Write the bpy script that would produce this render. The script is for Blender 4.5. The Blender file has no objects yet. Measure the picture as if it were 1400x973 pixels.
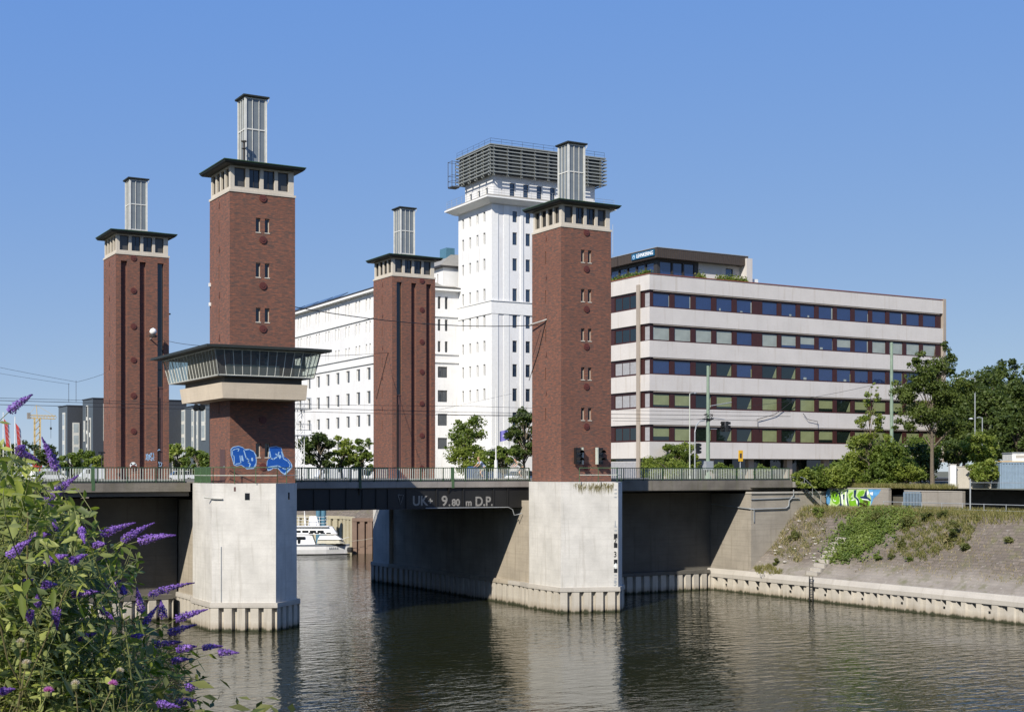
import bpy, math, random
import numpy as np
from mathutils import Vector, Matrix
R = math.radians
C = bpy.context.scene.collection
scene = bpy.context.scene

# ------------------------------------------------------------------ camera, sky, sun, exposure
F, YAW, YH, CAMZ = 1854.8, .5283, 643.57, 11.0
cam = bpy.data.cameras.new('camera')
cam.sensor_width = 36.0
cam.lens = F * 36.0 / 1400.0
cam.shift_y = (YH - 486.5) / 1400.0
cam.clip_start = 0.2
cam.clip_end = 6000
camo = bpy.data.objects.new('camera', cam)
camo.location = (0, 0, CAMZ)
camo.rotation_euler = (R(90), 0, -YAW)
C.objects.link(camo)
scene.camera = camo

SUN = Vector((-1.11, -.73, 1.0)).normalized()          # towards the sun
w = bpy.data.worlds.new('World')
scene.world = w
w.use_nodes = True
nt = w.node_tree
nt.nodes.clear()
sky = nt.nodes.new('ShaderNodeTexSky')
sky.sky_type = 'NISHITA'
sky.sun_disc = False
sky.sun_elevation = math.asin(SUN.z)
sky.sun_rotation = math.atan2(SUN.x, SUN.y)
sky.altitude = 0
sky.air_density = 0.4
sky.dust_density = 0.1
sky.ozone_density = 4.0
bg = nt.nodes.new('ShaderNodeBackground')
bg.inputs['Strength'].default_value = 0.094
wo = nt.nodes.new('ShaderNodeOutputWorld')
soft = nt.nodes.new('ShaderNodeGamma')                  # evens the sky out towards the horizon
soft.inputs['Gamma'].default_value = .5
grade = nt.nodes.new('ShaderNodeVectorMath')
grade.operation = 'MULTIPLY_ADD'
grade.inputs[1].default_value = (1.95, 1.45, .12)
grade.inputs[2].default_value = (-.38, .80, 5.1)
nt.links.new(sky.outputs[0], soft.inputs[0])
nt.links.new(soft.outputs[0], grade.inputs[0])
nt.links.new(grade.outputs[0], bg.inputs[0])
nt.links.new(bg.outputs[0], wo.inputs[0])
sl = bpy.data.lights.new('sun', 'SUN')
sl.energy = 4.5
sl.angle = R(.53)
sl.color = (1.0, .935, .83)
so = bpy.data.objects.new('sun', sl)
so.rotation_euler = (-SUN).to_track_quat('-Z', 'Y').to_euler()
so.location = (-60, -40, 80)
C.objects.link(so)
scene.view_settings.view_transform = 'Standard'
scene.view_settings.look = 'None'
scene.view_settings.gamma = 1
scene.view_settings.exposure = 0.5
scene.cycles.max_bounces = 8
scene.cycles.transparent_max_bounces = 12
scene.cycles.caustics_reflective = False
scene.cycles.caustics_refractive = False

# ------------------------------------------------------------------ measuring helpers (photo ray -> point of the place)
_c, _s = math.cos(YAW), math.sin(YAW)
def ray(u, v):
    r = (u - 700) / F
    return Vector((r * _c + _s, -r * _s + _c, (YH - v) / F))
def at(u, v, D):
    p = ray(u, v) * D
    return Vector((p.x, p.y, p.z + CAMZ))
def on_y(u, v, Y):
    d = ray(u, v)
    p = d * (Y / d.y)
    return Vector((p.x, p.y, p.z + CAMZ))
def on_x(u, v, X):
    d = ray(u, v)
    p = d * (X / d.x)
    return Vector((p.x, p.y, p.z + CAMZ))

# ------------------------------------------------------------------ mesh builder
class MB:
    def __init__(s):
        s.v = []; s.f = []; s.m = []
    def poly(s, pts, m=0):
        b = len(s.v)
        s.v += [tuple(p) for p in pts]
        s.f.append(tuple(range(b, b + len(pts)))); s.m.append(m)
    def box(s, x0, y0, z0, x1, y1, z1, m=0):
        b = len(s.v)
        s.v += [(x0,y0,z0),(x1,y0,z0),(x1,y1,z0),(x0,y1,z0),(x0,y0,z1),(x1,y0,z1),(x1,y1,z1),(x0,y1,z1)]
        for f in ((0,3,2,1),(4,5,6,7),(0,1,5,4),(1,2,6,5),(2,3,7,6),(3,0,4,7)):
            s.f.append(tuple(b + i for i in f)); s.m.append(m)
    def prism(s, pl, z0, z1, m=0, top=None, mtop=None):
        """pl counter-clockwise plan; top = plan of the upper ring"""
        top = top or pl
        n = len(pl); b = len(s.v)
        s.v += [(p[0], p[1], z0) for p in pl] + [(p[0], p[1], z1) for p in top]
        for i in range(n):
            j = (i + 1) % n
            s.f.append((b+i, b+j, b+n+j, b+n+i)); s.m.append(m)
        s.f.append(tuple(b + n + i for i in range(n))); s.m.append(m if mtop is None else mtop)
        s.f.append(tuple(b + n - 1 - i for i in range(n))); s.m.append(m)
    def extr(s, prof, a, d, m=0):
        """profile in the plane through a; list of 3D points swept by vector d"""
        n = len(prof); b = len(s.v); d = Vector(d)
        s.v += [tuple(Vector(p)) for p in prof] + [tuple(Vector(p) + d) for p in prof]
        for i in range(n):
            j = (i + 1) % n
            s.f.append((b+i, b+n+i, b+n+j, b+j)); s.m.append(m)
        s.f.append(tuple(b + i for i in range(n))); s.m.append(m)
        s.f.append(tuple(b + n + n - 1 - i for i in range(n))); s.m.append(m)
    def tube(s, pts, r, n=8, m=0, caps=True):
        pts = [Vector(p) for p in pts]
        rs = r if isinstance(r, (list, tuple)) else [r] * len(pts)
        b = len(s.v); k = len(pts)
        up = Vector((0.31, .17, .94))
        for i, p in enumerate(pts):
            t = (pts[min(i+1, k-1)] - pts[max(i-1, 0)]).normalized()
            a = t.cross(up)
            if a.length < 1e-3: a = t.cross(Vector((1, 0, 0)))
            a.normalize(); c = t.cross(a)
            for j in range(n):
                th = 2 * math.pi * j / n
                s.v.append(tuple(p + (a * math.cos(th) + c * math.sin(th)) * rs[i]))
        for i in range(k - 1):
            for j in range(n):
                j2 = (j + 1) % n
                s.f.append((b+i*n+j, b+(i+1)*n+j, b+(i+1)*n+j2, b+i*n+j2)); s.m.append(m)
        if caps:
            s.f.append(tuple(b + j for j in range(n))); s.m.append(m)
            s.f.append(tuple(b + (k-1)*n + n-1-j for j in range(n))); s.m.append(m)
    def lathe(s, prof, c=(0,0,0), n=16, m=0, axis='z'):
        b = len(s.v)
        for (r, h) in prof:
            for j in range(n):
                th = 2*math.pi*j/n
                x, y = r*math.cos(th), r*math.sin(th)
                p = (x, y, h) if axis == 'z' else ((x, h, y) if axis == 'y' else (h, x, y))
                s.v.append((c[0]+p[0], c[1]+p[1], c[2]+p[2]))
        for i in range(len(prof)-1):
            for j in range(n):
                j2 = (j+1) % n
                q = (b+i*n+j, b+i*n+j2, b+(i+1)*n+j2, b+(i+1)*n+j)
                s.f.append(q if axis != 'y' else q[::-1]); s.m.append(m)
        s.f.append(tuple(b+(len(prof)-1)*n+j for j in range(n))); s.m.append(m)
        s.f.append(tuple(b+n-1-j for j in range(n))); s.m.append(m)
    def facade(s, org, ux, W, z0, z1, holes, depth, m=0, mr=None):
        """wall with real openings and reveals; outward normal is (ux.y,-ux.x)"""
        mr = m if mr is None else mr
        ux = Vector((ux[0], ux[1], 0)); nrm = Vector((ux.y, -ux.x, 0)); o = Vector((org[0], org[1], 0))
        us = sorted({0.0, float(W)} | {h[0] for h in holes} | {h[1] for h in holes})
        zs = sorted({float(z0), float(z1)} | {h[2] for h in holes} | {h[3] for h in holes})
        P = lambda u, z, d=0: tuple(o + ux*u - nrm*d + Vector((0, 0, z)))
        for j in range(len(zs)-1):
            run = None
            zc = (zs[j]+zs[j+1])/2
            for i in range(len(us)-1):
                uc = (us[i]+us[i+1])/2
                inh = any(h[0] < uc < h[1] and h[2] < zc < h[3] for h in holes)
                if not inh:
                    if run is None: run = us[i]
                if (inh or i == len(us)-2) and run is not None:
                    e = us[i] if inh else us[i+1]
                    s.poly([P(run, zs[j]), P(e, zs[j]), P(e, zs[j+1]), P(run, zs[j+1])], m)
                    run = None
        for (a, b_, c, d) in [h[:4] for h in holes]:
            s.poly([P(a,c), P(a,c,depth), P(b_,c,depth), P(b_,c)][::-1], mr)
            s.poly([P(a,d), P(b_,d), P(b_,d,depth), P(a,d,depth)][::-1], mr)
            s.poly([P(a,c), P(a,d), P(a,d,depth), P(a,c,depth)][::-1], mr)
            s.poly([P(b_,c), P(b_,c,depth), P(b_,d,depth), P(b_,d)][::-1], mr)
    def build(s, name, mats, parent=None, smooth=False, uv=None):
        me = bpy.data.meshes.new(name)
        me.from_pydata(s.v, [], s.f)
        for mt in (mats if isinstance(mats, (list, tuple)) else [mats]):
            me.materials.append(mt)
        me.polygons.foreach_set('material_index', s.m)
        if smooth: me.polygons.foreach_set('use_smooth', [True]*len(s.f))
        l = me.uv_layers.new(name='UVMap')
        k = 0
        dat = np.zeros((len(me.loops), 2), dtype=np.float32)
        me.update()
        for p in me.polygons:
            nx, ny, nz = p.normal
            hh = math.hypot(nx, ny)
            for li in p.loop_indices:
                x, y, z = me.vertices[me.loops[li].vertex_index].co
                if uv: dat[li] = uv(x, y, z)
                elif hh < .5: dat[li] = (x, y)
                else: dat[li] = ((-ny*x + nx*y)/hh, z)
        l.data.foreach_set('uv', dat.ravel())
        o = bpy.data.objects.new(name, me)
        if parent is not None: o.parent = parent
        C.objects.link(o)
        return o

def empty(name, loc=(0,0,0), rz=0, parent=None):
    o = bpy.data.objects.new(name, None)
    o.location = loc; o.rotation_euler = (0, 0, rz); o.empty_display_size = .3
    if parent is not None: o.parent = parent
    C.objects.link(o)
    return o
def tag(o, label=None, cat=None, group=None, kind=None):
    if label: o['label'] = label
    if cat: o['category'] = cat
    if group: o['group'] = group
    if kind: o['kind'] = kind
    return o
def child(name, mesh, parent, loc=(0,0,0), rz=0, mat=None):
    o = bpy.data.objects.new(name, mesh)
    o.parent = parent; o.location = loc; o.rotation_euler = (0, 0, rz)
    C.objects.link(o)
    return o

# ------------------------------------------------------------------ materials
class NB:
    def __init__(s, name):
        s.mat = bpy.data.materials.new(name); s.mat.use_nodes = True
        s.t = s.mat.node_tree; s.t.nodes.clear()
        s.out = s.n('ShaderNodeOutputMaterial')
    def n(s, ty, **kw):
        nd = s.t.nodes.new(ty)
        for k, v in kw.items():
            if k.startswith('i_'):
                nd.inputs[k[2:].replace('_', ' ')].default_value = v
            else: setattr(nd, k, v)
        return nd
    def l(s, a, b): s.t.links.new(a, b)
    def mix(s, fac, a, b, mode='MIX'):
        m = s.n('ShaderNodeMix', data_type='RGBA', blend_type=mode)
        for sock, val in ((m.inputs[0], fac), (m.inputs[6], a), (m.inputs[7], b)):
            if hasattr(val, 'is_linked'): s.l(val, sock)
            elif isinstance(val, (int, float)): sock.default_value = val
            else: sock.default_value = (*val, 1)
        return m.outputs[2]
    def ramp(s, fac, stops):
        r = s.n('ShaderNodeValToRGB')
        e = r.color_ramp.elements
        while len(e) < len(stops): e.new(.5)
        for el, (p, c) in zip(e, stops):
            el.position = p
            el.color = (c, c, c, 1) if isinstance(c, (int, float)) else (*c, 1)
        s.l(fac, r.inputs[0])
        return r.outputs[0]
    def noise(s, vec, scale, detail=4, rough=.55):
        n = s.n('ShaderNodeTexNoise'); n.inputs['Scale'].default_value = scale
        n.inputs['Detail'].default_value = detail; n.inputs['Roughness'].default_value = rough
        if vec is not None: s.l(vec, n.inputs['Vector'])
        return n.outputs['Fac']
    def uvs(s, sx=1, sy=1, kind='UV'):
        tc = s.n('ShaderNodeTexCoord')
        mp = s.n('ShaderNodeMapping'); mp.inputs['Scale'].default_value = (sx, sy, 1 if kind == 'UV' else sy)
        s.l(tc.outputs[kind], mp.inputs[0])
        return mp.outputs[0]
    def princ(s, col, rough=.8, metal=0, ior=1.45, bump=None, bs=.3, bd=.02, spec=None):
        p = s.n('ShaderNodeBsdfPrincipled')
        if hasattr(col, 'is_linked'): s.l(col, p.inputs['Base Color'])
        else: p.inputs['Base Color'].default_value = (*col, 1)
        if hasattr(rough, 'is_linked'): s.l(rough, p.inputs['Roughness'])
        else: p.inputs['Roughness'].default_value = rough
        p.inputs['Metallic'].default_value = metal; p.inputs['IOR'].default_value = ior
        if spec is not None: p.inputs['Specular IOR Level'].default_value = spec
        if bump is not None:
            b = s.n('ShaderNodeBump'); b.inputs['Strength'].default_value = bs; b.inputs['Distance'].default_value = bd
            s.l(bump, b.inputs['Height']); s.l(b.outputs[0], p.inputs['Normal'])
        s.l(p.outputs[0], s.out.inputs[0])
        return p

def simple(name, col, rough=.7, metal=0, var=.12, scale=3, ior=1.45):
    b = NB(name)
    n = b.noise(b.uvs(1, 1, 'Object'), scale)
    c = b.mix(b.ramp(n, [(.3, 0.), (.75, 1.)]), tuple(x*(1-var) for x in col), tuple(min(1, x*(1+var)) for x in col))
    b.princ(c, rough, metal, ior)
    return b.mat

def concrete(name, col, dark=.55, streak=.5, form=.5, rough=.85, patch=.5, green=0, tide=False):
    """poured concrete: board marks, rain streaks, patches"""
    b = NB(name)
    uv = b.uvs()
    n1 = b.noise(uv, .35, 6, .6)
    n2 = b.noise(b.uvs(1.6, .1), 1.4, 5, .6)
    n3 = b.noise(b.uvs(.12, 5), 1.5, 3, .6)
    n4 = b.noise(uv, 9, 4, .6)
    c = b.mix(b.ramp(n1, [(.38, 0.), (.68, 1.)]), col, tuple(x*(1-patch*.35) for x in col))
    c = b.mix(b.ramp(n2, [(.55, 0.), (.8, streak)]), c, tuple(x*dark*k for x, k in zip(col, (1, .92, .8))))
    c = b.mix(b.ramp(n3, [(.52, 0.), (.62, form*.28)]), c, tuple(x*dark for x in col))
    c = b.mix(b.ramp(n4, [(.35, 0.16), (.6, 0.)]), c, tuple(x*.6 for x in col))
    if green:
        c = b.mix(b.ramp(b.noise(b.uvs(1.2, .25), .9, 5), [(.5, 0.), (.75, green)]), c, (.10, .10, .045))
    if tide:                                            # rusty splash zone and weed line left by the water level
        sx = b.n('ShaderNodeSeparateXYZ'); b.l(uv, sx.inputs[0])
        wb = b.n('ShaderNodeMath', operation='MULTIPLY_ADD'); b.l(b.noise(b.uvs(2.2, .6), 1.0, 4), wb.inputs[0]); wb.inputs[1].default_value = .7; b.l(sx.outputs[1], wb.inputs[2])
        c = b.mix(b.ramp(wb.outputs[0], [(.35, .75), (.95, 0.)]), c, (.20, .145, .085))
        c = b.mix(b.ramp(wb.outputs[0], [(.42, 1.), (.58, 0.)]), c, (.035, .038, .018))
    b.princ(c, rough, bump=n4, bs=.25, bd=.03)
    return b.mat

def brickmat(name, c1, c2, c3):
    b = NB(name)
    uv = b.uvs()
    br = b.n('ShaderNodeTexBrick')
    br.inputs['Scale'].default_value = 1; br.inputs['Brick Width'].default_value = .27
    br.inputs['Row Height'].default_value = .085; br.inputs['Mortar Size'].default_value = .012
    br.inputs['Color1'].default_value = (*c1, 1); br.inputs['Color2'].default_value = (*c2, 1)
    br.inputs['Mortar'].default_value = (*[x*.9+.02 for x in c1], 1); br.inputs['Bias'].default_value = -.1
    b.l(uv, br.inputs['Vector'])
    n1 = b.noise(b.uvs(1.5, 7.0), 1.0, 5, .75)
    n2 = b.noise(uv, .22, 4, .6)
    n3 = b.noise(b.uvs(2.6, 10.0), 1.0, 3, .7)
    n5 = b.noise(b.uvs(.9, .10), 1.2, 4, .6)
    c = b.mix(b.ramp(n1, [(.43, 0.), (.60, .9)]), br.outputs['Color'], c3)
    c = b.mix(b.ramp(n3, [(.5, 0.), (.66, .8)]), c, (c1[0]*1.6, c1[1]*1.38, c1[2]*1.2))
    c = b.mix(b.ramp(n2, [(.4, 0.), (.7, .35)]), c, tuple(x*.8 for x in c2))
    c = b.mix(b.ramp(n5, [(.55, 0.), (.8, .4)]), c, (.055, .04, .035))
    b.princ(c, .8, bump=br.outputs['Fac'], bs=-.25, bd=.01)
    return b.mat

def leafmat(name, ca, cb, trans=.35, rough=.5, back=None):
    b = NB(name)
    a = b.n('ShaderNodeAttribute'); a.attribute_name = 'tint'
    col = b.mix(a.outputs['Fac'], ca, cb)
    if back:                                            # felted pale underside
        gm = b.n('ShaderNodeNewGeometry'); col = b.mix(gm.outputs['Backfacing'], col, b.mix(.18, col, back))
    p = b.princ(col, rough, spec=.3)
    t = b.n('ShaderNodeBsdfTranslucent')
    c2 = b.mix(1.0, col, (1.5, 1.6, .8), 'MULTIPLY')
    b.l(c2, t.inputs[0])
    mx = b.n('ShaderNodeMixShader'); mx.inputs[0].default_value = trans
    b.l(p.outputs[0], mx.inputs[1]); b.l(t.outputs[0], mx.inputs[2]); b.l(mx.outputs[0], b.out.inputs[0])
    return b.mat

def glassmat(name, col, ior=1.9, rough=.03):
    b = NB(name)
    n = b.noise(b.uvs(1, 1, 'Object'), .8, 2)
    b.princ(b.mix(n, col, tuple(x*.55 for x in col)), rough, ior=ior)
    return b.mat

def clearglass(name, tint=(.8, .85, .8), gl=.10, dust=.13):
    b = NB(name)
    t = b.n('ShaderNodeBsdfTransparent'); t.inputs[0].default_value = (*tint, 1)
    g = b.n('ShaderNodeBsdfGlossy'); g.inputs['Roughness'].default_value = .04
    mx = b.n('ShaderNodeMixShader'); mx.inputs[0].default_value = gl
    b.l(t.outputs[0], mx.inputs[1]); b.l(g.outputs[0], mx.inputs[2])
    d = b.n('ShaderNodeBsdfDiffuse'); d.inputs[0].default_value = (.5, .5, .45, 1)         # film of dust on the panes
    m2 = b.n('ShaderNodeMixShader'); m2.inputs[0].default_value = dust
    b.l(mx.outputs[0], m2.inputs[1]); b.l(d.outputs[0], m2.inputs[2]); b.l(m2.outputs[0], b.out.inputs[0])
    return b.mat

M = {}
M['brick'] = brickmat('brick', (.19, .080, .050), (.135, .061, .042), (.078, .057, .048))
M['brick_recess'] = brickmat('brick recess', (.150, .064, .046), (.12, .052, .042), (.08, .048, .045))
M['medal'] = simple('glazed brick rosette', (.10, .028, .022), .6)
M['pier'] = concrete('white painted pier concrete', (.60, .58, .535), .42, .85, .35, patch=.8, green=.08)
M['tan'] = concrete('tan concrete', (.40, .35, .275), .4, .95, .6, patch=.9)
M['wing_conc'] = concrete('weathered wing wall concrete', (.35, .315, .26), .45, .8, .9, patch=.9)
M['grey_conc'] = concrete('grey concrete', (.30, .275, .24), .45, .7, .8, patch=.9)
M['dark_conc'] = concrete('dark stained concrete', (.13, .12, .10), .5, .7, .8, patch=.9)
M['old_white'] = concrete('old whitewash', (.48, .45, .39), .55, .6, .3, patch=.6)
M['cap'] = concrete('coping concrete', (.44, .41, .36), .5, .5, .4)
M['pile'] = concrete('painted sheet pile', (.50, .46, .39), .42, .7, .2, patch=.6, green=.15, tide=True)
M['rust_pile'] = concrete('rusty sheet pile', (.21, .145, .11), .5, .8, .2, patch=.8)
M['tan_pile'] = concrete('pale sheet pile', (.42, .38, .27), .5, .7, .2, patch=.6)
M['slab'] = concrete('cabin slab concrete', (.60, .51, .39), .55, .6, .3)
M['gallery'] = concrete('gallery concrete', (.55, .50, .42), .55, .5, .2)
M['roof_dark'] = simple('dark roof sheet', (.022, .026, .022), .6)
M['white_frame'] = simple('off white frame', (.56, .56, .52), .5)
M['lantern_glass'] = glassmat('frosted lantern glass', (.20, .225, .235), 1.6, .2)
M['cabin_bar'] = simple('pale cabin glazing bar', (.60, .60, .55), .5)
M['leaf_ash'] = leafmat('ash foliage', (.044, .070, .016), (.125, .160, .036), .34)
M['dark_frame'] = simple('dark frame', (.035, .032, .03), .5)
M['dark_glass'] = glassmat('dark glass', (.02, .024, .028), 1.6)
M['old_glass'] = glassmat('dusty glass', (.085, .08, .07), 1.5, .2)
M['slot_panel'] = simple('brown slot panel', (.085, .045, .042), .7)
M['cabin_glass'] = clearglass('cabin glass')
M['interior'] = simple('cabin interior', (.10, .09, .07), .8)
M['girder'] = simple('dark girder paint', (.012, .012, .012), .55)
M['fascia'] = concrete('deck fascia', (.30, .275, .25), .4, .8, .3, patch=.9)
M['fascia_old'] = concrete('weathered deck fascia', (.20, .18, .15), .35, .9, .6, patch=1.4, green=.5)
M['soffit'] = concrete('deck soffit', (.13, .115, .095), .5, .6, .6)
M['letter'] = simple('faded lettering paint', (.25, .24, .22), .8, var=.3, scale=6)
M['green'] = simple('green rail paint', (.06, .115, .05), .5)
M['green_dark'] = simple('dark green rail paint', (.03, .06, .03), .5)
M['baluster'] = simple('pale baluster paint', (.46, .49, .43), .5)
M['pole_green'] = simple('pale green pole paint', (.20, .265, .20), .5)
M['galv'] = simple('galvanised steel', (.36, .38, .39), .45, .3)
M['white'] = simple('white paint', (.72, .72, .70), .45)
M['black'] = simple('black plastic', (.012, .013, .014), .45)
M['rubber'] = simple('tyre rubber', (.02, .02, .02), .8)
M['wire'] = simple('overhead wire', (.02, .02, .022), .6)
M['insul'] = simple('pale insulator rod', (.42, .41, .37), .5)
M['asphalt'] = simple('asphalt', (.05, .05, .05), .9)
M['pave'] = simple('paving', (.22, .21, .19), .9)
M['ground'] = simple('dry ground', (.12, .115, .07), .95, var=.35, scale=.5)
M['w_wall'] = concrete('white render', (.73, .73, .725), .72, .75, .15, patch=.25)
M['w_trim'] = simple('white cornice', (.74, .74, .72), .7, var=.05)
M['w_roof'] = simple('grey roof sheet', (.25, .24, .215), .7)
M['w_glass'] = glassmat('factory window glass', (.05, .06, .07), 1.6)
M['w_glass_blue'] = glassmat('blue window glass', (.03, .05, .085), 1.8)
M['louvre'] = simple('louvre slats', (.22, .235, .225), .5)
M['louvre_dark'] = simple('louvre core', (.03, .035, .035), .6)
M['o_wall'] = concrete('office concrete', (.58, .55, .52), .70, .7, .1, patch=.25)
M['o_col'] = concrete('office column concrete', (.36, .31, .26), .7, .5, .2)
M['o_frame'] = simple('red brown frame', (.045, .015, .013), .5)
M['o_glass'] = glassmat('office blue glass', (.016, .032, .11), 2.0)
M['o_glass_dark'] = glassmat('office dark glass', (.012, .02, .016), 1.7)
M['o_blind'] = glassmat('green blind behind glass', (.27, .30, .15), 1.5, .1)
M['o_blind_pale'] = glassmat('pale blind behind glass', (.36, .40, .36), 1.6, .1)
M['o_blind_grey'] = simple('grey roller blind', (.33, .33, .34), .5)
M['o_clad'] = simple('brown ribbed cladding', (.06, .047, .038), .55)
M['o_red'] = simple('red coping', (.22, .075, .05), .6)
M['sign_blue'] = simple('sign blue', (.012, .10, .20), .4)
M['sign_white'] = simple('sign white', (.85, .87, .88), .4)
M['g_dark'] = simple('anthracite cladding', (.040, .046, .056), .6)
M['g_sunlit'] = simple('sunlit side cladding', (.075, .095, .115), .6)  # lighter copy of the cladding, sunlight painted into the left faces
M['g_glass'] = glassmat('pale window strip', (.42, .48, .50), 1.5, .15)
M['paint_blue'] = simple('blue spray paint', (.006, .075, .34), .6)
M['paint_lblue'] = simple('light blue spray paint', (.30, .47, .66), .5)
M['paint_sky'] = simple('sky blue spray paint', (.10, .30, .55), .5, var=.3)
M['paint_green'] = simple('green spray paint', (.17, .40, .02), .5, var=.2)
M['paint_lgreen'] = simple('pale green spray paint', (.42, .58, .25), .5)
M['paint_navy'] = simple('navy spray paint', (.012, .03, .09), .5)
M['paint_white'] = simple('white spray paint', (.75, .8, .78), .5)
M['yellow'] = simple('yellow paint', (.72, .40, .02), .5)
M['crane'] = simple('yellow ochre crane paint', (.46, .35, .16), .5)
M['red'] = simple('red cloth', (.50, .06, .05), .8)
M['violet_flag'] = simple('violet flag cloth', (.16, .15, .45), .8)
M['steel_blue'] = simple('blue grey sheet', (.20, .27, .34), .5)
M['post_blue'] = simple('blue steel', (.07, .17, .24), .5)
M['bark'] = simple('bark', (.13, .105, .075), .9, var=.3, scale=8)
M['skin'] = simple('skin', (.50, .29, .20), .6)
M['hair_dark'] = simple('dark hair', (.025, .018, .014), .7)
M['hair_fair'] = simple('fair hair', (.30, .20, .10), .7)
M['cloth_blue'] = simple('pale blue cloth', (.32, .40, .55), .9)
M['cloth_olive'] = simple('olive grey cloth', (.20, .23, .17), .9)
M['cloth_dark'] = simple('dark cloth', (.04, .045, .06), .9)
M['car_white'] = simple('white car paint', (.70, .71, .72), .25, var=.03)
M['car_glass'] = glassmat('car glass', (.02, .025, .028), 1.6)
M['hull'] = simple('white hull paint', (.74, .75, .76), .35, var=.05)
M['hull_grey'] = simple('grey hull stripe', (.17, .19, .22), .5)
M['canvas'] = simple('beige canvas', (.42, .40, .32), .8)
M['leaf_dark'] = leafmat('dark foliage', (.034, .056, .014), (.10, .135, .032), .34)
M['leaf_mid'] = leafmat('mid foliage', (.065, .105, .018), (.17, .22, .045), .38)
M['leaf_light'] = leafmat('light foliage', (.105, .15, .022), (.25, .29, .06), .4)
M['ivy'] = leafmat('ground ivy', (.075, .115, .022), (.20, .25, .055), .32)
M['grass'] = leafmat('dry grass', (.12, .13, .035), (.30, .26, .11), .3)
M['weed'] = leafmat('weed foliage', (.06, .085, .02), (.17, .17, .05), .3)
M['bud_leaf'] = leafmat('buddleia leaf', (.055, .090, .013), (.37, .40, .080), .42, .45, back=(.42, .44, .30))
M['bud_stem'] = simple('buddleia stem', (.13, .14, .045), .7)
M['bud_flower'] = leafmat('buddleia flower', (.13, .055, .32), (.36, .21, .64), .35, .6)
M['thistle'] = leafmat('thistle flower', (.45, .12, .42), (.60, .25, .58), .3, .6)
M['thistle_dry'] = leafmat('thistle down', (.50, .42, .36), (.70, .62, .58), .4, .7)
M['straw'] = leafmat('straw', (.22, .19, .09), (.42, .36, .20), .3, .7)

def watermat():
    b = NB('canal water')
    tc = b.n('ShaderNodeTexCoord')
    mp = b.n('ShaderNodeMapping'); mp.inputs['Rotation'].default_value = (0, 0, .35); mp.inputs['Scale'].default_value = (.75, 1.5, 1)
    b.l(tc.outputs['Object'], mp.inputs[0])
    n1 = b.noise(mp.outputs[0], .92, 3, .5)
    n2 = b.noise(mp.outputs[0], .22, 2, .5)
    n3 = b.noise(mp.outputs[0], 1.9, 2, .5)
    m1 = b.n('ShaderNodeMath', operation='MULTIPLY_ADD'); b.l(n2, m1.inputs[0]); m1.inputs[1].default_value = .5; b.l(n1, m1.inputs[2])
    m2 = b.n('ShaderNodeMath', operation='MULTIPLY_ADD'); b.l(n3, m2.inputs[0]); m2.inputs[1].default_value = .25; b.l(m1.outputs[0], m2.inputs[2])
    col = b.mix(b.noise(mp.outputs[0], .05, 3), (.012, .014, .006), (.021, .023, .009))
    p = b.princ(col, .015, ior=1.34, bump=m2.outputs[0], bs=.32, bd=.17)
    gust = b.ramp(b.noise(tc.outputs['Object'], .06, 3, .6), [(.35, .25), (.65, .75)])       # calm and wind-ruffled patches
    for nd in b.t.nodes:
        if nd.type == 'BUMP': b.l(gust, nd.inputs['Strength'])
    return b.mat
M['water'] = watermat()

def slopemat():
    b = NB('stone pitching')
    uv = b.uvs()
    br = b.n('ShaderNodeTexBrick')
    br.inputs['Scale'].default_value = 1; br.inputs['Brick Width'].default_value = .62
    br.inputs['Row Height'].default_value = .33; br.inputs['Mortar Size'].default_value = .035; br.inputs['Mortar Smooth'].default_value = .4
    br.inputs['Color1'].default_value = (.118, .096, .076, 1); br.inputs['Color2'].default_value = (.172, .142, .115, 1)
    br.inputs['Mortar'].default_value = (.085, .075, .06, 1)
    dn = b.n('ShaderNodeTexNoise'); dn.inputs['Scale'].default_value = 1.3
    b.l(uv, dn.inputs['Vector'])
    vm = b.n('ShaderNodeVectorMath', operation='MULTIPLY_ADD')
    b.l(dn.outputs['Color'], vm.inputs[0]); vm.inputs[1].default_value = (.25, .2, 0); b.l(uv, vm.inputs[2])
    b.l(vm.outputs[0], br.inputs['Vector'])
    sx = b.n('ShaderNodeSeparateXYZ'); b.l(uv, sx.inputs[0])
    # washed pale stone near the waterline, set by distance up the bank (a tide mark)
    wob = b.n('ShaderNodeMath', operation='MULTIPLY_ADD'); b.l(b.noise(uv, .3, 4), wob.inputs[0]); wob.inputs[1].default_value = 2.2; b.l(sx.outputs[1], wob.inputs[2])
    mr = b.n('ShaderNodeMapRange'); mr.inputs['From Min'].default_value = 2.0; mr.inputs['From Max'].default_value = 3.8
    mr.inputs['To Min'].default_value = .55; mr.inputs['To Max'].default_value = 0.
    b.l(wob.outputs[0], mr.inputs['Value'])
    c = b.mix(mr.outputs[0], br.outputs['Color'], (.33, .30, .26))
    c = b.mix(b.ramp(b.noise(uv, .55, 6, .65), [(.45, 0.), (.7, .6)]), c, (.13, .11, .085))
    c = b.mix(b.ramp(b.noise(uv, 2.3, 4, .7), [(.60, 0.), (.70, .6)]), c, (.42, .39, .35))
    c = b.mix(b.ramp(b.noise(uv, .8, 5, .7), [(.52, 0.), (.68, .7)]), c, (.11, .11, .045))
    b.princ(c, .9, bump=br.outputs['Fac'], bs=-.6, bd=.06)
    return b.mat
M['slope'] = slopemat()

# ================================================================== SETTING
DECK = 10.16
m = MB(); m.poly([(-2600,-400,0),(2600,-400,0),(2600,2600,0),(-2600,2600,0)])
tag(m.build('water', M['water']), kind='structure')

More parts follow.
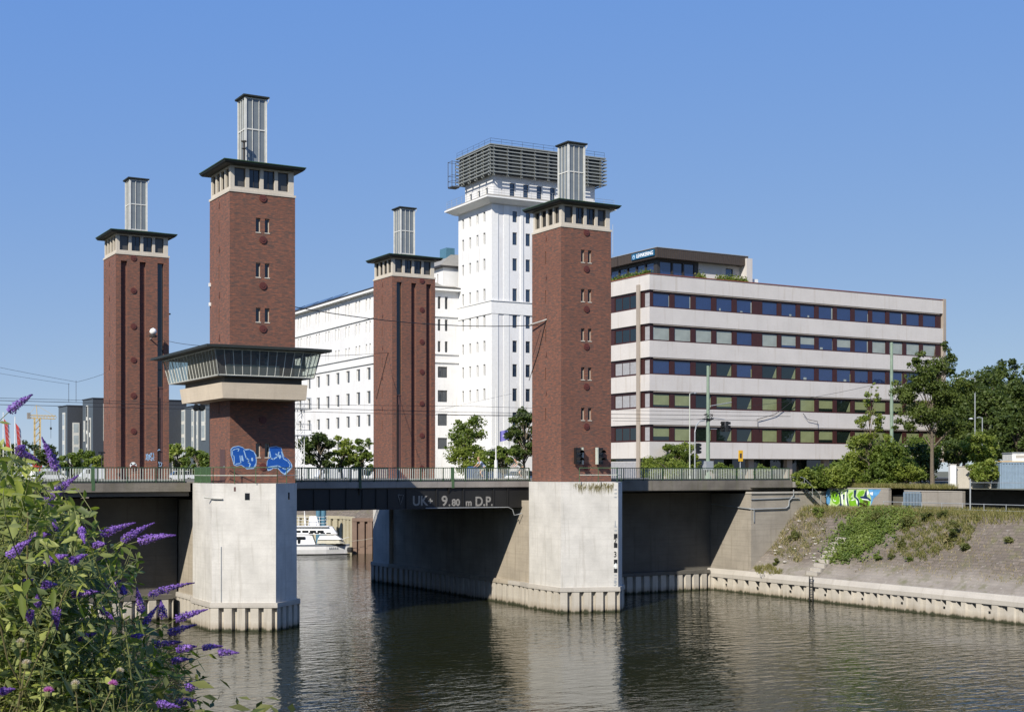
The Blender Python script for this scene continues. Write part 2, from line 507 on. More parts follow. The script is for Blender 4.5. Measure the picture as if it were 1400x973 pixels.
def quay_x(y):                       # waterline of the right bank, near side of the bridge
    return 79.45 + (100 - y) * .034
G = 9.5
m = MB()
m.poly([(57.4,100.9,G),(57.4,128,G),(70,137,G),(79,158,G),(82,163,G),(82,185,G),(70,208,G),(66,262,G),(20,262,G),(27,150,G),(35,128,G),(35,100.9,G),
        (-2500,100.9,G),(-2500,2500,G),(2500,2500,G),(2500,-300,G),(89.25,-300,G),(89.25,94.6,G),(80.6,94.6,G),(80.6,100.9,G)][::-1])
tag(m.build('ground', M['ground']), kind='structure')
# terrace in front of the graffiti wall, and the stone pitched bank
prof = [(.30,1.95),(1.1,2.5),(2.3,3.55),(3.6,4.65),(4.9,6.0),(6.3,7.35),(7.0,7.52),(8.0,7.56),(10.4,7.55)]
ys = [94.8 - 3*i for i in range(0, 34)]
m = MB(); mt = MB()
acc = [0]
for a, b2 in zip(prof, prof[1:]): acc.append(acc[-1] + math.hypot(b2[0]-a[0], b2[1]-a[1]))
rnd = random.Random(3)
bump = {}
def slope_pt(y, k):
    o, z = prof[k]
    if (y, k) not in bump: bump[(y, k)] = (rnd.uniform(-.1, .1) if 0 < k < 7 else 0)
    x = quay_x(y) + o * (1 + (94.8 - y) * .004)
    return (min(x, 89.3), y, z + bump[(y, k)])
for y0, y1 in zip(ys, ys[1:]):
    for k in range(len(prof)-1):
        (m if k < 6 else mt).poly([slope_pt(y0,k), slope_pt(y1,k), slope_pt(y1,k+1), slope_pt(y0,k+1)])
def slope_uv(x, y, z):
    o = (x - quay_x(y)) / (1 + (94.8 - y) * .004)
    return (y, max(0, np.interp(o, [p[0] for p in prof], acc)))
tag(m.build('stone_embankment', M['slope'], uv=slope_uv), kind='structure')
tag(mt.build('terrace_ground', M['ground']), kind='structure')
def slope_z(x, y):
    o = (x - quay_x(y)) / (1 + (94.8 - y) * .004)
    return float(np.interp(o, [p[0] for p in prof], [p[1] for p in prof]))

def pile_wall(name, path, z0, z1, mat, label, capmat=None, cap=(0, .0), per=.92, dep=.34, cat='quay wall'):
    """corrugated sheet piles along path (water on the right hand side of the walking direction)"""
    root = empty(name, (path[0][0], path[0][1], 0))
    org = Vector((path[0][0], path[0][1], 0))
    m = MB(); prof2 = []
    for (x0, y0), (x1, y1) in zip(path, path[1:]):
        a = Vector((x0, y0, 0)); d = Vector((x1-x0, y1-y0, 0)); L = d.length; d.normalize(); nr = Vector((d.y, -d.x, 0))
        n = max(1, round(L/per)); p = L/n
        for i in range(n):
            for (t, o) in ((0,0),(.60,0),(.68,-dep),(.92,-dep)):
                prof2.append(a + d*(i+t)*p + nr*o - org)
    prof2.append(Vector((path[-1][0], path[-1][1], 0)) - org)
    for a, b2 in zip(prof2, prof2[1:]):
        m.poly([(a.x,a.y,z0),(b2.x,b2.y,z0),(b2.x,b2.y,z1),(a.x,a.y,z1)])
    m.build('sheet_piles', mat, root)
    if capmat is not None:
        m = MB(); h0, h1, back, lean = cap
        pts = [Vector((x, y, 0)) - org for x, y in path]
        offs = []
        for i, p in enumerate(pts):
            ns = []
            if i > 0: d = (p - pts[i-1]).normalized(); ns.append(Vector((d.y, -d.x, 0)))
            if i < len(pts)-1: d = (pts[i+1] - p).normalized(); ns.append(Vector((d.y, -d.x, 0)))
            nr = sum(ns, Vector((0,0,0))); nr = nr / max(.3, nr.length**2 / len(ns))
            offs.append(nr)
        def ring(i):
            p, nr = pts[i], offs[i]
            return [p + nr*.05 + Vector((0,0,h0)), p + nr*.05 + Vector((0,0,h0+(h1-h0)*.45)), p + nr*(.05-lean) + Vector((0,0,h1)), p - nr*back + Vector((0,0,h1)), p - nr*back + Vector((0,0,h0))]
        for i in range(len(pts)-1):
            a, b2 = ring(i), ring(i+1)
            for k in range(5):
                k2 = (k+1) % 5
                m.poly([a[k], b2[k], b2[k2], a[k2]])
        m.poly(ring(0)); m.poly(ring(len(pts)-1)[::-1])
        m.build('coping', capmat, root)
    tag(root, label, cat)
    return root

# right bank quay, near the camera side of the bridge
q = pile_wall('quay_wall', [(quay_x(100.2),100.2)] + [(quay_x(y), y) for y in (90,80,70,60,40,10)], -2, 1.22, M['pile'],
          'pale painted sheet pile quay wall with concrete coping below the stone embankment', M['cap'], (1.22, 1.98, .5, .28), per=1.38, dep=.14)
m = MB()                                                # black wedges on the face stand in for weep holes and their shadows
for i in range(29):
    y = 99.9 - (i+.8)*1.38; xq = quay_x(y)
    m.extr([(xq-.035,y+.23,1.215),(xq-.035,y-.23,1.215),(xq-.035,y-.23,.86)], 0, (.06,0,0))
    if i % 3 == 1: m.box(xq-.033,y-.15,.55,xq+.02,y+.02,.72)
o = m.build('hole_shadow', M['black'], None); o.parent = q; o.location = (-q.location.x, -q.location.y, 0); o['kind'] = 'stuff'
# scour ladder on the quay wall
u = empty('quay_ladder', (quay_x(86.4)-.16, 86.4, 0)); m = MB()
m.box(-.05,-.24,-.6,.0,-.18,2.1); m.box(-.05,.18,-.6,.0,.24,2.1)
m.build('rail', M['rubber'], u); m = MB()
for k in range(9): m.box(-.045,-.18,-.4+k*.28,-.005,.18,-.35+k*.28)
m.build('rungs', M['rubber'], u)
tag(u, 'dark iron ladder going down the quay wall to the water below the small stone steps', 'ladder')
# stone steps up the bank
u = empty('bank_steps', (quay_x(87.1), 87.1, 0)); m = MB()
for k in range(9):
    o0 = .55 + k*.42
    z = slope_z(quay_x(87.1)+o0+.3, 87.1)
    m.box(o0, -.65, z-.45, o0+.42, .65, z+.10)
m.build('treads', M['cap'], u)
m = MB()
for s in (-1, 1):
    for k in range(9):
        o0 = .55 + k*.42; z = slope_z(quay_x(87.1)+o0+.2, 87.1)
        m.box(o0, s*.65+(0 if s > 0 else -.16), z-.4, o0+.42, s*.65+(.16 if s > 0 else 0), z+.16)
m.build('cheek', M['grey_conc'], u)
tag(u, 'short flight of concrete steps on the stone bank below the green ivy', 'steps')

# ---- walls under the right approach span
u = empty('abutment_wall', (80.3,94.8,0)); m = MB()
m.prism([(0,0),(9.0,0),(9.0,.7),(.7,.7),(.7,6.1),(0,6.1)], .5, 8.95)
m.build('wall', M['wing_conc'], u)
m = MB(); m.box(-.05,-.12,8.95,9.1,.75,9.12); m.build('coping', M['cap'], u)
m = MB()
m.tube([(-.05,-.08,8.45),(3.2,-.08,8.5),(4.7,-.08,8.55),(4.95,-.1,8.75),(4.95,-.1,9.3)], .045)
m.tube([(-.12,5.5,7.9),(-.12,.05,7.6),(.2,-.12,7.55),(4.0,-.12,7.6),(4.35,-.12,7.8),(4.4,-.12,8.3),(4.7,-.12,8.5),(5.6,-.12,8.5)], .055)
m.tube([(.25,-.1,7.55),(.25,-.1,6.4)], .04)
m.build('pipe', M['galv'], u)
tag(u, 'stained grey concrete wing wall with pipes at the right end of the bridge', 'retaining wall')
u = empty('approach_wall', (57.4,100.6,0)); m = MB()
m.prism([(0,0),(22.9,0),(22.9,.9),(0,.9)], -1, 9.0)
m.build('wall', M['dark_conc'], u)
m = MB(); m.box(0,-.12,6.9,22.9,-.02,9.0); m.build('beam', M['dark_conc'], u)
tag(u, 'dark shaded concrete wall under the right approach span', 'retaining wall')
pile_wall('quay_wall', [(62.5,99.5),(79.35,99.5)], -2, 1.55, M['pile'],
          'row of sheet piles under the right approach span between pier and wing wall', M['dark_conc'], (1.55,1.85,1.3,.0))
# ---- walls under the left approach span
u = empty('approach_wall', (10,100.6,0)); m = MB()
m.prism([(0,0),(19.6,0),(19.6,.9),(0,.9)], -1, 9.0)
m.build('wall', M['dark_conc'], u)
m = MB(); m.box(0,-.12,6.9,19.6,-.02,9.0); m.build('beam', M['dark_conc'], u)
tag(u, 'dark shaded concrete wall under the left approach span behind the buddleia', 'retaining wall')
pile_wall('quay_wall', [(10,99.5),(29.0,99.5)], -2, 1.55, M['pile'],
          'row of sheet piles under the left approach span behind the buddleia', M['dark_conc'], (1.55,1.85,1.3,.0))
# left bank on which the photographer stands
lb = [(10.8,0),(10.8,1.3),(10.4,1.9),(9.4,2.3),(6,5.6),(2.9,8.7),(2.0,9.2),(-400,9.3)]
m = MB()
for y0, y1 in zip(range(-60, 100, 8), range(-52, 108, 8)):
    y1 = min(y1, 100.5)
    for (a, za), (b2, zb) in zip(lb, lb[1:]):
        m.poly([(a,y1,za),(a,y0,za),(b2,y0,zb),(b2,y1,zb)][::-1])
tag(m.build('near_bank', M['ground']), kind='structure')

# ---- bridge piers
def pier(name, poly, path, label, gauge=None, loc=(0,0)):
    root = empty(name, (loc[0], loc[1], 0)); L = lambda pl: [(x-loc[0], y-loc[1]) for x, y in pl]
    m = MB(); m.prism(L(poly), 1.6, DECK-.02); shaft = m.build('shaft', M['pier'], root)
    pw = pile_wall('skirt', path, -2, 1.62, M['pile'], None, M['cap'], (1.62,1.95,.4,.02))
    for k in ('label', 'category'):
        if k in pw: del pw[k]
    for ch in list(pw.children):
        ch.parent = root; ch.location = (path[0][0]-loc[0], path[0][1]-loc[1], 0)
    bpy.data.objects.remove(pw)
    tag(root, label, 'bridge pier')
    return root
pB = [(29.2,95.35),(29.2,91.0),(33.0,88.75),(35.3,90.75),(35.4,91.2),(35.4,95.35)]
rB = pier('bridge_pier', pB, [(29.55,104),(29.55,97.0),(29.08,95.3),(29.08,90.92),(33.02,88.58),(35.5,90.7),(35.6,99)],
     'near left white concrete bridge pier standing in the water under the control cabin tower', loc=(32.5,92))
pD = [(56.3,93.75),(56.4,89.1),(60.65,87.45),(61.9,88.7),(62.5,90.2),(62.5,95.2),(58,95.2),(58,93.75)]
rD = pier('bridge_pier', pD, [(56.5,97.4),(56.5,95.5),(56.17,93.75),(56.26,88.98),(60.68,87.27),(62.05,88.62),(62.66,90.2),(62.66,99.5)],
     'right white concrete bridge pier with water gauge numbers standing in front of the white tower', loc=(59.5,91))
pA = [(29.2,127),(29.2,120.5),(35.4,120.5),(35.4,126.5),(33.5,129.5),(31,129.5)][::-1]
pA = pA[::-1]
pier('bridge_pier', [(29.2,120.5),(35.4,120.5),(35.4,126.8),(32.5,129.6),(29.2,127)], [(36.0,119),(36.0,127),(32.5,130.3),(28.6,127.6)],
     'concrete pier beneath the leftmost tower at the back of the bridge', loc=(32.5,124))
pier('bridge_pier', [(56.3,120.2),(62.5,120.2),(62.5,126.4),(59.5,127.6),(56.3,124.0)], [(62.7,126.6),(59.5,127.85),(56.15,124.15),(56.15,120.1)],
     'far concrete pier at the back of the bridge beyond the dark canal wall', loc=(59.5,124))
# windows and drains on the left pier
def facing(px, py):                   # local helper for things on the oblique front face of the left pier
    a = Vector((29.2,91.0,0)); b2 = Vector((33.0,88.75,0)); d = (b2-a).normalized(); return a, d, Vector((d.y,-d.x,0))
a, d, nr = facing(0, 0)
m = MB()
P = lambda t, z, o=.004: tuple(a + d*t + nr*o + Vector((0,0,z)) - Vector((32.5,92,0)))
m.poly([P(2.28,9.0),P(2.62,9.0),P(2.62,9.48),P(2.28,9.48)]); m.build('vent_opening', M['dark_glass'], rB)
m = MB(); m.poly([P(1.52,9.6),P(1.66,9.6),P(1.66,9.9),P(1.52,9.9)]); m.build('rust_plate', M['slot_panel'], rB)
m = MB(); m.tube([P(-.5,9.2,.1),P(.2,9.1,.1),P(.75,9.08,.08)], .06); m.build('pipe', M['insul'], rB)
m = MB(); m.tube([P(.65,2.0,.02),P(.65,5.8,.02)], .03); m.build('conduit', M['galv'], rB)
a2 = Vector((33.0,88.75,0)); d2 = (Vector((35.3,90.75,0))-a2).normalized(); n2 = Vector((d2.y,-d2.x,0))
P2 = lambda t, z, o=.004: tuple(a2 + d2*t + n2*o + Vector((0,0,z)) - Vector((32.5,92,0)))
m = MB(); m.poly([P2(1.75,9.0),P2(1.98,9.0),P2(1.98,9.5),P2(1.75,9.5)]); m.build('vent_opening', M['dark_glass'], rB)

# lettering helper (flat text painted on a surface)
def text_mesh(name, txt, size, mat, parent, loc, rot, bold=.012, depth=.004, align='LEFT', sx=1.0):
    cu = bpy.data.curves.new(name, 'FONT'); cu.body = txt; cu.size = size; cu.offset = bold; cu.extrude = depth; cu.align_x = align
    to = bpy.data.objects.new(name, cu); C.objects.link(to)
    bpy.context.view_layer.update()
    dg = bpy.context.evaluated_depsgraph_get()
    me = bpy.data.meshes.new_from_object(to.evaluated_get(dg))
    C.objects.unlink(to); bpy.data.objects.remove(to); bpy.data.curves.remove(cu)
    me.name = name; me.materials.clear(); me.materials.append(mat)
    o = bpy.data.objects.new(name, me); o.parent = parent; o.location = loc; o.rotation_euler = rot; o.scale = (sx, 1, 1)
    C.objects.link(o)
    return o
# water gauge on the right pier's nose
a3 = Vector((56.4,89.1,0)); b3 = Vector((60.65,87.45,0)); d3 = (b3-a3).normalized(); n3 = Vector((d3.y,-d3.x,0)); L3 = (b3-a3).length
org3 = Vector((59.5,91,0)); rz3 = math.atan2(d3.y, d3.x)
P3 = lambda t, z, o: a3 + d3*t + n3*o + Vector((0,0,z)) - org3
for zc in (5.75, 5.0, 3.75, 3.05):
    m = MB(); m.poly([P3(L3-.34,zc,.005),P3(L3-.06,zc,.005),P3(L3-.06,zc+.34,.005),P3(L3-.34,zc+.34,.005)]); m.build('water_gauge', M['black'], rD)
m = MB()
for zz in (2.3, 2.55, 2.8, 6.3, 6.6, 8.9, 9.2, 9.5): m.poly([P3(L3-.30,zz,.005),P3(L3-.1,zz,.005),P3(L3-.1,zz+.09,.005),P3(L3-.30,zz+.09,.005)])
m.build('gauge_scale', M['galv'], rD)['kind'] = 'stuff'
for t, zc, mt2 in (('2', 5.35, 'black'), ('3', 4.3, 'black'), ('4', 3.4, 'paint_white'), ('1', 6.7, 'galv'), ('5', 2.05, 'galv')):
    text_mesh('gauge_number', t, .62, M[mt2], rD, P3(L3-.36, zc-.02, .006), (R(90), 0, rz3), sx=.8)
# pale roof stain of dead vines along the pier's top edge
rr = random.Random(8); m = MB()
for k in range(240):
    t = 1.0 + rr.random()**.8*3.2; z1 = DECK - .05 - rr.random()*.4; l = (.1 + rr.random()*.5) * (1.3 if t > 1.4 else .7)
    p0 = P3(t, z1, .02); p1 = P3(t + rr.uniform(-.1,.1), z1 - l, .02)
    m.poly([p0, p0 + d3*.022, p1])
st = m.build('dead_vine', M['straw'], rD)

# ---- canal wall between the piers on the right, mirrored on the left
u = empty('canal_wall', (56.65,93.76,0)); m = MB()
m.prism([(0,0),(1.2,0),(1.2,26.4),(0,26.4)], 1.5, 8.6)
m.build('wall', M['tan'], u)
tag(u, 'tan concrete canal wall under the lifting span, half in shadow, between the two right piers', 'retaining wall')
pile_wall('quay_wall', [(56.15,120.1),(56.45,117),(56.5,97.4)], -2, 1.62, M['pile'],
          'long row of sheet piles under the lifting span, dark in the bridge shadow', M['tan'], (1.62,1.98,.6,.02))
u = empty('canal_wall', (29.75,95.36,0)); m = MB()
m.prism([(0,0),(5.4,0),(5.4,25.1),(0,25.1)], -1, 8.9)
m.build('wall', M['tan'], u)
tag(u, 'concrete canal wall under the lifting span between the two left piers', 'retaining wall')
# far quay beyond the bridge
pile_wall('quay_wall', [(72.6,166.6),(75.2,164.9),(79,158),(62,128)], -2, 4.3, M['rust_pile'],
          'rust brown sheet pile quay wall beyond the bridge to the right of the white boat', M['rust_pile'], (4.3,4.75,.8,0), per=1.1)
pile_wall('quay_wall', [(58,214),(64,196),(75.0,176.5),(75.2,172),(72.7,166.9)], -2, 4.3, M['tan_pile'],
          'pale sheet pile quay wall beyond the bridge behind the white boat', M['tan_pile'], (4.3,4.7,.8,0), per=1.1)
m = MB()
fa = [(62,128),(79,158),(75.2,164.9),(72.8,166.7),(75.2,172),(75.0,176.5),(64,196),(58,214),(56,262)]
fb = [(57.4,127.9),(82,160),(83,166),(83.2,171),(83.2,178),(82.9,186),(72,208),(68,220),(66,262)]
for i in range(len(fa)-1):
    m.poly([(*fa[i],4.5),(*fb[i],G+.02),(*fb[i+1],G+.02),(*fa[i+1],4.5)])
tag(m.build('far_embankment', M['slope']), kind='structure')
for i, (uu, D) in enumerate(((435.5, 186), (442.5, 186))):
    p = at(uu, 700, D); u = empty('mooring_post', (p.x, p.y, 0)); m = MB()
    m.lathe([(.36,-1),(.36,6.6),(.30,6.75),(.0,6.75)], n=14); m.build('shaft', M['post_blue'], u)
    m = MB(); m.lathe([(.39,5.9),(.39,6.1)], n=14); m.build('collar', M['galv'], u)
    tag(u, ['blue steel mooring post behind the boat, left one of the pair', 'blue steel mooring post behind the boat, right one of the pair'][i], 'mooring post', 'mooring posts behind the boat')

# ================================================================== BRIDGE
br = empty('lift_bridge', (46.3,95.3,DECK)); m = MB()
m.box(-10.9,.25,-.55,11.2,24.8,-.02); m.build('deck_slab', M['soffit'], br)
m = MB(); m.box(-10.9,0,-.46,11.2,.25,.0); m.build('edge_beam', M['fascia'], br)
m = MB(); m.box(-10.9,.20,-2.08,11.2,.40,-.555)
m.box(-10.9,.09,-2.14,11.2,.60,-2.082)
for k in (430, 452, 474, 496, 515, 531, 556, 597, 633.5, 674.5, 694): x = on_y(k, 680, 95.45).x-46.3; m.box(x-.05,.11,-2.08,x+.05,.199,-.56)
m.build('main_girder', M['girder'], br)
m = MB()
for k in range(6): m.box(-10.9,4+k*4,-1.9,10.0,4.3+k*4,-.55)
for k in range(8): m.box(-10.4+k*2.9,.62,-1.6,-10.2+k*2.9,25.4,-.55)
m.build('floor_beams', M['girder'], br)
m = MB()
for x in (-4.1, 3.6): m.extr([(x-.06,.0,-.462),(x-.06,.24,-.462),(x-.06,.19,-1.0)], 0, (.12,0,0))
m.build('bracket', M['girder'], br)
m = MB(); m.tube([(1.5,.03,-2.07),(9.0,.03,-2.1),(9.4,.03,-2.3),(9.55,.03,-2.75),(9.9,.0,-2.7),(10.2,-.1,-2.6)], .035); m.build('hose', M['galv'], br)
def blet(t, u0, v0, size, sx=1.0):
    p = on_y(u0, v0, 95.49); text_mesh("lettering", t, size, M["letter"], br, (p.x-46.3, .192, p.z-DECK), (R(90),0,0), bold=.025, sx=sx)
blet('UK', 564.0, 690.6, 1.05, .92); blet('+', 585.0, 689.2, .75); blet('9', 603.6, 690.8, 1.10); blet('.', 613.2, 691.0, .8); blet('80', 617.6, 690.9, .74)
blet('m', 636.6, 691.0, .74); blet('D.P.', 649.4, 691.2, 1.05, .94)
m = MB(); p0 = on_y(544.2,676.2,95.475); p1 = on_y(551.6,676.4,95.475); p2 = on_y(547.6,689.4,95.475)
loc = Vector((46.3,95.3,DECK))
m.tube([p0-loc, p1-loc, p2-loc, p0-loc], .035, n=4); m.build('triangle_mark', M['letter'], br)
tag(br, 'dark steel lifting bridge span with painted clearance height over the canal', 'bridge')
for side in (0, 1):
    x0, x1 = ((-14, 29.0), (62.3, 85.6))[side]
    ab = empty('approach_span', ((x0+x1)/2, 95.3, DECK)); hw = (x1-x0)/2
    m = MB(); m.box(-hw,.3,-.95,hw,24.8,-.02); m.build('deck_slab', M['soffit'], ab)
    m = MB(); m.box(-hw,0,-.62 if side == 0 else -.85,hw,.3,.0); m.build('edge_beam', M['fascia_old'], ab)
    m = MB()
    if side == 0: m.box(-hw,24.8,-.9,hw,25.0,0)
    else: m.box(-hw,24.8,-.9,hw,25.0,0)
    m.build('far_edge_beam', M['fascia'], ab)
    tag(ab, ['weathered concrete approach span at the left end of the bridge', 'weathered concrete approach span at the right end of the bridge'][side], 'bridge')
# road and pavements
m = MB(); m.box(-120,99.6,DECK-.015,200,117.6,DECK+.006)
tag(m.build('road', M['asphalt']), kind='structure')
m = MB(); m.box(-120,95.45,DECK-.016,85.6,99.6,DECK+.11); m.box(-120,117.6,DECK-.016,85.6,120.28,DECK+.11)
tag(m.build('pavement', M['pave']), kind='structure')
m = MB(); m.box(85.7,95.0,G,220,150,G+.5)
tag(m.build('street', M['pave']), kind='structure')

def railing(name, p0, p1, label, z=DECK, post_u=(), n_bal=None, h=1.12, mats=('green','baluster'), pitch=.19, group=None, tall=None):
    p0 = Vector((*p0, 0)); p1 = Vector((*p1, 0)); d = p1-p0; L = d.length; rz = math.atan2(d.y, d.x)
    root = empty(name, (p0.x, p0.y, z), rz)
    m = MB(); m.box(0,-.04,h-.06,L,.04,h); m.build('top_rail', M[mats[0]], root)
    m = MB(); m.box(0,-.025,.10,L,.025,.15); m.build('bottom_rail', M[mats[0]], root)
    m = MB(); k = int(L/pitch)
    for i in range(k):
        x = (i+.5)*L/k
        m.box(x-.021,-.02,.15,x+.021,.02,h-.06)
    m.build('balusters', M[mats[1]], root)
    m = MB(); m.box(0,-.015,h*.62,L,.015,h*.62+.02)
    n = max(1, round(L/2.0))
    for i in range(n+1):
        m2 = MB(); x = L*i/n; m2.box(x-.035,-.035,0,x+.035,.035,h-.06); m2.build('post', M[mats[0]], root)
    for x in (tall or ()):
        m2 = MB(); m2.box(x-.11,-.10,-.5,x+.11,.10,h+.03); m2.build('main_post', M['green_dark' if x < 7 else 'green'], root)
    tag(root, label, 'railing', group)
    return root
railing('bridge_railing', (29.0-45,95.38), (28.6,95.38), 'green railing along the left approach span behind the purple buddleia', z=DECK-.01, mats=('green_dark','baluster'), tall=[38.2])
railing('bridge_railing', (35.5,95.38), (57.3,95.38), 'green railing of the lifting span between the two near towers', mats=('green_dark','baluster'), tall=[6.7,14.7])
railing('bridge_railing', (62.6,95.38), (85.3,95.38), 'green railing along the right approach span in front of the office building', mats=('green_dark','baluster'))
railing('bridge_railing', (-14,120.1), (29.0,120.1), 'far railing on the left approach span in front of the leftmost tower', mats=('green_dark','baluster'), pitch=.22)
railing('bridge_railing', (35.5,120.1), (56.1,120.1), 'far railing on the lifting span between the two far towers', mats=('green_dark','baluster'), pitch=.22)
# guard rails round the tower platforms
def guard(pts, label, panel=None):
    root = empty('platform_guard_rail', (pts[0][0], pts[0][1], DECK-.02)); o = Vector((pts[0][0], pts[0][1], 0))
    for hh in (1.1, .55):
        m = MB(); m.tube([Vector((*p, hh))-o for p in pts], .028, n=6); m.build('rail', M['green'] if hh > 1 else M['baluster'], root)
    for a, b2 in zip(pts, pts[1:]):
        d = Vector((b2[0]-a[0], b2[1]-a[1], 0)); n = max(1, round(d.length/1.6))
        for i in range(n+1):
            p = Vector((*a, 0)) + d*(i/n) - o
            m = MB(); m.tube([p, p+Vector((0,0,1.1))], .028, n=6); m.build('post', M['green'], root)
    if panel:
        a, b2 = Vector((*panel[0],0))-o, Vector((*panel[1],0))-o
        m = MB(); d = (b2-a); k = int(d.length/.12)
        for i in range(k+1):
            p = a + d*(i/k); m.box(p.x-.02,p.y-.02,.05,p.x+.02,p.y+.02,1.1)
        m.build('panel', M['green'], root)
    tag(root, label, 'guard rail')
guard([(29.3,95.2),(29.3,91.0),(33.0,88.5),(35.2,90.7)], 'thin green guard rail round the platform of the tower with the cabin', panel=((29.3,95.2),(29.3,91.6)))
guard([(57.6,88.3),(60.2,86.95),(61.5,88.25),(62.4,90.1),(62.4,95.0)], 'thin green guard rail round the platform of the right tower', panel=((62.4,92),(62.4,95.0)))

# ================================================================== WINDOWS (shared meshes)
_wc = {}
def frame_mesh(w, h, mull, fr, mat, trans=0):
    key = (round(w,2), round(h,2), mull, fr, mat.name, trans)
    if key not in _wc:
        m = MB(); d = .09
        m.box(0,-d,0,w,0,fr); m.box(0,-d,h-fr,w,0,h); m.box(0,-d,fr,fr,0,h-fr); m.box(w-fr,-d,fr,w,0,h-fr)
        for k in range(mull):
            x = w*(k+1)/(mull+1); m.box(x-fr*.4,-d+.01,fr,x+fr*.4,0,h-fr)
        if trans: m.box(fr,-d+.015,h*trans-fr*.35,w-fr,0,h*trans+fr*.35)
        o = m.build('frame', mat); _wc[key] = o.data; bpy.data.objects.remove(o)
    return _wc[key]
def pane_mesh(w, h, fr, mat, split=None):
    key = ('p', round(w,2), round(h,2), fr, mat.name)
    if key not in _wc:
        m = MB(); m.box(fr*.5,-.045,fr*.5,w-fr*.5,-.03,h-fr*.5)
        o = m.build('pane', mat); _wc[key] = o.data; bpy.data.objects.remove(o)
    return _wc[key]
def window(parent, org, ux, hole, depth, frmat, pnmat, mull=0, fr=.06, trans=0, name='window', sub=True):
    """a framed window standing in an opening of facade()"""
    ux = Vector((ux[0], ux[1], 0)); nr = Vector((ux.y, -ux.x, 0))
    w_, h_ = hole[1]-hole[0], hole[3]-hole[2]
    loc = Vector((org[0], org[1], 0)) + ux*hole[0] - nr*depth + Vector((0,0,hole[2]))
    rz = math.atan2(ux.y, ux.x)
    if sub:
        f = child(name, frame_mesh(w_, h_, mull, fr, frmat, trans), parent, loc, rz)
        child('pane', pane_mesh(w_, h_, fr, pnmat), f)
    else:
        key = ('s', round(w_,2), round(h_,2), mull, fr, frmat.name, pnmat.name)
        if key not in _wc:
            m = MB(); d = .09
            m.box(0,-d,0,w_,0,fr); m.box(0,-d,h_-fr,w_,0,h_); m.box(0,-d,fr,fr,0,h_-fr); m.box(w_-fr,-d,fr,w_,0,h_-fr)
            for k in range(mull):
                x = w_*(k+1)/(mull+1); m.box(x-fr*.4,-d+.01,fr,x+fr*.4,0,h_-fr)
            m.box(fr*.5,-.045,fr*.5,w_-fr*.5,-.03,h_-fr*.5, 1)
            o = m.build(name, [frmat, pnmat]); _wc[key] = o.data; bpy.data.objects.remove(o)
        f = child(name, _wc[key], parent, loc, rz)
    return f

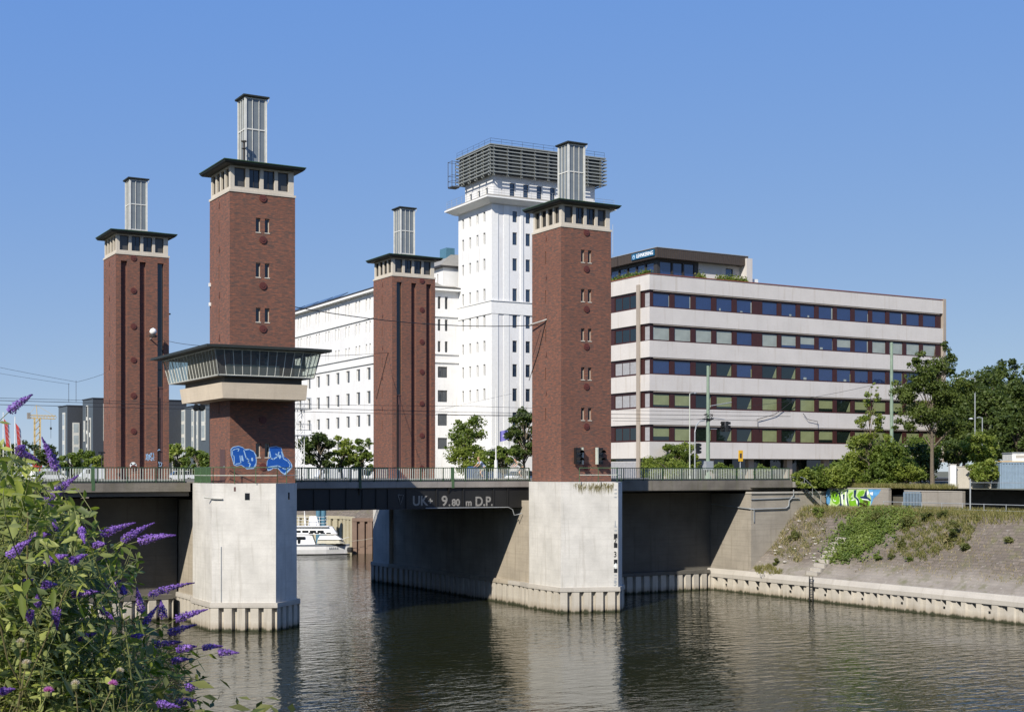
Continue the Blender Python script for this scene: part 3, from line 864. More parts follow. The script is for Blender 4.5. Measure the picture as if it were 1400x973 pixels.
# ================================================================== LIFT TOWERS
TW, TD = 4.77, 4.44
ZB, ZBAND, ZE = DECK, 30.28, 32.12         # base, top of the brick, eave
LEV = [28.13, 25.0, 21.88, 18.78, 15.55]   # slit windows
MED = [30.02, 27.12, 23.92, 20.92, 17.74, 14.56, 11.3]
def tower(x0, y0, kind, label, cabin=False):
    """kind: 'near' (slit windows) or 'far' (three tall slots); x0,y0 = near left corner"""
    t = empty('lift_tower', (x0, y0, ZB))
    zb = 0.0; zt = ZBAND - ZB
    cx, cy = TW/2, TD/2
    m = MB(); fr_holes = []; slots = []
    lev = [z - ZB for z in LEV]
    if kind == 'near':
        for z in ([q for q in lev if not (cabin and q < 6)] + [12.45 - ZB if cabin else 12.7 - ZB]) if cabin else lev:
            for xa in (1.87, 2.53): fr_holes.append((xa, xa+.35, z-.49, z+.49))
        m.facade((0,0), (1,0), TW, zb, zt, fr_holes, .28)
    else:
        mir = kind == 'far_mirror'
        ss = [(.45,1.0), (2.12,2.67), (3.72,4.28)]
        if mir: ss = [(TW-b2, TW-a) for a, b2 in ss]
        slots = [(a, b2, 0.0, 29.72-ZB) for a, b2 in ss]
        m.facade((0,0), (1,0), TW, zb, zt, slots, .30)
    lf = [(TD-2.42, TD-2.28, z-.5, z+.5) for z in lev]
    m.facade((0,TD), (0,-1), TD, zb, zt, lf, .2)
    m.facade((TW,0), (0,1), TD, zb, zt, lf, .2)
    m.facade((TW,TD), (-1,0), TW, zb, zt, [(1.87,2.22,z-.49,z+.49) for z in lev], .28)
    m.poly([(0,0,zt),(TW,0,zt),(TW,TD,zt),(0,TD,zt)])
    # header course under the gallery
    shaft = m.build('brick_shaft', M['brick'], t)
    for h in fr_holes:
        window(t, (0,0), (1,0), h, .26, M['gallery'], M['dark_glass'], 0, .05, name='slit_window', sub=False)
        m = MB(); m.box(h[0]-.02,-.03,h[2]-.07,h[1]+.02,.2,h[2]-.003); m.build('sill', M['gallery'], t)
    for h in lf:
        window(t, (0,TD), (0,-1), h, .19, M['dark_frame'], M['dark_glass'], 0, .02, name='slit_window', sub=False)
    for h in lf:
        window(t, (TW,0), (0,1), h, .19, M['dark_frame'], M['dark_glass'], 0, .02, name='slit_window', sub=False)
    for z in lev:
        window(t, (TW,TD), (-1,0), (1.87,2.22,z-.49,z+.49), .26, M['gallery'], M['dark_glass'], 0, .05, name='slit_window', sub=False)
    for (a, b2, c, d) in slots:
        deep = (a > 3.5 and kind == 'far') or (b2 < 1.3 and kind == 'far_mirror')
        m = MB()
        if deep:
            m.box(a, .26, 18.5-ZB, b2, .29, d); m.build('slot_glazing', M['dark_glass'], t)
            m = MB(); m.box(a, .14, 0, b2, .29, 18.5-ZB); m.box(a,.10,18.45-ZB,b2,.29,18.6-ZB); m.build('slot_panel', M['slot_panel'], t)
            m = MB(); m.tube([((a+b2)/2-.1,.08,.2),((a+b2)/2-.1,.08,7.5)], .025); m.build('cable', M['dark_frame'], t)
        else:
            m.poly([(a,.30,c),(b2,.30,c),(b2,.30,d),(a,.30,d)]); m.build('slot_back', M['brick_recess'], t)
    mx = {'near': 2.38, 'far': 1.56, 'far_mirror': TW-1.50}[kind]
    for z in MED:
        m = MB(); m.lathe([(.26,-.05),(.26,.02),(.20,.03)][::-1], (mx, -.02, z-ZB), 18, axis='y')
        m.lathe([(.12,-.075),(.12,-.04)][::-1], (mx, -.02, z-ZB), 14, axis='y')
        m.build('rosette', M['medal'], t, smooth=False)
    for z in (30.02, 26.9, 23.7, 20.7, 17.6):                # small anchor irons on the flank
        m = MB(); m.tube([(-.03,TD*.5,z-ZB-.1),(-.04,TD*.5-.05,z-ZB-.35),(-.03,TD*.5+.04,z-ZB-.6)], .02, n=5); m.build('anchor_iron', M['medal'], t)
    # gallery of concrete posts and windows
    gi = .07; z0 = zt; z1 = ZE - ZB
    m = MB(); m.box(-.05,-.05,z0+.002,TW+.05,TD+.05,z0+.16)
    fh = [(.36,1.15,z0+.40,z1-.12),(1.42,2.2,z0+.40,z1-.12),(2.46,3.27,z0+.40,z1-.12),(3.52,4.30,z0+.40,z1-.12)]
    k = (TD-2*gi)/(TW-2*gi)
    W = TW-2*gi; D2 = TD-2*gi
    fh = [(a-gi, b2-gi, c, d) for a, b2, c, d in fh]
    sh = [(a*k, b2*k, c, d) for a, b2, c, d in fh]
    fs = [((gi,gi),(1,0),W,fh), ((gi,TD-gi),(0,-1),D2,sh), ((TW-gi,gi),(0,1),D2,sh), ((TW-gi,TD-gi),(-1,0),W,fh)]
    for o, ux, L, hs in fs: m.facade(o, ux, L, z0+.16, z1, hs, .3)
    m.build('gallery', M['gallery'], t)
    for fi, (o, ux, L, hs) in enumerate(fs):
        for i, h in enumerate(hs):
            window(t, o, ux, h, .24, M['dark_frame'] , M['old_glass'] if (i in (0, 3)) else M['dark_glass'], 1 if i in (1, 2) else 0, .045)
    # eave and roof
    e = .55
    ring = lambda a: [(-a,-a),(TW+a,-a),(TW+a,TD+a),(-a,TD+a)]
    m = MB(); m.prism(ring(e-.12), z1+.002, z1+.10, 0, top=ring(e-.02)); m.prism(ring(e), z1+.101, z1+.26, 0)
    m.prism(ring(e-.03), z1+.262, z1+.62, 0, top=ring(-1.2))
    m.build('roof', M['roof_dark'], t)
    m = MB(); m.tube([(-e-.03,-e-.03,z1+.23),(TW+e+.03,-e-.03,z1+.23),(TW+e+.03,TD+e+.03,z1+.23),(-e-.03,TD+e+.03,z1+.23),(-e-.03,-e-.03,z1+.23)], .05, n=6); m.build('gutter', M['green_dark'], t)
    # lantern
    a = .80; L0 = z1+.45; L1 = 37.36-ZB; LM = 35.13-ZB
    m = MB()
    for sx in (-1, 1):
        for sy in (-1, 1):
            px, py = cx+sx*(a-.06), cy+sy*(a-.06); m.box(px-.07,py-.07,L0,px+.07,py+.07,L1)
    for zc, hh in ((L0+.25,.06),(LM,.045),(L1-.04,.05)):
        m.box(cx-a+.08,cy-a+.02,zc-hh,cx+a-.08,cy-a+.09,zc+hh); m.box(cx-a+.08,cy+a-.09,zc-hh,cx+a-.08,cy+a-.02,zc+hh)
        m.box(cx-a+.02,cy-a+.08,zc-hh,cx-a+.09,cy+a-.08,zc+hh); m.box(cx+a-.09,cy-a+.08,zc-hh,cx+a-.02,cy+a-.08,zc+hh)
    for i in (1, 2):
        q2 = -a+.08 + (2*a-.16)*i/3
        m.box(cx+q2-.02,cy-a+.01,L0,cx+q2+.02,cy-a+.06,L1); m.box(cx+q2-.02,cy+a-.06,L0,cx+q2+.02,cy+a-.01,L1)
        m.box(cx-a+.01,cy+q2-.02,L0,cx-a+.06,cy+q2+.02,L1); m.box(cx+a-.06,cy+q2-.02,L0,cx+a-.01,cy+q2+.02,L1)
    m.build('lantern_frame', M['white_frame'], t)
    m = MB(); m.box(cx-a+.07,cy-a+.07,L0,cx+a-.07,cy+a-.07,L1-.005); m.build('lantern_glazing', M['lantern_glass'], t)
    m = MB(); b2 = .96; rg = lambda q: [(cx-q,cy-q),(cx+q,cy-q),(cx+q,cy+q),(cx-q,cy+q)]
    m.prism(rg(b2-.08), L1, L1+.06, 0, top=rg(b2)); m.prism(rg(b2), L1+.061, L1+.16); m.prism(rg(b2-.02), L1+.161, L1+.33, 0, top=rg(.1)); m.build('lantern_roof', M['roof_dark'], t)
    m = MB(); m.tube([(cx+a+.14,cy-a-.12,L1+.05),(cx+a+.1,cy-a-.1,L1-.15),(cx+a,cy-a,L1-.35),(cx+a,cy-a-.02,L0)], .025, n=6); m.build('downpipe', M['white_frame'], t)
    tag(t, label, 'tower', 'four brick towers of the lift bridge')
    return t
BX, BY, LX, LY = 30.356, 90.622, 27.033, 31.218
tB = tower(BX, BY, 'near', 'tallest looking red brick tower, carrying a glazed control cabin and blue graffiti', True)
tD = tower(BX+LX, BY, 'near', 'red brick tower on the right pier with two black signal lights on its front')
tA = tower(BX, BY+LY, 'far', 'leftmost red brick tower with three tall slots and a round white lamp on its front')
tC = tower(BX+LX, BY+LY, 'far_mirror', 'red brick tower between the cabin tower and the white high building, with three tall slots')
# flue pipe on the cabin tower's roof
m = MB(); m.tube([(1.35,1.0,32.5-ZB),(1.35,1.0,34.0-ZB)], .09); m.lathe([(.2,0),(.2,.07)], (1.35,1.0,34.05-ZB), 12); m.lathe([(.16,0),(.16,.05)], (1.35,1.0,33.55-ZB), 12); m.build('flue_pipe', M['dark_frame'], tB)
# door in the flank of the cabin tower
m = MB(); m.box(-.03,91.57-BY,.04,-.0,92.66-BY,2.35); d_ = m.build('door', M['slot_panel'], tB); 
m = MB(); m.box(-.07,91.68-BY,1.05,-.03,91.74-BY,1.2); m.build('handle', M['galv'], d_)
for (z, y) in ((24.2, 94.9), (22.8, 94.85)):
    m = MB(); m.box(-.12,y-BY-.1,z-ZB,0,y-BY+.08,z-ZB+.25); m.build('junction_box', M['white'], tB)

# ---- control cabin (part of the tower; its members are sub-parts)
cb = MB()
Lc = lambda pts: [(x-BX, y-BY) for x, y in pts]
def rect(x0, x1, y0, y1): return Lc([(x0,y0),(x1,y0),(x1,y1),(x0,y1)])
cb.prism(rect(29.08,35.0,88.2,97.55), 15.89-ZB, 16.93-ZB, 0, top=rect(28.95,35.05,88.1,97.7))
cab = cb.build('control_cabin', M['slab'], tB)
m = MB(); m.prism(rect(29.25,34.75,88.4,97.3), 16.932-ZB, 17.36-ZB); m.build('plinth', M['dark_conc'], cab)
wb = (28.62,35.4,87.82,99.2); wt = (28.28,35.76,87.48,99.6); z0, z1 = 17.40-ZB, 19.12-ZB
m = MB(); m.prism(rect(*wb), 17.362-ZB, 17.42-ZB); m.build('cabin_floor', M['grey_conc'], cab)
corner = lambda q, i: Vector(((q[0],q[1],q[1],q[0])[i]-BX, (q[2],q[2],q[3],q[3])[i]-BY, 0))
fm = MB(); gm = []
for sidx, n in ((0, 12), (1, 17), (2, 12), (3, 17)):
    a0 = corner(wb, sidx)+Vector((0,0,z0)); b0 = corner(wb, (sidx+1) % 4)+Vector((0,0,z0))
    a1 = corner(wt, sidx)+Vector((0,0,z1)); b1 = corner(wt, (sidx+1) % 4)+Vector((0,0,z1))
    g = MB(); g.poly([a0, b0, b1, a1]); g.build('glazing', M['cabin_glass'], cab)
    for i in range(n+1):
        k = i/n; r_ = .05 if i in (0, n) else .025
        fm.tube([a0.lerp(b0,k), a1.lerp(b1,k)], r_, n=4)
    fm.tube([a0, b0], .05, n=4); fm.tube([a1, b1], .05, n=4)
fm.build('window_bars', M['cabin_bar'], cab)
m = MB(); m.prism(rect(27.55,36.35,86.85,100.4), 19.17-ZB, 19.34-ZB); m.prism(rect(27.6,36.3,86.9,100.3), 19.342-ZB, 19.62-ZB, 0, top=rect(29.5,35.6,89.5,98.0)); m.build('cabin_roof', M['roof_dark'], cab)
m = MB(); m.box(29.2-BX,99.0-BY-2.5,17.42-ZB,34.9-BX,99.0-BY-2.4,19.1-ZB); m.box(34.3-BX,88.6-BY,17.42-ZB,34.9-BX,89.2-BY,18.3-ZB)
m.box(29.6-BX,88.6-BY,17.42-ZB,33.2-BX,89.3-BY,18.2-ZB); m.build('desk', M['canvas'], cab)
m = MB(); m.box(34.95-BX,88.3-BY,17.9-ZB,35.0-BX,89.1-BY,18.9-ZB); m.build('blind', M['canvas'], cab)
# ---- graffiti on the cabin tower
Gz = lambda pts: [on_y(310+x/14.583, 600+y/14.583, BY-.0) for x, y in pts]
def paint(name, polys, mat, parent, off, org, axis='y'):
    m = MB()
    for pl in polys:
        pl = [p - org for p in pl]
        if axis == 'y': pl = [Vector((p.x, p.y-off, p.z)) for p in pl]
        else: pl = [Vector((p.x-off, p.y, p.z)) for p in pl]
        m.poly(pl)
    return m.build(name, mat, parent)
def ribbon(pts, wd, axis='y'):
    out = []
    for a, b2 in zip(pts, pts[1:]):
        d = (b2-a); nn = Vector((d.z, 0, -d.x)) if axis == 'y' else Vector((0, d.z, -d.y))
        nn = nn.normalized()*wd/2; e = d.normalized()*wd*.3
        out.append([a-nn-e, b2-nn+e, b2+nn+e, a+nn-e])
    return out
orgB = Vector((BX, BY, ZB))
lo = [(75,200),(120,155),(230,130),(320,160),(360,200),(450,195),(540,240),(590,320),(600,420),(590,520),(540,590),(400,600),(290,520),(200,540),(140,520),(110,420),(80,320)]
ro = [(845,160),(980,140),(1090,170),(1110,260),(1150,360),(1230,400),(1300,500),(1310,570),(1240,640),(1160,715),(1090,670),(1020,590),(930,580),(880,620),(820,635),(790,580),(800,440),(830,400)]
lm = [(110,220),(180,190),(250,185),(310,200),(350,270),(390,390),(440,420),(430,470),(460,500),(450,550),(380,560),(300,500),(270,490),(180,495),(150,480),(145,330),(115,330)]
lo2 = [(352,250),(420,225),(500,240),(550,310),(572,400),(562,480),(522,530),(470,560),(475,490),(445,440),(445,412),(395,385)]
rm = [(858,190),(980,165),(1080,190),(1090,260),(1130,390),(1210,440),(1260,510),(1240,570),(1160,600),(1100,570),(1020,530),(900,545),(830,560),(825,450),(850,400),(872,380)]
paint('graffiti', [Gz(lo)], M['paint_lblue'], tB, .004, orgB); paint('graffiti', [Gz(ro)], M['paint_lblue'], tB, .004, orgB)
rc = [((x-1050)*.93+1045, (y-420)*.92+410) for x, y in ro]
paint('graffiti', [Gz(rc)], M['paint_blue'], tB, .007, orgB)
gi_ = paint('graffiti', [Gz([(x*.94+20, y*.93+24) for x, y in lo])], M['paint_blue'], tB, .007, orgB)
for q_ in (lm, lo2, rm): paint('graffiti', [Gz(q_)], M['paint_blue'], tB, .010, orgB)
lines = ribbon(Gz([(340,225),(385,375),(440,412),(425,462),(468,500),(445,562)]), .075) + ribbon(Gz([(855,250),(876,380),(925,402),(1010,350),(1040,260)]), .085) \
    + ribbon(Gz([(110,225),(180,195),(250,190),(225,240)]), .06) + ribbon(Gz([(150,480),(145,335),(112,330),(108,220)]), .06) + ribbon(Gz([(180,497),(280,480),(262,330)]), .06) \
    + ribbon(Gz([(1090,255),(1130,390),(1215,440),(1262,510),(1240,572),(1160,602)]), .06) + ribbon(Gz([(830,560),(905,545),(1020,530),(1100,572),(1160,600)]), .07) \
    + ribbon(Gz([(370,215),(450,205),(540,250),(585,350),(588,470),(540,560)]), .05)
paint('graffiti', lines, M['paint_lblue'], tB, .013, orgB)
for q_ in ([Gz([(290,330),(312,320),(340,440),(292,432)]), Gz([(490,370),(520,370),(527,430),(500,442),(484,410)]), Gz([(1030,310),(1078,320),(1085,360),(1055,400),(1030,350)]), Gz([(962,285),(1000,292),(988,335)])]): paint('graffiti', [q_], M['paint_lblue'], tB, .013, orgB)
# ---- small tags and a round mark near the foot of the far left tower
orgA = Vector((BX, BY+LY, ZB)); rr = random.Random(5); pl = []
Ga = lambda u, v: on_y(u, v, BY+LY)
for c0, n, s in (((205, 624), 16, 6), ((219, 634), 8, 3.0), ((218, 615), 4, 2.5)):
    pts = [Ga(c0[0]+rr.uniform(-s,s), c0[1]+rr.uniform(-s*1.1,s*1.1)) for _ in range(n)]
    pl += ribbon(pts, .05)
paint('graffiti', pl, M['paint_lblue'], tA, .05 if 0 else .012, orgA)
m = MB(); p = Ga(182, 636)-orgA; m.lathe([(.30,0),(.30,.01)], (p.x, -.012, p.z), 16, axis='y'); m.build('graffiti', M['paint_white'], tA)
m = MB()
for dx, dz in ((0,0),(.17,.12),(-.16,.12),(.1,-.17),(-.12,-.16)): m.lathe([(.075,0),(.075,.006)], (p.x+dx, -.019, p.z+dz), 6, axis='y')
m.build('graffiti', M['black'], tA)
# cable on the right tower's flank
m = MB(); p = on_x(747.5,436,BX+LX); q2 = on_x(737,480,BX+LX); r2 = on_x(724,520,BX+LX); o2 = Vector((BX+LX,BY,ZB))
m.tube([Vector((-.05,(a-o2).y,(a-o2).z)) for a in (p, q2, r2)], .03, n=5); m.build('cable', M['wire'], tD)
m = MB(); p = on_x(735,444,BX+LX)-o2; q2 = on_x(748,436.5,BX+LX)-o2; m.tube([(-.5,p.y+.5,p.z),(-.2,q2.y+.3,q2.z-.1),(-.02,q2.y,q2.z)], .06, n=6); m.build('wire_anchor', M['insul'], tD)
m = MB(); p = on_x(531,482,BX+LX)-Vector((BX+LX,BY+LY,ZB)); q2 = on_x(515,545,BX+LX)-Vector((BX+LX,BY+LY,ZB))
m.tube([(-.05,p.y,p.z),(-.05,q2.y,q2.z)], .025, n=5); m.build('cable', M['wire'], tC)

# ================================================================== OFFICE BUILDING
OX, OY = 90.28, 124.0
of = empty('office_building', (OX, OY, G)); g0 = G
ZT = [31.41-3.79*k-G for k in range(5)]; ZBt = [29.47-3.79*k-G for k in range(5)]
PAR = 33.15-G; LOW = 12.44-G; OW = 46.9; OD = 16.0
fx = [.62+3.03*i for i in range(5)] + [16.62+2.985*i for i in range(10)]
ww = 2.38
rr = random.Random(21)
def pick(k, i):
    """glass as the photo shows it: blue on the upper floors, green blinds lower down"""
    if k == 0: return M['o_glass']
    if k == 1: return M['o_blind_pale'] if i in (0,1,2,3,5,6,7,9,11,12,13,14) else M['o_glass']
    if k == 2: return M['o_glass_dark'] if i in (2,3,5,6) else M['o_glass']
    if k == 3: return M['o_glass_dark'] if i in (2,4,6,9) else M['o_blind']
    return M['o_glass_dark'] if i in (2,3,4,6,9,12) else M['o_blind']
bands = [(LOW, ZBt[4])] + [(ZT[k+1], ZBt[k]) for k in (3,2,1,0)] + [(ZT[0], PAR)]
for (a, b2) in bands:                                   # concrete spandrel rings
    m = MB(); m.box(0,0,a,OW,.35,b2); m.box(0,.351,a,.35,OD,b2); m.box(OW-.35,.351,a,OW,OD,b2); m.box(.351,OD-.35,a,OW-.351,OD,b2)
    m.build('spandrel', M['o_wall'], of)
for k in range(5):
    a, b2 = ZBt[k], ZT[k]
    hs = [(x-.2, x+ww-.2, a+.10, b2-.30) for x in fx]
    m = MB(); m.facade((.2,.2), (1,0), OW-.4, a-.02, b2+.02, hs, .16)
    lh = [(OD-7.4, OD-2.9, a+.12, b2-.22), (OD-1.5, OD-.45, a+.06, b2-.22)]
    m.facade((.2,OD-.2), (0,-1), OD-.4, a-.02, b2+.02, lh, .16)
    m.facade((OW-.2,.2), (0,1), OD-.4, a-.02, b2+.02, [], .1); m.facade((OW-.2,OD-.2), (-1,0), OW-.4, a-.02, b2+.02, [], .1)
    m.build('window_band', M['o_frame'], of)
    m = MB(); m.box(.6,.05,b2-.14,OW-.5,.2,b2-.002); m.build('blind_box', M['o_col'], of)
    for i, h in enumerate(hs):
        f = window(of, (.2,.2), (1,0), h, .14, M['o_frame'], pick(k, i), 0, .06)
        if k in (2,3,4) and pick(k, i) is M['o_glass_dark']:   # a drawn curtain edge in some dark windows
            m = MB(); m.poly([(ww-.75,-.052,.12),(ww-.12,-.052,.12),(ww-.12,-.052,1.35)]); m.build('pale_edge', M['o_blind'], f)
        elif pick(k, i) is M['o_glass'] and rr.random() < .75:     # pale strips paint the sunlit right reveals; things on the sill
            c0 = rr.uniform(.12, .55); m = MB(); m.box(ww+.28-c0,-.056,.08,ww+.3,-.050,rr.uniform(1.0,1.5)); m.build('pale_edge', M['o_blind_pale'] if k < 2 else M['o_blind'], f)
            if rr.random() < .25: m = MB(); x0 = rr.uniform(.2,1.4); m.box(x0,-.056,.08,x0+rr.uniform(.2,.5),-.050,rr.uniform(.2,.36)); m.build('sill_item', M['o_blind_pale'], f)
        elif pick(k, i) in (M['o_blind_pale'], M['o_blind']) and rr.random() < .45:   # blind not fully lowered
            m = MB(); m.box(.05,-.056,.07,ww+.35,-.050,rr.uniform(.25,.6)); m.build('open_gap', M['o_glass'] if k == 1 else M['o_glass_dark'], f)
    mats = [M['o_glass_dark'], M['o_glass_dark'], M['o_blind_grey'], M['o_blind_grey'], M['o_glass_dark']]
    window(of, (.2,OD-.2), (0,-1), lh[0], .14, M['o_frame'], mats[k], 2, .10)
    window(of, (.2,OD-.2), (0,-1), lh[1], .14, M['o_frame'], M['o_blind_grey'], 0, .05)
m = MB(); m.box(-.16,1.75,0,-.002,2.35,PAR-1.0); m.build('column', M['o_col'], of)
m = MB(); m.box(-.06,-.06,PAR+.001,OW+.06,.45,PAR+.10); m.box(-.06,.451,PAR+.001,.45,OD,PAR+.10); m.box(OW-.45,.451,PAR+.001,OW+.06,OD,PAR+.10); m.build('coping', M['o_red'], of)
m = MB(); m.box(OW+.002,-.1,LOW-.3,OW+.5,.9,PAR+.16); m.build('downpipe_shaft', M['o_col'], of)
m = MB(); m.box(.4,.4,PAR-.6,OW-.4,OD-.4,PAR-.4); m.build('roof', M['w_roof'], of)
# recessed ground floor
m = MB(); m.box(.5,3.2,0,OW-.5,OD-.3,LOW-.02); m.build('ground_floor_wall', M['o_glass_dark'], of)
m = MB(); m.box(.1,.2,LOW-.05,OW-.1,OD,LOW-.004); m.build('soffit', M['grey_conc'], of)
for i in range(8):
    x = 3.1 + i*6.0
    m = MB(); m.box(x,.9,0,x+.85,1.5,LOW-.06); m.build('column', M['o_col'], of)
m = MB(); m.box(-.05,2.6,.3,.1,8.2,LOW-.4); m.build('roller_shutter', M['o_blind_grey'], of)
m = MB(); m.box(-.0,2.5,-.2,.3,14,LOW-.35); m.build('flank_base', M['o_wall'], of)
# roof storey
PX, PY = 2.5, 2.0
F0, F1 = 35.5-G, 36.62-G
m = MB(); m.box(PX,PY,F0,PX+13.5,PY+11,F1)
for i in range(45): m.box(PX+.1+i*.3,PY-.035,F0,PX+.14+i*.3,PY-.001,F1)
for i in range(36): m.box(PX-.035,PY+.1+i*.3,F0,PX-.001,PY+.14+i*.3,F1)
m.build('roof_cladding', M['o_clad'], of)
m = MB(); m.box(PX-.06,PY-.06,F1+.002,PX+13.56,PY+11,F1+.07); m.build('roof_edge', M['galv'], of)
ph = [(.4,2.1,PAR+.1,F0-.25),(2.3,3.7,PAR+.1,F0-.25),(3.9,5.4,PAR+.1,F0-.25),(10.1,11.2,PAR+.1,F0-.35)]
pl_ = [(.4,2.1,PAR+.1,F0-.3),(2.3,3.9,PAR+.1,F0-.3),(4.1,5.7,PAR+.1,F0-.3),(5.9,7.5,PAR+.1,F0-.3),(7.7,9.3,PAR+.1,F0-.3)]
m = MB(); m.facade((PX+.7,PY+.9), (1,0), 6.0, PAR-.5, F0-.002, ph[:3], .2); m.facade((PX+.7,PY+10.9), (0,-1), 10, PAR-.5, F0-.002, pl_, .2); m.build('glazed_wall', M['dark_frame'], of)
m = MB(); m.facade((PX+6.7,PY+.9), (1,0), 6.3, PAR-.5, F0-.002, [(q[0]-6, q[1]-6, q[2], q[3]) for q in ph[3:]], .2); m.build('roof_storey_wall', M['o_wall'], of)
for h in ph: window(of, (PX+.7,PY+.9), (1,0), h, .18, M['dark_frame'], M['o_glass'], 0, .08)
for h in pl_: window(of, (PX+.7,PY+10.9), (0,-1), h, .18, M['dark_frame'], M['o_glass'], 0, .08)
m = MB(); m.box(PX+13.0,PY-.3,PAR-.3,PX+13.9,PY+9,F1-.25); m.build('side_fin', M['o_wall'], of)
m = MB(); m.box(PX+13.95,PY+.2,PAR-.3,PX+15.2,PY+1.6,PAR+.9); m.build('roof_box', M['white'], of)
m = MB(); m.tube([(1.2,9,F1),(1.2,9,F1+3.6)], .03, n=5); m.build('antenna', M['galv'], of)
sg = MB(); sg.box(PX-.16,PY+.35,F0+.24,PX-.04,PY+4.8,F1-.16); sg = sg.build('sign', M['sign_blue'], of)
text_mesh('lettering', 'LEHNKERING', .60, M['sign_white'], sg, (PX-.165, PY+3.85, F0+.40), (R(90),0,R(-90)), bold=.012, sx=.92)
m = MB(); m.lathe([(.26,0),(.26,.01)], (PX-.172, PY+4.35, F0+.55), 14, axis='x'); m.build('emblem', M['paint_lblue'], sg)
m = MB(); m.poly([(PX-.18,PY+4.5,F0+.40),(PX-.18,PY+4.2,F0+.40),(PX-.18,PY+4.28,F0+.66)]); m.build('emblem', M['sign_blue'], sg)
tag(of, 'cream concrete office building with red brown window bands and a blue roof sign', 'office building')

# ================================================================== WHITE FACTORY BUILDING (slightly turned)
WA = R(-1.7)
def wpt(lx, ly): return (93.3 + lx*math.cos(WA) - ly*math.sin(WA), 165.5 + lx*math.sin(WA) + ly*math.cos(WA))
wt_ = empty('white_high_building', (93.3,165.5,G), WA); z_ = lambda z: z - G
TWd, TDp = 18.2, 10.5
rows = [(46.2,47.65),(43.0,44.67),(39.34,41.0),(34.95,36.75),(31.3,33.0),(27.85,29.4),(24.4,26.08),(20.95,22.65),(17.5,19.3)]
lh = []; fh = []
for i, (a, b2) in enumerate(rows):
    for (y0, y1) in ((1.95,2.62),(4.1,4.72),(6.42,7.05),(8.68,9.34)):
        if i < 8: lh.append((TDp-y1, TDp-y0, z_(a), z_(b2)))
    for x0 in (3.32, 5.45, 7.75, 9.95): fh.append((x0, x0+.72, z_(a-.1), z_(b2)))
m = MB(); m.facade((0,TDp), (0,-1), TDp, 0, z_(48.5), lh, .30); m.facade((0,0), (1,0), TWd, 0, z_(48.5), fh, .30)
m.facade((TWd,0), (0,1), TDp, 0, z_(48.5), [], .1); m.facade((TWd,TDp), (-1,0), TWd, 0, z_(48.5), [], .1)
m.poly([(0,0,z_(48.4)),(TWd,0,z_(48.4)),(TWd,TDp,z_(48.4)),(0,TDp,z_(48.4))]); m.build('wall', M['w_wall'], wt_)
for h in lh: window(wt_, (0,TDp), (0,-1), h, .27, M['w_trim'], M['w_glass'], 0, .05, sub=False)
for h in fh: window(wt_, (0,0), (1,0), h, .22, M['dark_frame'], M['w_glass_blue'], 0, .04, sub=False)
m = MB()                                                # pilasters and corner strips on the front
for (x0, x1, pz) in ((-.06,1.0,.10),(1.9,2.75,.06),(4.55,5.0,.12),(6.75,7.2,.12),(9.0,9.4,.12),(11.2,11.7,.12)):
    m.box(x0,-pz,z_(14.2),x1,-.001,z_(33.0)); m.box(x0,-pz,z_(34.9),x1,-.001,z_(48.4))
m.build('pilasters', M['w_trim'], wt_)
for bxs in (((-.14,-.14,33.05,TWd+.1,-.122,34.85),(-.14,-.12,33.05,-.001,TDp,34.85),(-.25,-.25,34.8,TWd+.2,-.14,34.92),(-.25,-.139,34.8,-.141,TDp,34.92)), ((-.2,-.2,14.1,TWd,-.002,14.4),)):
    m = MB()
    for q_ in bxs: m.box(q_[0],q_[1],z_(q_[2]),q_[3],q_[4],z_(q_[5]))
    m.build('string_course', M['w_trim'], wt_)
m = MB(); rg = lambda q: [(-q,-q),(TWd+q,-q),(TWd+q,TDp+q),(-q,TDp+q)]
m.prism(rg(.5), z_(48.45), z_(49.0), 0, top=rg(1.45)); m.prism(rg(1.55), z_(49.001), z_(49.2)); m.build('cornice', M['w_trim'], wt_)
m = MB(); m.prism(rg(1.5), z_(49.202), z_(49.5), 0, top=rg(1.2)); m.build('cornice_roof', M['w_roof'], wt_)
def thin_rail(pts, z, h, parent, n_h=3, mat='galv', name='roof_railing', sp=1.6):
    m = MB(); pts = [Vector((*p, z)) for p in pts]
    for k in range(1, n_h+1):
        for a, b2 in zip(pts, pts[1:]): m.tube([a+Vector((0,0,h*k/n_h)), b2+Vector((0,0,h*k/n_h))], .022, n=4)
    for a, b2 in zip(pts, pts[1:]):
        n = max(1, int((b2-a).length/sp))
        for i in range(n+1):
            p = a.lerp(b2, i/n); m.tube([p, p+Vector((0,0,h))], .022, n=4)
    return m.build(name, M[mat], parent)
thin_rail([(-1.3,TDp+1.2),(-1.3,-1.3),(TWd+1.3,-1.3)], z_(49.4), 1.05, wt_)
uh = [(x0, x0+.8, z_(49.75), z_(51.75)) for x0 in (2.6,4.8,7.0,9.2,11.4,13.6)]
ulh = [(y, y+.8, z_(49.9), z_(51.2)) for y in (1.4,4.0,6.4)]
m = MB(); m.facade((.7,.8), (1,0), TWd-1.4, z_(49.3), z_(52.9), uh, .25); m.facade((.7,TDp-.8), (0,-1), TDp-1.6, z_(49.3), z_(52.9), ulh, .25)
m.facade((TWd-.7,.8), (0,1), TDp-1.6, z_(49.3), z_(52.9), [], .1); m.facade((TWd-.7,TDp-.8), (-1,0), TWd-1.4, z_(49.3), z_(52.9), [], .1); m.build('upper_wall', M['w_wall'], wt_)
for h in uh: window(wt_, (.7,.8), (1,0), h, .2, M['dark_frame'], M['w_glass_blue'], 0, .05, sub=False)
for h in ulh: window(wt_, (.7,TDp-.8), (0,-1), h, .2, M['w_trim'], M['w_glass'], 0, .05, sub=False)
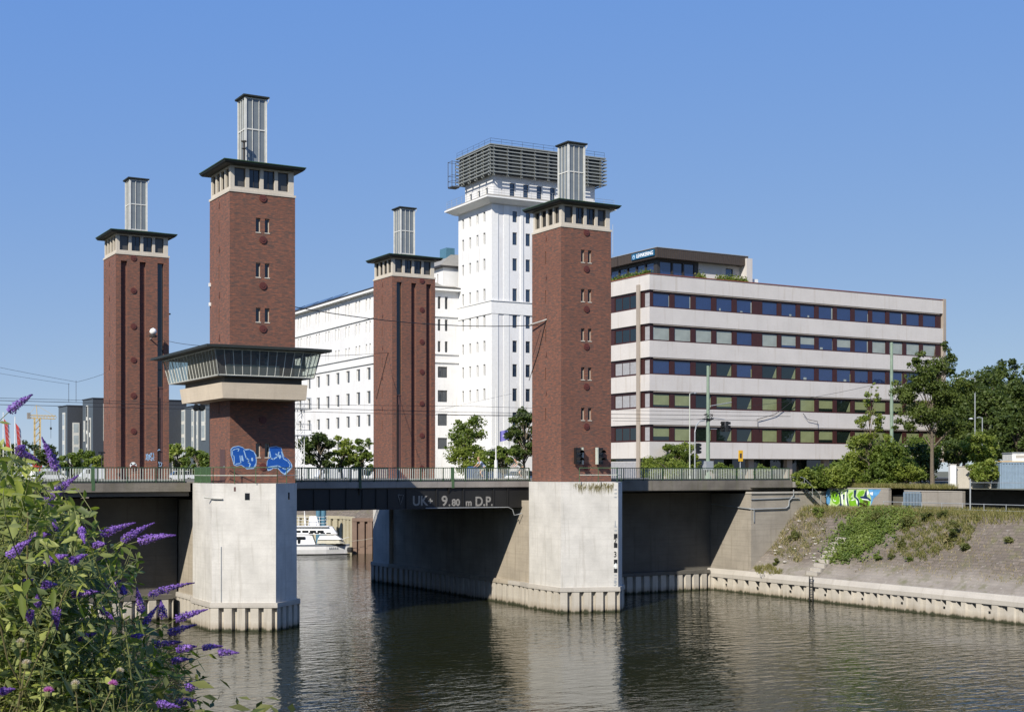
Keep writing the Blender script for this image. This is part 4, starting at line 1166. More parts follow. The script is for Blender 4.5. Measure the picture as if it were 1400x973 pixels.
m = MB(); m.box(.1,.1,z_(52.75),TWd-.1,TDp-.2,z_(56.5)); m.build('plant_room', M['louvre_dark'], wt_)
m = MB()                                                # louvre screen: eight slats on all sides and brackets
for k in range(8):
    z0 = z_(52.72)+k*.50
    m.box(-.55,-.65,z0,TWd+.5,-.50,z0+.15); m.box(-.60,-.499,z0,-.45,TDp-1.2,z0+.15); m.box(TWd+.35,-.499,z0,TWd+.5,TDp,z0+.15); m.box(-.45,TDp,z0,TWd+.5,TDp+.15,z0+.15)
m.build('louvre_screen', M['louvre'], wt_)
m = MB()
for i in range(9):
    x = .2 + i*2.2; m.box(x-.06,-.49,z_(52.35),x+.06,-.02,z_(56.5))
for i in range(5):
    y = .2 + i*2.1; m.box(-.44,y-.06,z_(52.35),-.02,y+.06,z_(56.5))
m.box(-.5,-.55,z_(56.55),TWd+.4,TDp,z_(56.7)); m.build('louvre_brackets', M['louvre'], wt_)
thin_rail([(-.4,TDp-.3),(-.4,-.4),(TWd+.2,-.4)], z_(56.7), .75, wt_, 2, 'dark_frame')
m = MB()
for (x, y) in ((-.3,9.6),(-.3,10.9),(-1.5,9.6),(-1.5,10.9)): m.tube([(x,y,z_(52.4)),(x,y,z_(56.2))], .05, n=5)
for k in (0,2,4,9): m.tube([(-1.5,9.6,z_(52.5+.4*k)),(-.3,9.6,z_(52.5+.4*k)),(-.3,10.9,z_(52.5+.4*k)),(-1.5,10.9,z_(52.5+.4*k)),(-1.5,9.6,z_(52.5+.4*k))], .03, n=4)
m.box(-1.5,9.6,z_(52.3),-.3,10.9,z_(52.45)); m.build('escape_stair', M['dark_frame'], wt_)
tag(wt_, 'white high building with narrow windows and a dark louvred top behind the brick towers', 'building')

wg = empty('white_factory_wing', (*wpt(-11,10.4), G), WA)
WL = 70.0
pair = [(7.0,8.6),(11.1,12.6),(15.3,16.8),(19.6,21.1),(23.9,25.4),(28.2,29.7),(32.5,34.0),(36.8,38.3),(41.1,42.6),(45.4,46.9),(49.7,51.2)]
hs = []
for a, b2 in ((34.54,36.53),(31.33,33.11),(28.21,29.80)):
    for (y0, y1) in pair: hs += [(WL-y0-.55, WL-y0, z_(a), z_(b2)), (WL-y1-.35, WL-y1+.2, z_(a), z_(b2))]
hl = []
for a, b2 in ((24.45,26.29),(20.93,22.83),(17.57,19.34),(14.1,15.89)):
    for (y0, y1) in pair: hl.append((WL-(y0+y1)/2-.75, WL-(y0+y1)/2+.7, z_(a), z_(b2)))
m = MB(); m.facade((0,WL), (0,-1), WL, 0, z_(37.2), hs+hl, .3)
he = []
for a, b2 in ((34.6,36.4),(31.4,33.1),(28.3,29.9)):
    for x0 in (1.6, 2.75, 7.6, 8.75): he.append((x0, x0+.45, z_(a), z_(b2)))
for a, b2 in ((24.6,26.2),(21.05,22.76),(17.6,19.35),(14.2,15.85)):
    for x0 in (1.6, 7.6): he.append((x0, x0+1.55, z_(a), z_(b2)))
m.facade((0,0), (1,0), 11.0, 0, z_(37.2), he, .3); m.facade((18,0), (0,1), WL, 0, z_(37.2), [], .1)
m.build('wall', M['w_wall'], wg)
vis = sorted(hs+hl, key=lambda h: -h[0])
near_ = [h for h in vis if h[0] > WL-44][:84]
far_ = [h for h in vis if h not in near_]
for h in near_: window(wg, (0,WL), (0,-1), h, .27, M['w_trim'], M['w_glass'], 0, .06, sub=False)
mm = MB()
for h in far_: mm.box(.2,WL-h[1],h[2],.26,WL-h[0],h[3])
if far_: mm.build('window', M['w_glass'], wg)['kind'] = 'stuff'
for h in he[:16]: window(wg, (0,0), (1,0), h, .24, M['dark_frame'], M['w_glass'], 1 if h[1]-h[0] > 1 else 0, .05, sub=False)
m = MB()
for h in he[16:]: m.box(h[0],.2,h[2],h[1],.26,h[3])
m.build('window', M['w_glass'], wg)['kind'] = 'stuff'
for z in (33.45, 27.98, 26.78):
    m = MB(); m.box(-.2,-.2,z_(z),11,-.002,z_(z+.14)); m.box(-.2,-.001,z_(z),-.002,WL,z_(z+.14)); m.build('string_course', M['w_trim'], wg)
m = MB(); m.prism([(-.75,-.75),(11.5,-.75),(11.5,0),(18,0),(18,WL),(-.75,WL)], z_(37.2), z_(37.55)); m.build('eave', M['w_trim'], wg)
m = MB(); m.box(-.82,-.82,z_(37.551),10.9,-.6,z_(37.72)); m.box(-.82,-.599,z_(37.551),-.6,WL,z_(37.72)); m.build('gutter', M['dark_frame'], wg)
m = MB(); m.prism([(-.7,-.7),(11.0,-.7),(11.0,WL),(-.7,WL)], z_(37.56), z_(38.9), 0, top=[(3.0,3.4),(11.0,3.4),(11.0,WL),(3.0,WL)]); m.build('roof', M['w_roof'], wg)
ah = [(6.6,7.0,z_(38.9),z_(40.4)),(7.5,7.9,z_(38.9),z_(40.4)),(9.2,9.6,z_(38.9),z_(40.4))]
ah = [(1.2+k*1.6, 1.6+k*1.6, z_(38.6), z_(40.1)) for k in range(12)]
m = MB(); m.facade((9.0,22), (0,-1), 20.8, z_(37.8), z_(40.9), ah, .2); m.facade((9.0,1.2), (1,0), 8.5, z_(37.8), z_(40.9), [], .2); m.build('attic_wall', M['w_wall'], wg)
m = MB()
for h in ah: m.box(9.15,22-h[1],h[2],9.2,22-h[0],h[3])
m.build('attic_window', M['w_glass'], wg)['kind'] = 'stuff'
m = MB(); m.box(8.4,.8,z_(40.9),17.4,22.4,z_(41.15)); m.build('attic_gutter', M['dark_frame'], wg)
m = MB(); m.prism([(8.5,.9),(17.4,.9),(17.4,22),(8.5,22)], z_(41.16), z_(43.3), 0, top=[(11.5,3.5),(17.4,3.5),(17.4,22),(11.5,22)]); m.build('attic_roof', M['w_roof'], wg)
m = MB(); m.box(10.6,3.4,z_(42.6),12.0,5.6,z_(44.2)); m.build('roof_glass_box', M['post_blue'], wg)
m = MB()
for i in range(4): m.extr([(-.2+.5,20+i*6.5,z_(38.2)),(1.6,20+i*6.5,z_(38.95)),(1.6,20+i*6.5,z_(38.85)),(.3,20+i*6.5,z_(38.1))], 0, (0,5.6,0))
m.build('solar_panel', M['dark_glass'], wg)
tag(wg, 'long white factory wing with rows of small windows running back from the white high building', 'building')

# ================================================================== FAR LEFT: GREY BLOCKS, CRANE
def grey_block(corner, x1, y1, zt, label, strips):
    b = empty('grey_office_block', (corner[0], corner[1], G)); w_, d_, h_ = x1-corner[0], y1-corner[1], zt-G
    m = MB()
    m.poly([(0,0,0),(w_,0,0),(w_,0,h_),(0,0,h_)], 0); m.poly([(w_,0,0),(w_,d_,0),(w_,d_,h_),(w_,0,h_)], 0); m.poly([(0,d_,0),(0,0,0),(0,0,h_),(0,d_,h_)], 1)
    m.poly([(w_,d_,0),(0,d_,0),(0,d_,h_),(w_,d_,h_)], 0); m.poly([(0,0,h_),(w_,0,h_),(w_,d_,h_),(0,d_,h_)], 0)
    m.build('wall', [M['g_dark'], M['g_sunlit']], b)
    m = MB(); m.box(-.15,-.15,h_+.002,w_+.15,d_+.15,h_+.18); m.build('roof_edge', M['g_dark'], b)
    for (face, a, b2, z0, z1) in strips:
        m = MB(); m2 = MB(); n = max(1, round((z1-z0)/3.0))
        if face == 'f':
            m.box(a,-.14,z0,b2,.0,z1)
            for i in range(n): m2.box(a+.25,-.17,z0+(z1-z0)*(i+.16)/n,b2-.25,-.142,z0+(z1-z0)*(i+.9)/n)
        else:
            m.box(-.14,a,z0,.0,b2,z1)
            for i in range(n): m2.box(-.17,a+.25,z0+(z1-z0)*(i+.16)/n,-.142,b2-.25,z0+(z1-z0)*(i+.9)/n)
        f = m.build('window', M['white_frame'], b); m2.build('pane', M['g_glass'] if (int(a*7) % 3) else M['dark_glass'], f)
    tag(b, label, 'office block', 'dark grey office blocks at the far left')
c1 = at(92, 600, 300); e1 = on_y(117, 600, c1.y); l1 = on_x(80, 600, c1.x)
grey_block((c1.x,c1.y), e1.x, l1.y, 25.4, 'leftmost dark grey office block with one tall white window strip', [('f',1.1,2.6,4.5,12.2),('f',.4,1.0,1,5.0),('f',1.3,1.8,1,5.0),('f',2.1,2.6,1,5.0),('l',2.0,4.4,1.0,14.5)])
c2 = at(127, 600, 292); e2 = on_y(255, 600, c2.y); l2 = on_x(113, 600, c2.x)
grey_block((c2.x,c2.y), e2.x, l2.y, 26.6, 'dark grey office block partly hidden behind the leftmost brick tower', [('l',1.8,3.0,5.5,13.0),('l',4.4,5.8,1.0,15.8),('l',7.2,8.2,8.0,12.5),('f',2.2,3.6,8,16),('f',17.2,19.2,1,7.5)])
c3 = at(286, 600, 285); e3 = on_y(330, 600, c3.y); l3 = on_x(252, 600, c3.x)
grey_block((c3.x,c3.y), e3.x, l3.y, 25.0, 'slate grey office block seen between the leftmost tower and the cabin tower', [('l',17,20,0.6,15),('l',10.5,12,5,15),('l',7.6,8.6,3,14.6),('l',2.5,5,8,15)])

p = at(51, 640, 420); cr = empty('tower_crane', (p.x, p.y, G)); m = MB(); H = 27.4-G
for sx in (-.8,.8):
    for sy in (-.8,.8): m.tube([(sx,sy,0),(sx,sy,H)], .17, n=4)
for k in range(9):
    z0 = k*2; m.tube([(-.8,-.8,z0),(.8,-.8,z0+2)], .14, n=4); m.tube([(-.8,.8,z0),(-.8,-.8,z0+2)], .14, n=4); m.tube([(.8,-.8,z0),(.8,.8,z0+2)], .14, n=4)
m.build('mast', M['crane'], cr)
m = MB(); D_ = Vector((math.cos(-YAW), math.sin(-YAW), 0))
V = lambda a, z: D_*a + Vector((0,0,z))
for z in (H, H+.9): m.tube([V(-2.6,z), V(5.6,z-.3)], .16, n=4)
for k in range(8): m.tube([V(-2+k,H), V(-1.5+k,H+.9), V(-1+k,H)], .08, n=4)
m.build('jib', M['crane'], cr)
m = MB(); m.tube([V(0,H), V(-.3,H+4)], .14, n=4); m.tube([V(-.3,H+4), V(5,H+.8)], .05, n=4); m.tube([V(-.3,H+4), V(-2.5,H+1)], .05, n=4); m.build('apex', M['crane'], cr)
m = MB(); q2 = V(-2.6,H); m.box(q2.x-.5,q2.y-.5,H-.3,q2.x+.4,q2.y+.5,H+1.6); m.build('counterweight', M['grey_conc'], cr)
m = MB(); q2 = V(4.2,H-.3); m.tube([q2, q2-Vector((0,0,6))], .06, n=4); m.lathe([(.3,-3.6),(.3,-2.9)], (q2.x,q2.y,H), 8); m.build('hook', M['black'], cr)
m = MB(); m.box(-1.2,-1.2,0,1.2,1.2,4.2); m.build('base_panel', M['red'], cr)
tag(cr, 'yellow construction crane in the distance at the far left', 'crane')

# ================================================================== VEGETATION
def leaf_mesh(name, P, N, S, tint, mat, parent=None, aspect=.6, T=None, fold=.25):
    """P centres (n,3), N normals, S lengths: folded leaf-shaped quads pairs"""
    n = len(P); rng = np.random.default_rng(n)
    N = N / np.maximum(1e-6, np.linalg.norm(N, axis=1, keepdims=True))
    if T is None:
        T = rng.normal(size=(n,3))
    T = T - N*(T*N).sum(1, keepdims=True); T /= np.maximum(1e-6, np.linalg.norm(T, axis=1, keepdims=True))
    B = np.cross(N, T)
    S = S[:,None]
    a = P - T*S*.5; b = P + T*S*.5
    l = P + B*S*aspect*.5 + N*S*fold*aspect*.5; r = P - B*S*aspect*.5 + N*S*fold*aspect*.5
    V = np.stack([a, r, b, l], 1).reshape(-1, 3)
    idx = np.arange(n)[:,None]*4
    Fq = np.concatenate([np.concatenate([idx, idx+1, idx+2], 1), np.concatenate([idx, idx+2, idx+3], 1)], 1).reshape(-1, 3)
    return tri_mesh(name, V, Fq, np.repeat(tint, 2), mat, parent)
def tri_mesh(name, V, Fq, tint, mat, parent=None, k=3):
    me = bpy.data.meshes.new(name)
    nf = len(Fq)
    me.vertices.add(len(V)); me.vertices.foreach_set('co', np.ascontiguousarray(V, dtype=np.float32).ravel())
    me.loops.add(nf*k); me.loops.foreach_set('vertex_index', np.ascontiguousarray(Fq, dtype=np.int32).ravel())
    me.polygons.add(nf); me.polygons.foreach_set('loop_start', np.arange(0, nf*k, k, dtype=np.int32))
    at_ = me.attributes.new('tint', 'FLOAT', 'FACE'); at_.data.foreach_set('value', np.asarray(tint, dtype=np.float32))
    me.materials.append(mat); me.update(calc_edges=True); me.validate()
    o = bpy.data.objects.new(name, me)
    if parent is not None: o.parent = parent
    C.objects.link(o)
    return o
def crown_points(rng, rx, ry, rz, nclump, nleaf, cr=.34, hollow=.45, bottom=-.6):
    """leaf clumps spread through an uneven ellipsoid"""
    cs = []; ph = rng.uniform(0, 6.28, 3)
    while len(cs) < nclump:
        v = rng.normal(size=3); v /= np.linalg.norm(v); k = rng.uniform(hollow, 1.0)**.6
        if v[2]*k < bottom: continue
        lob = .86 + .11*math.sin(v[0]*3.1+ph[0]) + .11*math.sin(v[1]*3.7+ph[1]) + .09*math.sin(v[2]*4.3+v[0]*2.2+ph[2])   # lobes and dents
        cs.append(v*k*lob*1.08*np.array([rx,ry,rz]))
    cs = np.array(cs); R0 = min(rx, ry)
    rad = R0*cr*rng.uniform(.4, 1.4, nclump)
    ci = rng.integers(0, nclump, nleaf)
    off = rng.normal(size=(nleaf,3)); off /= np.linalg.norm(off, axis=1, keepdims=True)
    off *= (rng.uniform(0, 1, nleaf)**.5)[:,None]
    off[:,2] *= .7
    P = cs[ci] + off*rad[ci][:,None]
    ct = rng.uniform(0, 1, nclump)
    tint = np.clip(ct[ci]*.7 + rng.uniform(0, .35, nleaf), 0, 1)
    N = off*.5 + rng.normal(size=(nleaf,3))*.6 + np.array([0,0,.5])
    return P, N, tint, cs
_seed = [10]
def tree(name, label, base, h, crown, mat='leaf_mid', trunk=.16, clumps=40, leaves=5000, ls=.3, group=None, crowns=None, cat='tree', bare=None, hollow=.4, cr=.34):
    """crown = (rx, rz) ellipsoid under the top; crowns = list of (dx,dy,zc,rx,rz) for uneven trees"""
    _seed[0] += 1; rng = np.random.default_rng(_seed[0]); rd = random.Random(_seed[0])
    t = empty(name, base)
    crowns = crowns or [(0, 0, h-crown[1], crown[0], crown[1])]
    Ps, Ns, Ts, CS = [], [], [], []
    vol = [c[3]**2*c[4] for c in crowns]
    for c, v in zip(crowns, vol):
        nl = int(leaves*v/sum(vol)); nc = max(6, int(clumps*v/sum(vol)))
        P, N, T, cs = crown_points(rng, c[3], c[3], c[4], nc, nl, cr, hollow)
        o = np.array([c[0], c[1], c[2]]); Ps.append(P+o); Ns.append(N); Ts.append(T); CS.append(cs+o)
    P = np.concatenate(Ps); N = np.concatenate(Ns); T = np.concatenate(Ts); CS = np.concatenate(CS)
    P[:,2] = np.maximum(P[:,2], .08)
    leaf_mesh('crown', P, N, rng.uniform(.7, 1.35, len(P))*ls, T, M[mat], t)
    if trunk:
        m = MB(); top = max(c[2] for c in crowns); b0 = min(c[2]-c[4]*.5 for c in crowns)
        path = [Vector((rd.uniform(-.06,.06)*k, rd.uniform(-.06,.06)*k, top*k/6)) for k in range(7)]
        m.tube(path, [trunk*(1.25 - k*.16) if k else trunk*1.5 for k in range(7)], n=8)
        sel = sorted(range(len(CS)), key=lambda i: rd.random())[:26]
        for i in sel:
            c = Vector(CS[i]); f = max(.25, min(.95, (c.z*.62)/top)); k = int(f*6); a = path[k].lerp(path[min(6,k+1)], f*6-k)
            mid = a.lerp(c, .5) + Vector((0,0,.12*(c-a).length))
            m.tube([a, mid, c], [trunk*.42, trunk*.26, trunk*.08], n=5)
        m.build('trunk', M['bark'], t)
    tag(t, label, cat, group)
    return t
def px_tree(name, label, u, v0, v1, D, wpx, zb=G, **kw):
    """tree whose crown spans rows v0 (top) to v1 at distance D; wpx = crown width in photo pixels"""
    p = at(u, 640, D); top = at(u, v0, D).z - zb; low = at(u, v1, D).z - zb; rx = wpx*D/F/2
    rz = (top-low)/2
    return tree(name, label, (p.x, p.y, zb), top, (rx, rz), **kw)

# trees behind the lifting span
px_tree('broadleaf_tree', 'light green round tree in front of the white high building, left of the flagpole', 637, 566, 640, 172, 58, leaves=4200, clumps=46, mat='leaf_mid', ls=.34)
px_tree('shrub', 'yellowish green bush spreading below the tree left of the flagpole', 641, 603, 652, 170, 70, leaves=4200, clumps=34, mat='leaf_light', trunk=.08, ls=.32, cat='bush')
px_tree('broadleaf_tree', 'dark green tree beside the white high building, right of the violet flag', 717, 552, 640, 144, 54, leaves=4600, clumps=46, mat='leaf_dark', ls=.34)
px_tree('shrub', 'dark bush at the foot of the flagpole', 688, 606, 650, 143, 50, leaves=2600, clumps=24, mat='leaf_mid', trunk=.06, ls=.32, cat='bush')
px_tree('broadleaf_tree', 'dark green tree just right of the cabin tower', 437, 586, 650, 160, 48, leaves=4200, clumps=34, mat='leaf_dark', ls=.36)
px_tree('broadleaf_tree', 'light green tree midway between the cabin tower and the next tower', 468, 594, 655, 165, 40, leaves=2600, clumps=26, mat='leaf_light', ls=.34)
px_tree('broadleaf_tree', 'green tree left of the tower with three slots, in front of the white factory wing', 495, 597, 655, 165, 36, leaves=2600, clumps=26, mat='leaf_mid', ls=.34)
# trees at the far left
for i, (u_, v0, v1, D, wp, mt_, lb_) in enumerate((
    (97, 616, 655, 200, 34, 'leaf_mid', 'low green tree left of the leftmost tower, furthest left of the hedge line'),
    (120, 612, 655, 205, 30, 'leaf_mid', 'low green tree in front of the grey office blocks, middle of the hedge line'),
    (138, 618, 655, 195, 26, 'leaf_light', 'low green tree touching the left edge of the leftmost tower'),
    (243, 604, 650, 195, 34, 'leaf_light', 'light green tree behind the railing right of the leftmost tower'),
    (268, 608, 650, 190, 40, 'leaf_mid', 'green tree behind the railing left of the cabin tower'),
    (36, 592, 650, 260, 44, 'leaf_dark', 'dark round tree in the distance left of the crane'),
    (8, 600, 650, 255, 36, 'leaf_dark', 'dark tree at the left edge of the picture behind the buddleia'),
    (66, 606, 650, 250, 34, 'leaf_dark', 'dark tree in the distance right of the crane'))):
    px_tree('broadleaf_tree', lb_, u_, v0, v1, D, wp, leaves=2200, clumps=24, mat=mt_, ls=.45, trunk=.14)
# office forecourt
px_tree('clipped_shrub', 'round clipped light green bush behind the bridge railing in front of the office', 913, 626, 660, 148, 72, leaves=6500, clumps=60, mat='leaf_light', trunk=.05, ls=.2, cat='bush', hollow=.75, cr=.25, zb=9.6)
px_tree('broadleaf_tree', 'small fresh green tree behind the round clipped bush', 940, 598, 650, 153, 34, leaves=3000, clumps=26, mat='leaf_light', ls=.26, trunk=.08)
px_tree('shrub', 'darker loose bush behind the round clipped bush', 922, 606, 650, 152, 42, leaves=2200, clumps=22, mat='leaf_mid', trunk=.05, ls=.28, cat='bush')
for i, (u_, lb_) in enumerate(((1000, 'low shrub in front of the office ground floor, left of the yellow sign'), (985, 'low shrub in front of the office ground floor just right of the tall green pole'), (1048, 'low shrub in front of the office ground floor by the right columns'))):
    px_tree('shrub', lb_, u_, 632, 655, 146, 32, leaves=900, clumps=12, mat='leaf_mid', trunk=0, ls=.24, cat='bush')
# above the graffiti wall
WZ = 9.42
px_tree('ash_tree', 'large spreading tree on the right bank with a pale bare trunk', 1272, 474, 622, 120, 112, leaves=0, trunk=0) if 0 else None
p = at(1275, 660, 119.5); bx = (p.x, p.y, WZ)
def loc_(u, v, D): q2 = at(u, v, D); return (q2.x-bx[0], q2.y-bx[1], q2.z-WZ)
cl = []
for (u_, v_, rx, rz, dd) in ((1262,520,2.2,1.7,119.5),(1288,500,1.7,1.2,119.8),(1300,545,1.9,1.6,119),(1240,535,1.6,1.5,119.5),(1265,565,2.3,1.5,119.8),(1236,580,1.3,1.0,119),(1305,585,1.6,1.3,120),(1292,478,.8,.8,119.6),(1250,495,1.2,.9,120),(1318,525,1.2,1.3,120)):
    l_ = loc_(u_, v_, dd); cl.append((l_[0], l_[1], l_[2], rx, rz))
tree('ash_tree', 'large spreading dark green tree on the right bank with a long pale trunk', bx, 12, None, mat='leaf_ash', trunk=.15, clumps=170, leaves=21000, ls=.22, crowns=cl, hollow=.1, cr=.36)
p = at(1188, 655, 125); bx = (p.x, p.y, WZ)
cl = []
for (u_, v_, rx, rz, dd) in ((1190,548,.95,1.0,125),(1192,575,1.35,1.1,125),(1180,600,1.3,.9,125),(1205,595,1.0,.9,125),(1194,530,.4,.5,125),(1172,620,.8,.6,125)):
    l_ = loc_(u_, v_, dd); cl.append((l_[0], l_[1], l_[2], rx, rz))
tree('young_tree', 'slim young light green tree with thin trunk above the graffiti wall', bx, 8, None, mat='leaf_light', trunk=.07, clumps=44, leaves=3000, ls=.22, crowns=cl, hollow=.2)
for (u_, v0, v1, D, wp, mt_, nl, nm, lb_) in (
    (1132, 628, 676, 127, 66, 'leaf_mid', 4200, 'shrub', 'dense green bush at the right end of the bridge railing'),
    (1100, 640, 676, 126, 36, 'leaf_light', 1900, 'shrub', 'light green bush overlapping the last balusters of the right railing'),
    (1178, 596, 662, 128, 58, 'leaf_light', 4200, 'shrub', 'tall light green shrub behind the slim young tree'),
    (1222, 600, 668, 125, 66, 'leaf_mid', 5200, 'shrub', 'dense green shrub filling the gap between the two bank trees'),
    (1258, 610, 668, 126, 50, 'leaf_dark', 3600, 'shrub', 'dark shrub just left of the large bank tree trunk'),
    (1340, 590, 642, 128, 46, 'leaf_light', 3400, 'shrub', 'light green climbing bush above the white wall by the grey blue container'),
    (1346, 626, 662, 116.5, 40, 'leaf_light', 2600, 'shrub', 'fresh green creeper hanging over the white wall next to the grey blue container'),
    (1152, 634, 672, 125.5, 56, 'leaf_light', 2600, 'shrub', 'light green bush above the left end of the graffiti wall'),
    (1205, 634, 668, 124.5, 52, 'leaf_mid', 2800, 'shrub', 'mid green bush right of the slim young trunk'),
    (1240, 630, 668, 123.5, 50, 'leaf_light', 2600, 'shrub', 'fresh green bush above the blue grey gate panel'),
    (1195, 606, 650, 131, 80, 'leaf_mid', 3600, 'shrub', 'broad green thicket against the office front behind the slim young tree'),
    (1250, 596, 650, 131, 70, 'leaf_mid', 3400, 'shrub', 'broad green thicket against the right end of the office building'),
    (1310, 598, 640, 131, 50, 'leaf_dark', 3400, 'shrub', 'dark shrub behind the white pillar of the white wall')):
    px_tree(nm, lb_, u_, v0, v1, D, wp, leaves=int(nl*1.6), clumps=44, mat=mt_, trunk=.06, ls=.24, cat='bush', zb=WZ)
for (u_, v0, v1, D, wp, lb_) in (
    (1335, 494, 640, 168, 70, 'tall dark wood edge tree immediately right of the large bank tree'),
    (1372, 498, 640, 175, 60, 'tall dark wood edge tree with a rounded top behind the street lamp'),
    (1402, 506, 640, 160, 70, 'tall dark wood edge tree cut by the right edge of the picture'),
    (1352, 520, 640, 155, 60, 'dark wood edge tree in front, behind the small street lamp'),
    (1318, 530, 640, 160, 50, 'dark tree filling the gap behind the large bank tree'),
    (1388, 545, 640, 145, 60, 'dark wood edge tree above the grey blue container'),
    (1308, 504, 640, 166, 56, 'dark wood edge tree showing just right of the office building corner'),
    (1353, 499, 640, 182, 60, 'tall dark tree at the back of the wood, between the two rounded tops'),
    (1388, 503, 640, 186, 60, 'dark tree at the back of the wood near the right edge'),
    (1440, 500, 640, 170, 90, 'dark wood edge tree beyond the right edge')):
    px_tree('broadleaf_tree', lb_, u_, v0, v1+10, D, wp, leaves=11000, clumps=110, mat='leaf_dark', ls=.38, trunk=.22, group='dark trees at the edge of the wood')

# roof garden of the office
for (x0, x1, n, lb_) in ((10.2, 14.6, 1600, 'green roof planting along the right part of the office roof terrace'), (7.3, 8.4, 350, 'small tuft of roof planting in front of the roof storey windows')):
    rng = np.random.default_rng(n); P = np.stack([rng.uniform(x0, x1, n), rng.uniform(.35, 1.2, n), np.abs(rng.normal(0,.35,n))], 1)
    t = empty('roof_planting', (OX, OY, 33.15))
    leaf_mesh('foliage', P, rng.normal(size=(n,3))+np.array([0,0,.6]), rng.uniform(.15,.3,n), rng.uniform(0,1,n), M['leaf_light'], t); tag(t, lb_, 'plants')
rng = np.random.default_rng(4); n = 2600
P = np.stack([rng.uniform(.1, .9, n), rng.uniform(.4, 15, n), np.abs(rng.normal(0,.3,n))], 1)
t = empty('roof_planting', (OX, OY, 33.15)); leaf_mesh('foliage', P, rng.normal(size=(n,3))+np.array([0,0,.6]), rng.uniform(.15,.3,n), rng.uniform(0,1,n), M['leaf_mid'], t)
tag(t, 'green roof planting along the left flank of the office roof terrace below the blue sign', 'plants')

# ---- vegetation of the bank
rng = np.random.default_rng(77)
def scatter_slope(n, poly_px, soft=0.):
    """points of the bank seen inside a photo polygon (found by marching the ray to the bank surface)"""
    out = []
    us = [p[0] for p in poly_px]; vs = [p[1] for p in poly_px]
    while len(out) < n:
        u_, v_ = rng.uniform(min(us), max(us)), rng.uniform(min(vs), max(vs))
        ins = False
        for (x1, y1), (x2, y2) in zip(poly_px, poly_px[1:]+poly_px[:1]):
            if (y1 > v_) != (y2 > v_) and u_ < (x2-x1)*(v_-y1)/(y2-y1)+x1: ins = not ins
        if not ins: continue
        nz = math.sin(u_*.21+v_*.13)*math.sin(v_*.33-u_*.08) + .6*math.sin(u_*.55+1)*math.sin(v_*.7)
        if rng.uniform(-1.2, .8) > nz + soft: continue
        d = ray(u_, v_); lo_, hi_ = 60, 140
        for _ in range(26):
            mid = (lo_+hi_)/2; q2 = d*mid
            if q2.z + CAMZ > slope_z(q2.x, q2.y): lo_ = mid
            else: hi_ = mid
        q2 = d*lo_; out.append((q2.x, q2.y, slope_z(q2.x, q2.y)))
    return np.array(out)
ivy = [(1134,771),(1144,745),(1160,720),(1178,700),(1215,690),(1245,700),(1235,712),(1215,725),(1200,745),(1180,758),(1158,767)]
ivy3 = [(1122,772),(1135,742),(1150,716),(1172,698),(1240,692),(1252,706),(1215,735),(1190,756),(1155,772)]
ivy2 = [(1108,770),(1125,745),(1140,712),(1170,696),(1260,690),(1262,715),(1225,742),(1190,768),(1150,773)]
P = np.concatenate([scatter_slope(5200, ivy, .5), scatter_slope(3000, ivy3, -.1), scatter_slope(1300, ivy2, -.45)]); n = len(P)
hh = rng.uniform(0,1,n)**1.5*.45; P[:,2] += hh
bl = np.sin(P[:,0]*1.7)*np.cos(P[:,1]*1.3)*.3+.4
o = leaf_mesh('ground_ivy', P, rng.normal(size=(n,3))*.5+np.array([-.5,-.2,.8]), rng.uniform(.14,.3,n), np.clip(bl+rng.uniform(-.3,.3,n),0,1), M['ivy']); tag(o, kind='stuff')
o['label'] = 'bright green ground ivy spilling down the stone bank'
def blades(name, P, h, mat, label, lean=.35, wd=.03):
    n = len(P); a = rng.normal(size=(n,2))*lean; hh = rng.uniform(.5,1.2,n)*h
    tip = P + np.stack([a[:,0]*hh, a[:,1]*hh, hh], 1); dirx = rng.normal(size=(n,3)); dirx[:,2] = 0; dirx /= np.linalg.norm(dirx,axis=1,keepdims=True)
    V = np.stack([P - dirx*wd, P + dirx*wd, tip], 1).reshape(-1,3)
    o = tri_mesh(name, V, np.arange(n*3).reshape(-1,3), rng.uniform(0,1,n), M[mat]); tag(o, kind='stuff'); o['label'] = label
    return o
yy = rng.uniform(60, 94.5, 15000); xx = np.array([quay_x(y) for y in yy]) + rng.uniform(5.7, 10.2, 15000)*(1+(94.8-yy)*.004); xx = np.minimum(xx, 89.05); keep = ~((yy > 88.2) & (xx > quay_x(yy)+7.6)); xx = xx[keep]; yy = yy[keep]
blades('grass', np.stack([xx, yy, [slope_z(a, b2) for a, b2 in zip(xx, yy)]], 1), .5, 'grass', 'dry yellow green grass along the top of the stone bank')
big = [(1110,698),(1190,694),(1345,700),(1325,740),(1262,768),(1215,758),(1235,715)]
P = scatter_slope(3000, big, -.35); blades('weeds', P, .42, 'grass', 'sparse dry weeds on the upper stone bank')
P = scatter_slope(3200, big, -.45); n = len(P); P[:,2] += rng.uniform(0,.3,n)
o = leaf_mesh('weeds', P, rng.normal(size=(n,3))*.6+np.array([-.4,-.2,.7]), rng.uniform(.08,.2,n), rng.uniform(0,1,n), M['weed']); tag(o, kind='stuff'); o['label'] = 'olive green low weeds on the upper stone bank'
lft = [(1052,758),(1078,700),(1105,690),(1132,700),(1128,735),(1092,770)]
P = scatter_slope(1100, lft, -.3); blades('weeds', P, .45, 'straw', 'yellowed weeds beside the wing wall on the stone bank')
P = scatter_slope(1300, lft, -.5); n = len(P); P[:,2] += rng.uniform(0,.35,n)
o = leaf_mesh('weeds', P, rng.normal(size=(n,3))*.6+np.array([-.4,-.2,.7]), rng.uniform(.08,.18,n), rng.uniform(0,1,n), M['weed']); tag(o, kind='stuff'); o['label'] = 'low green weeds beside the wing wall on the stone bank'
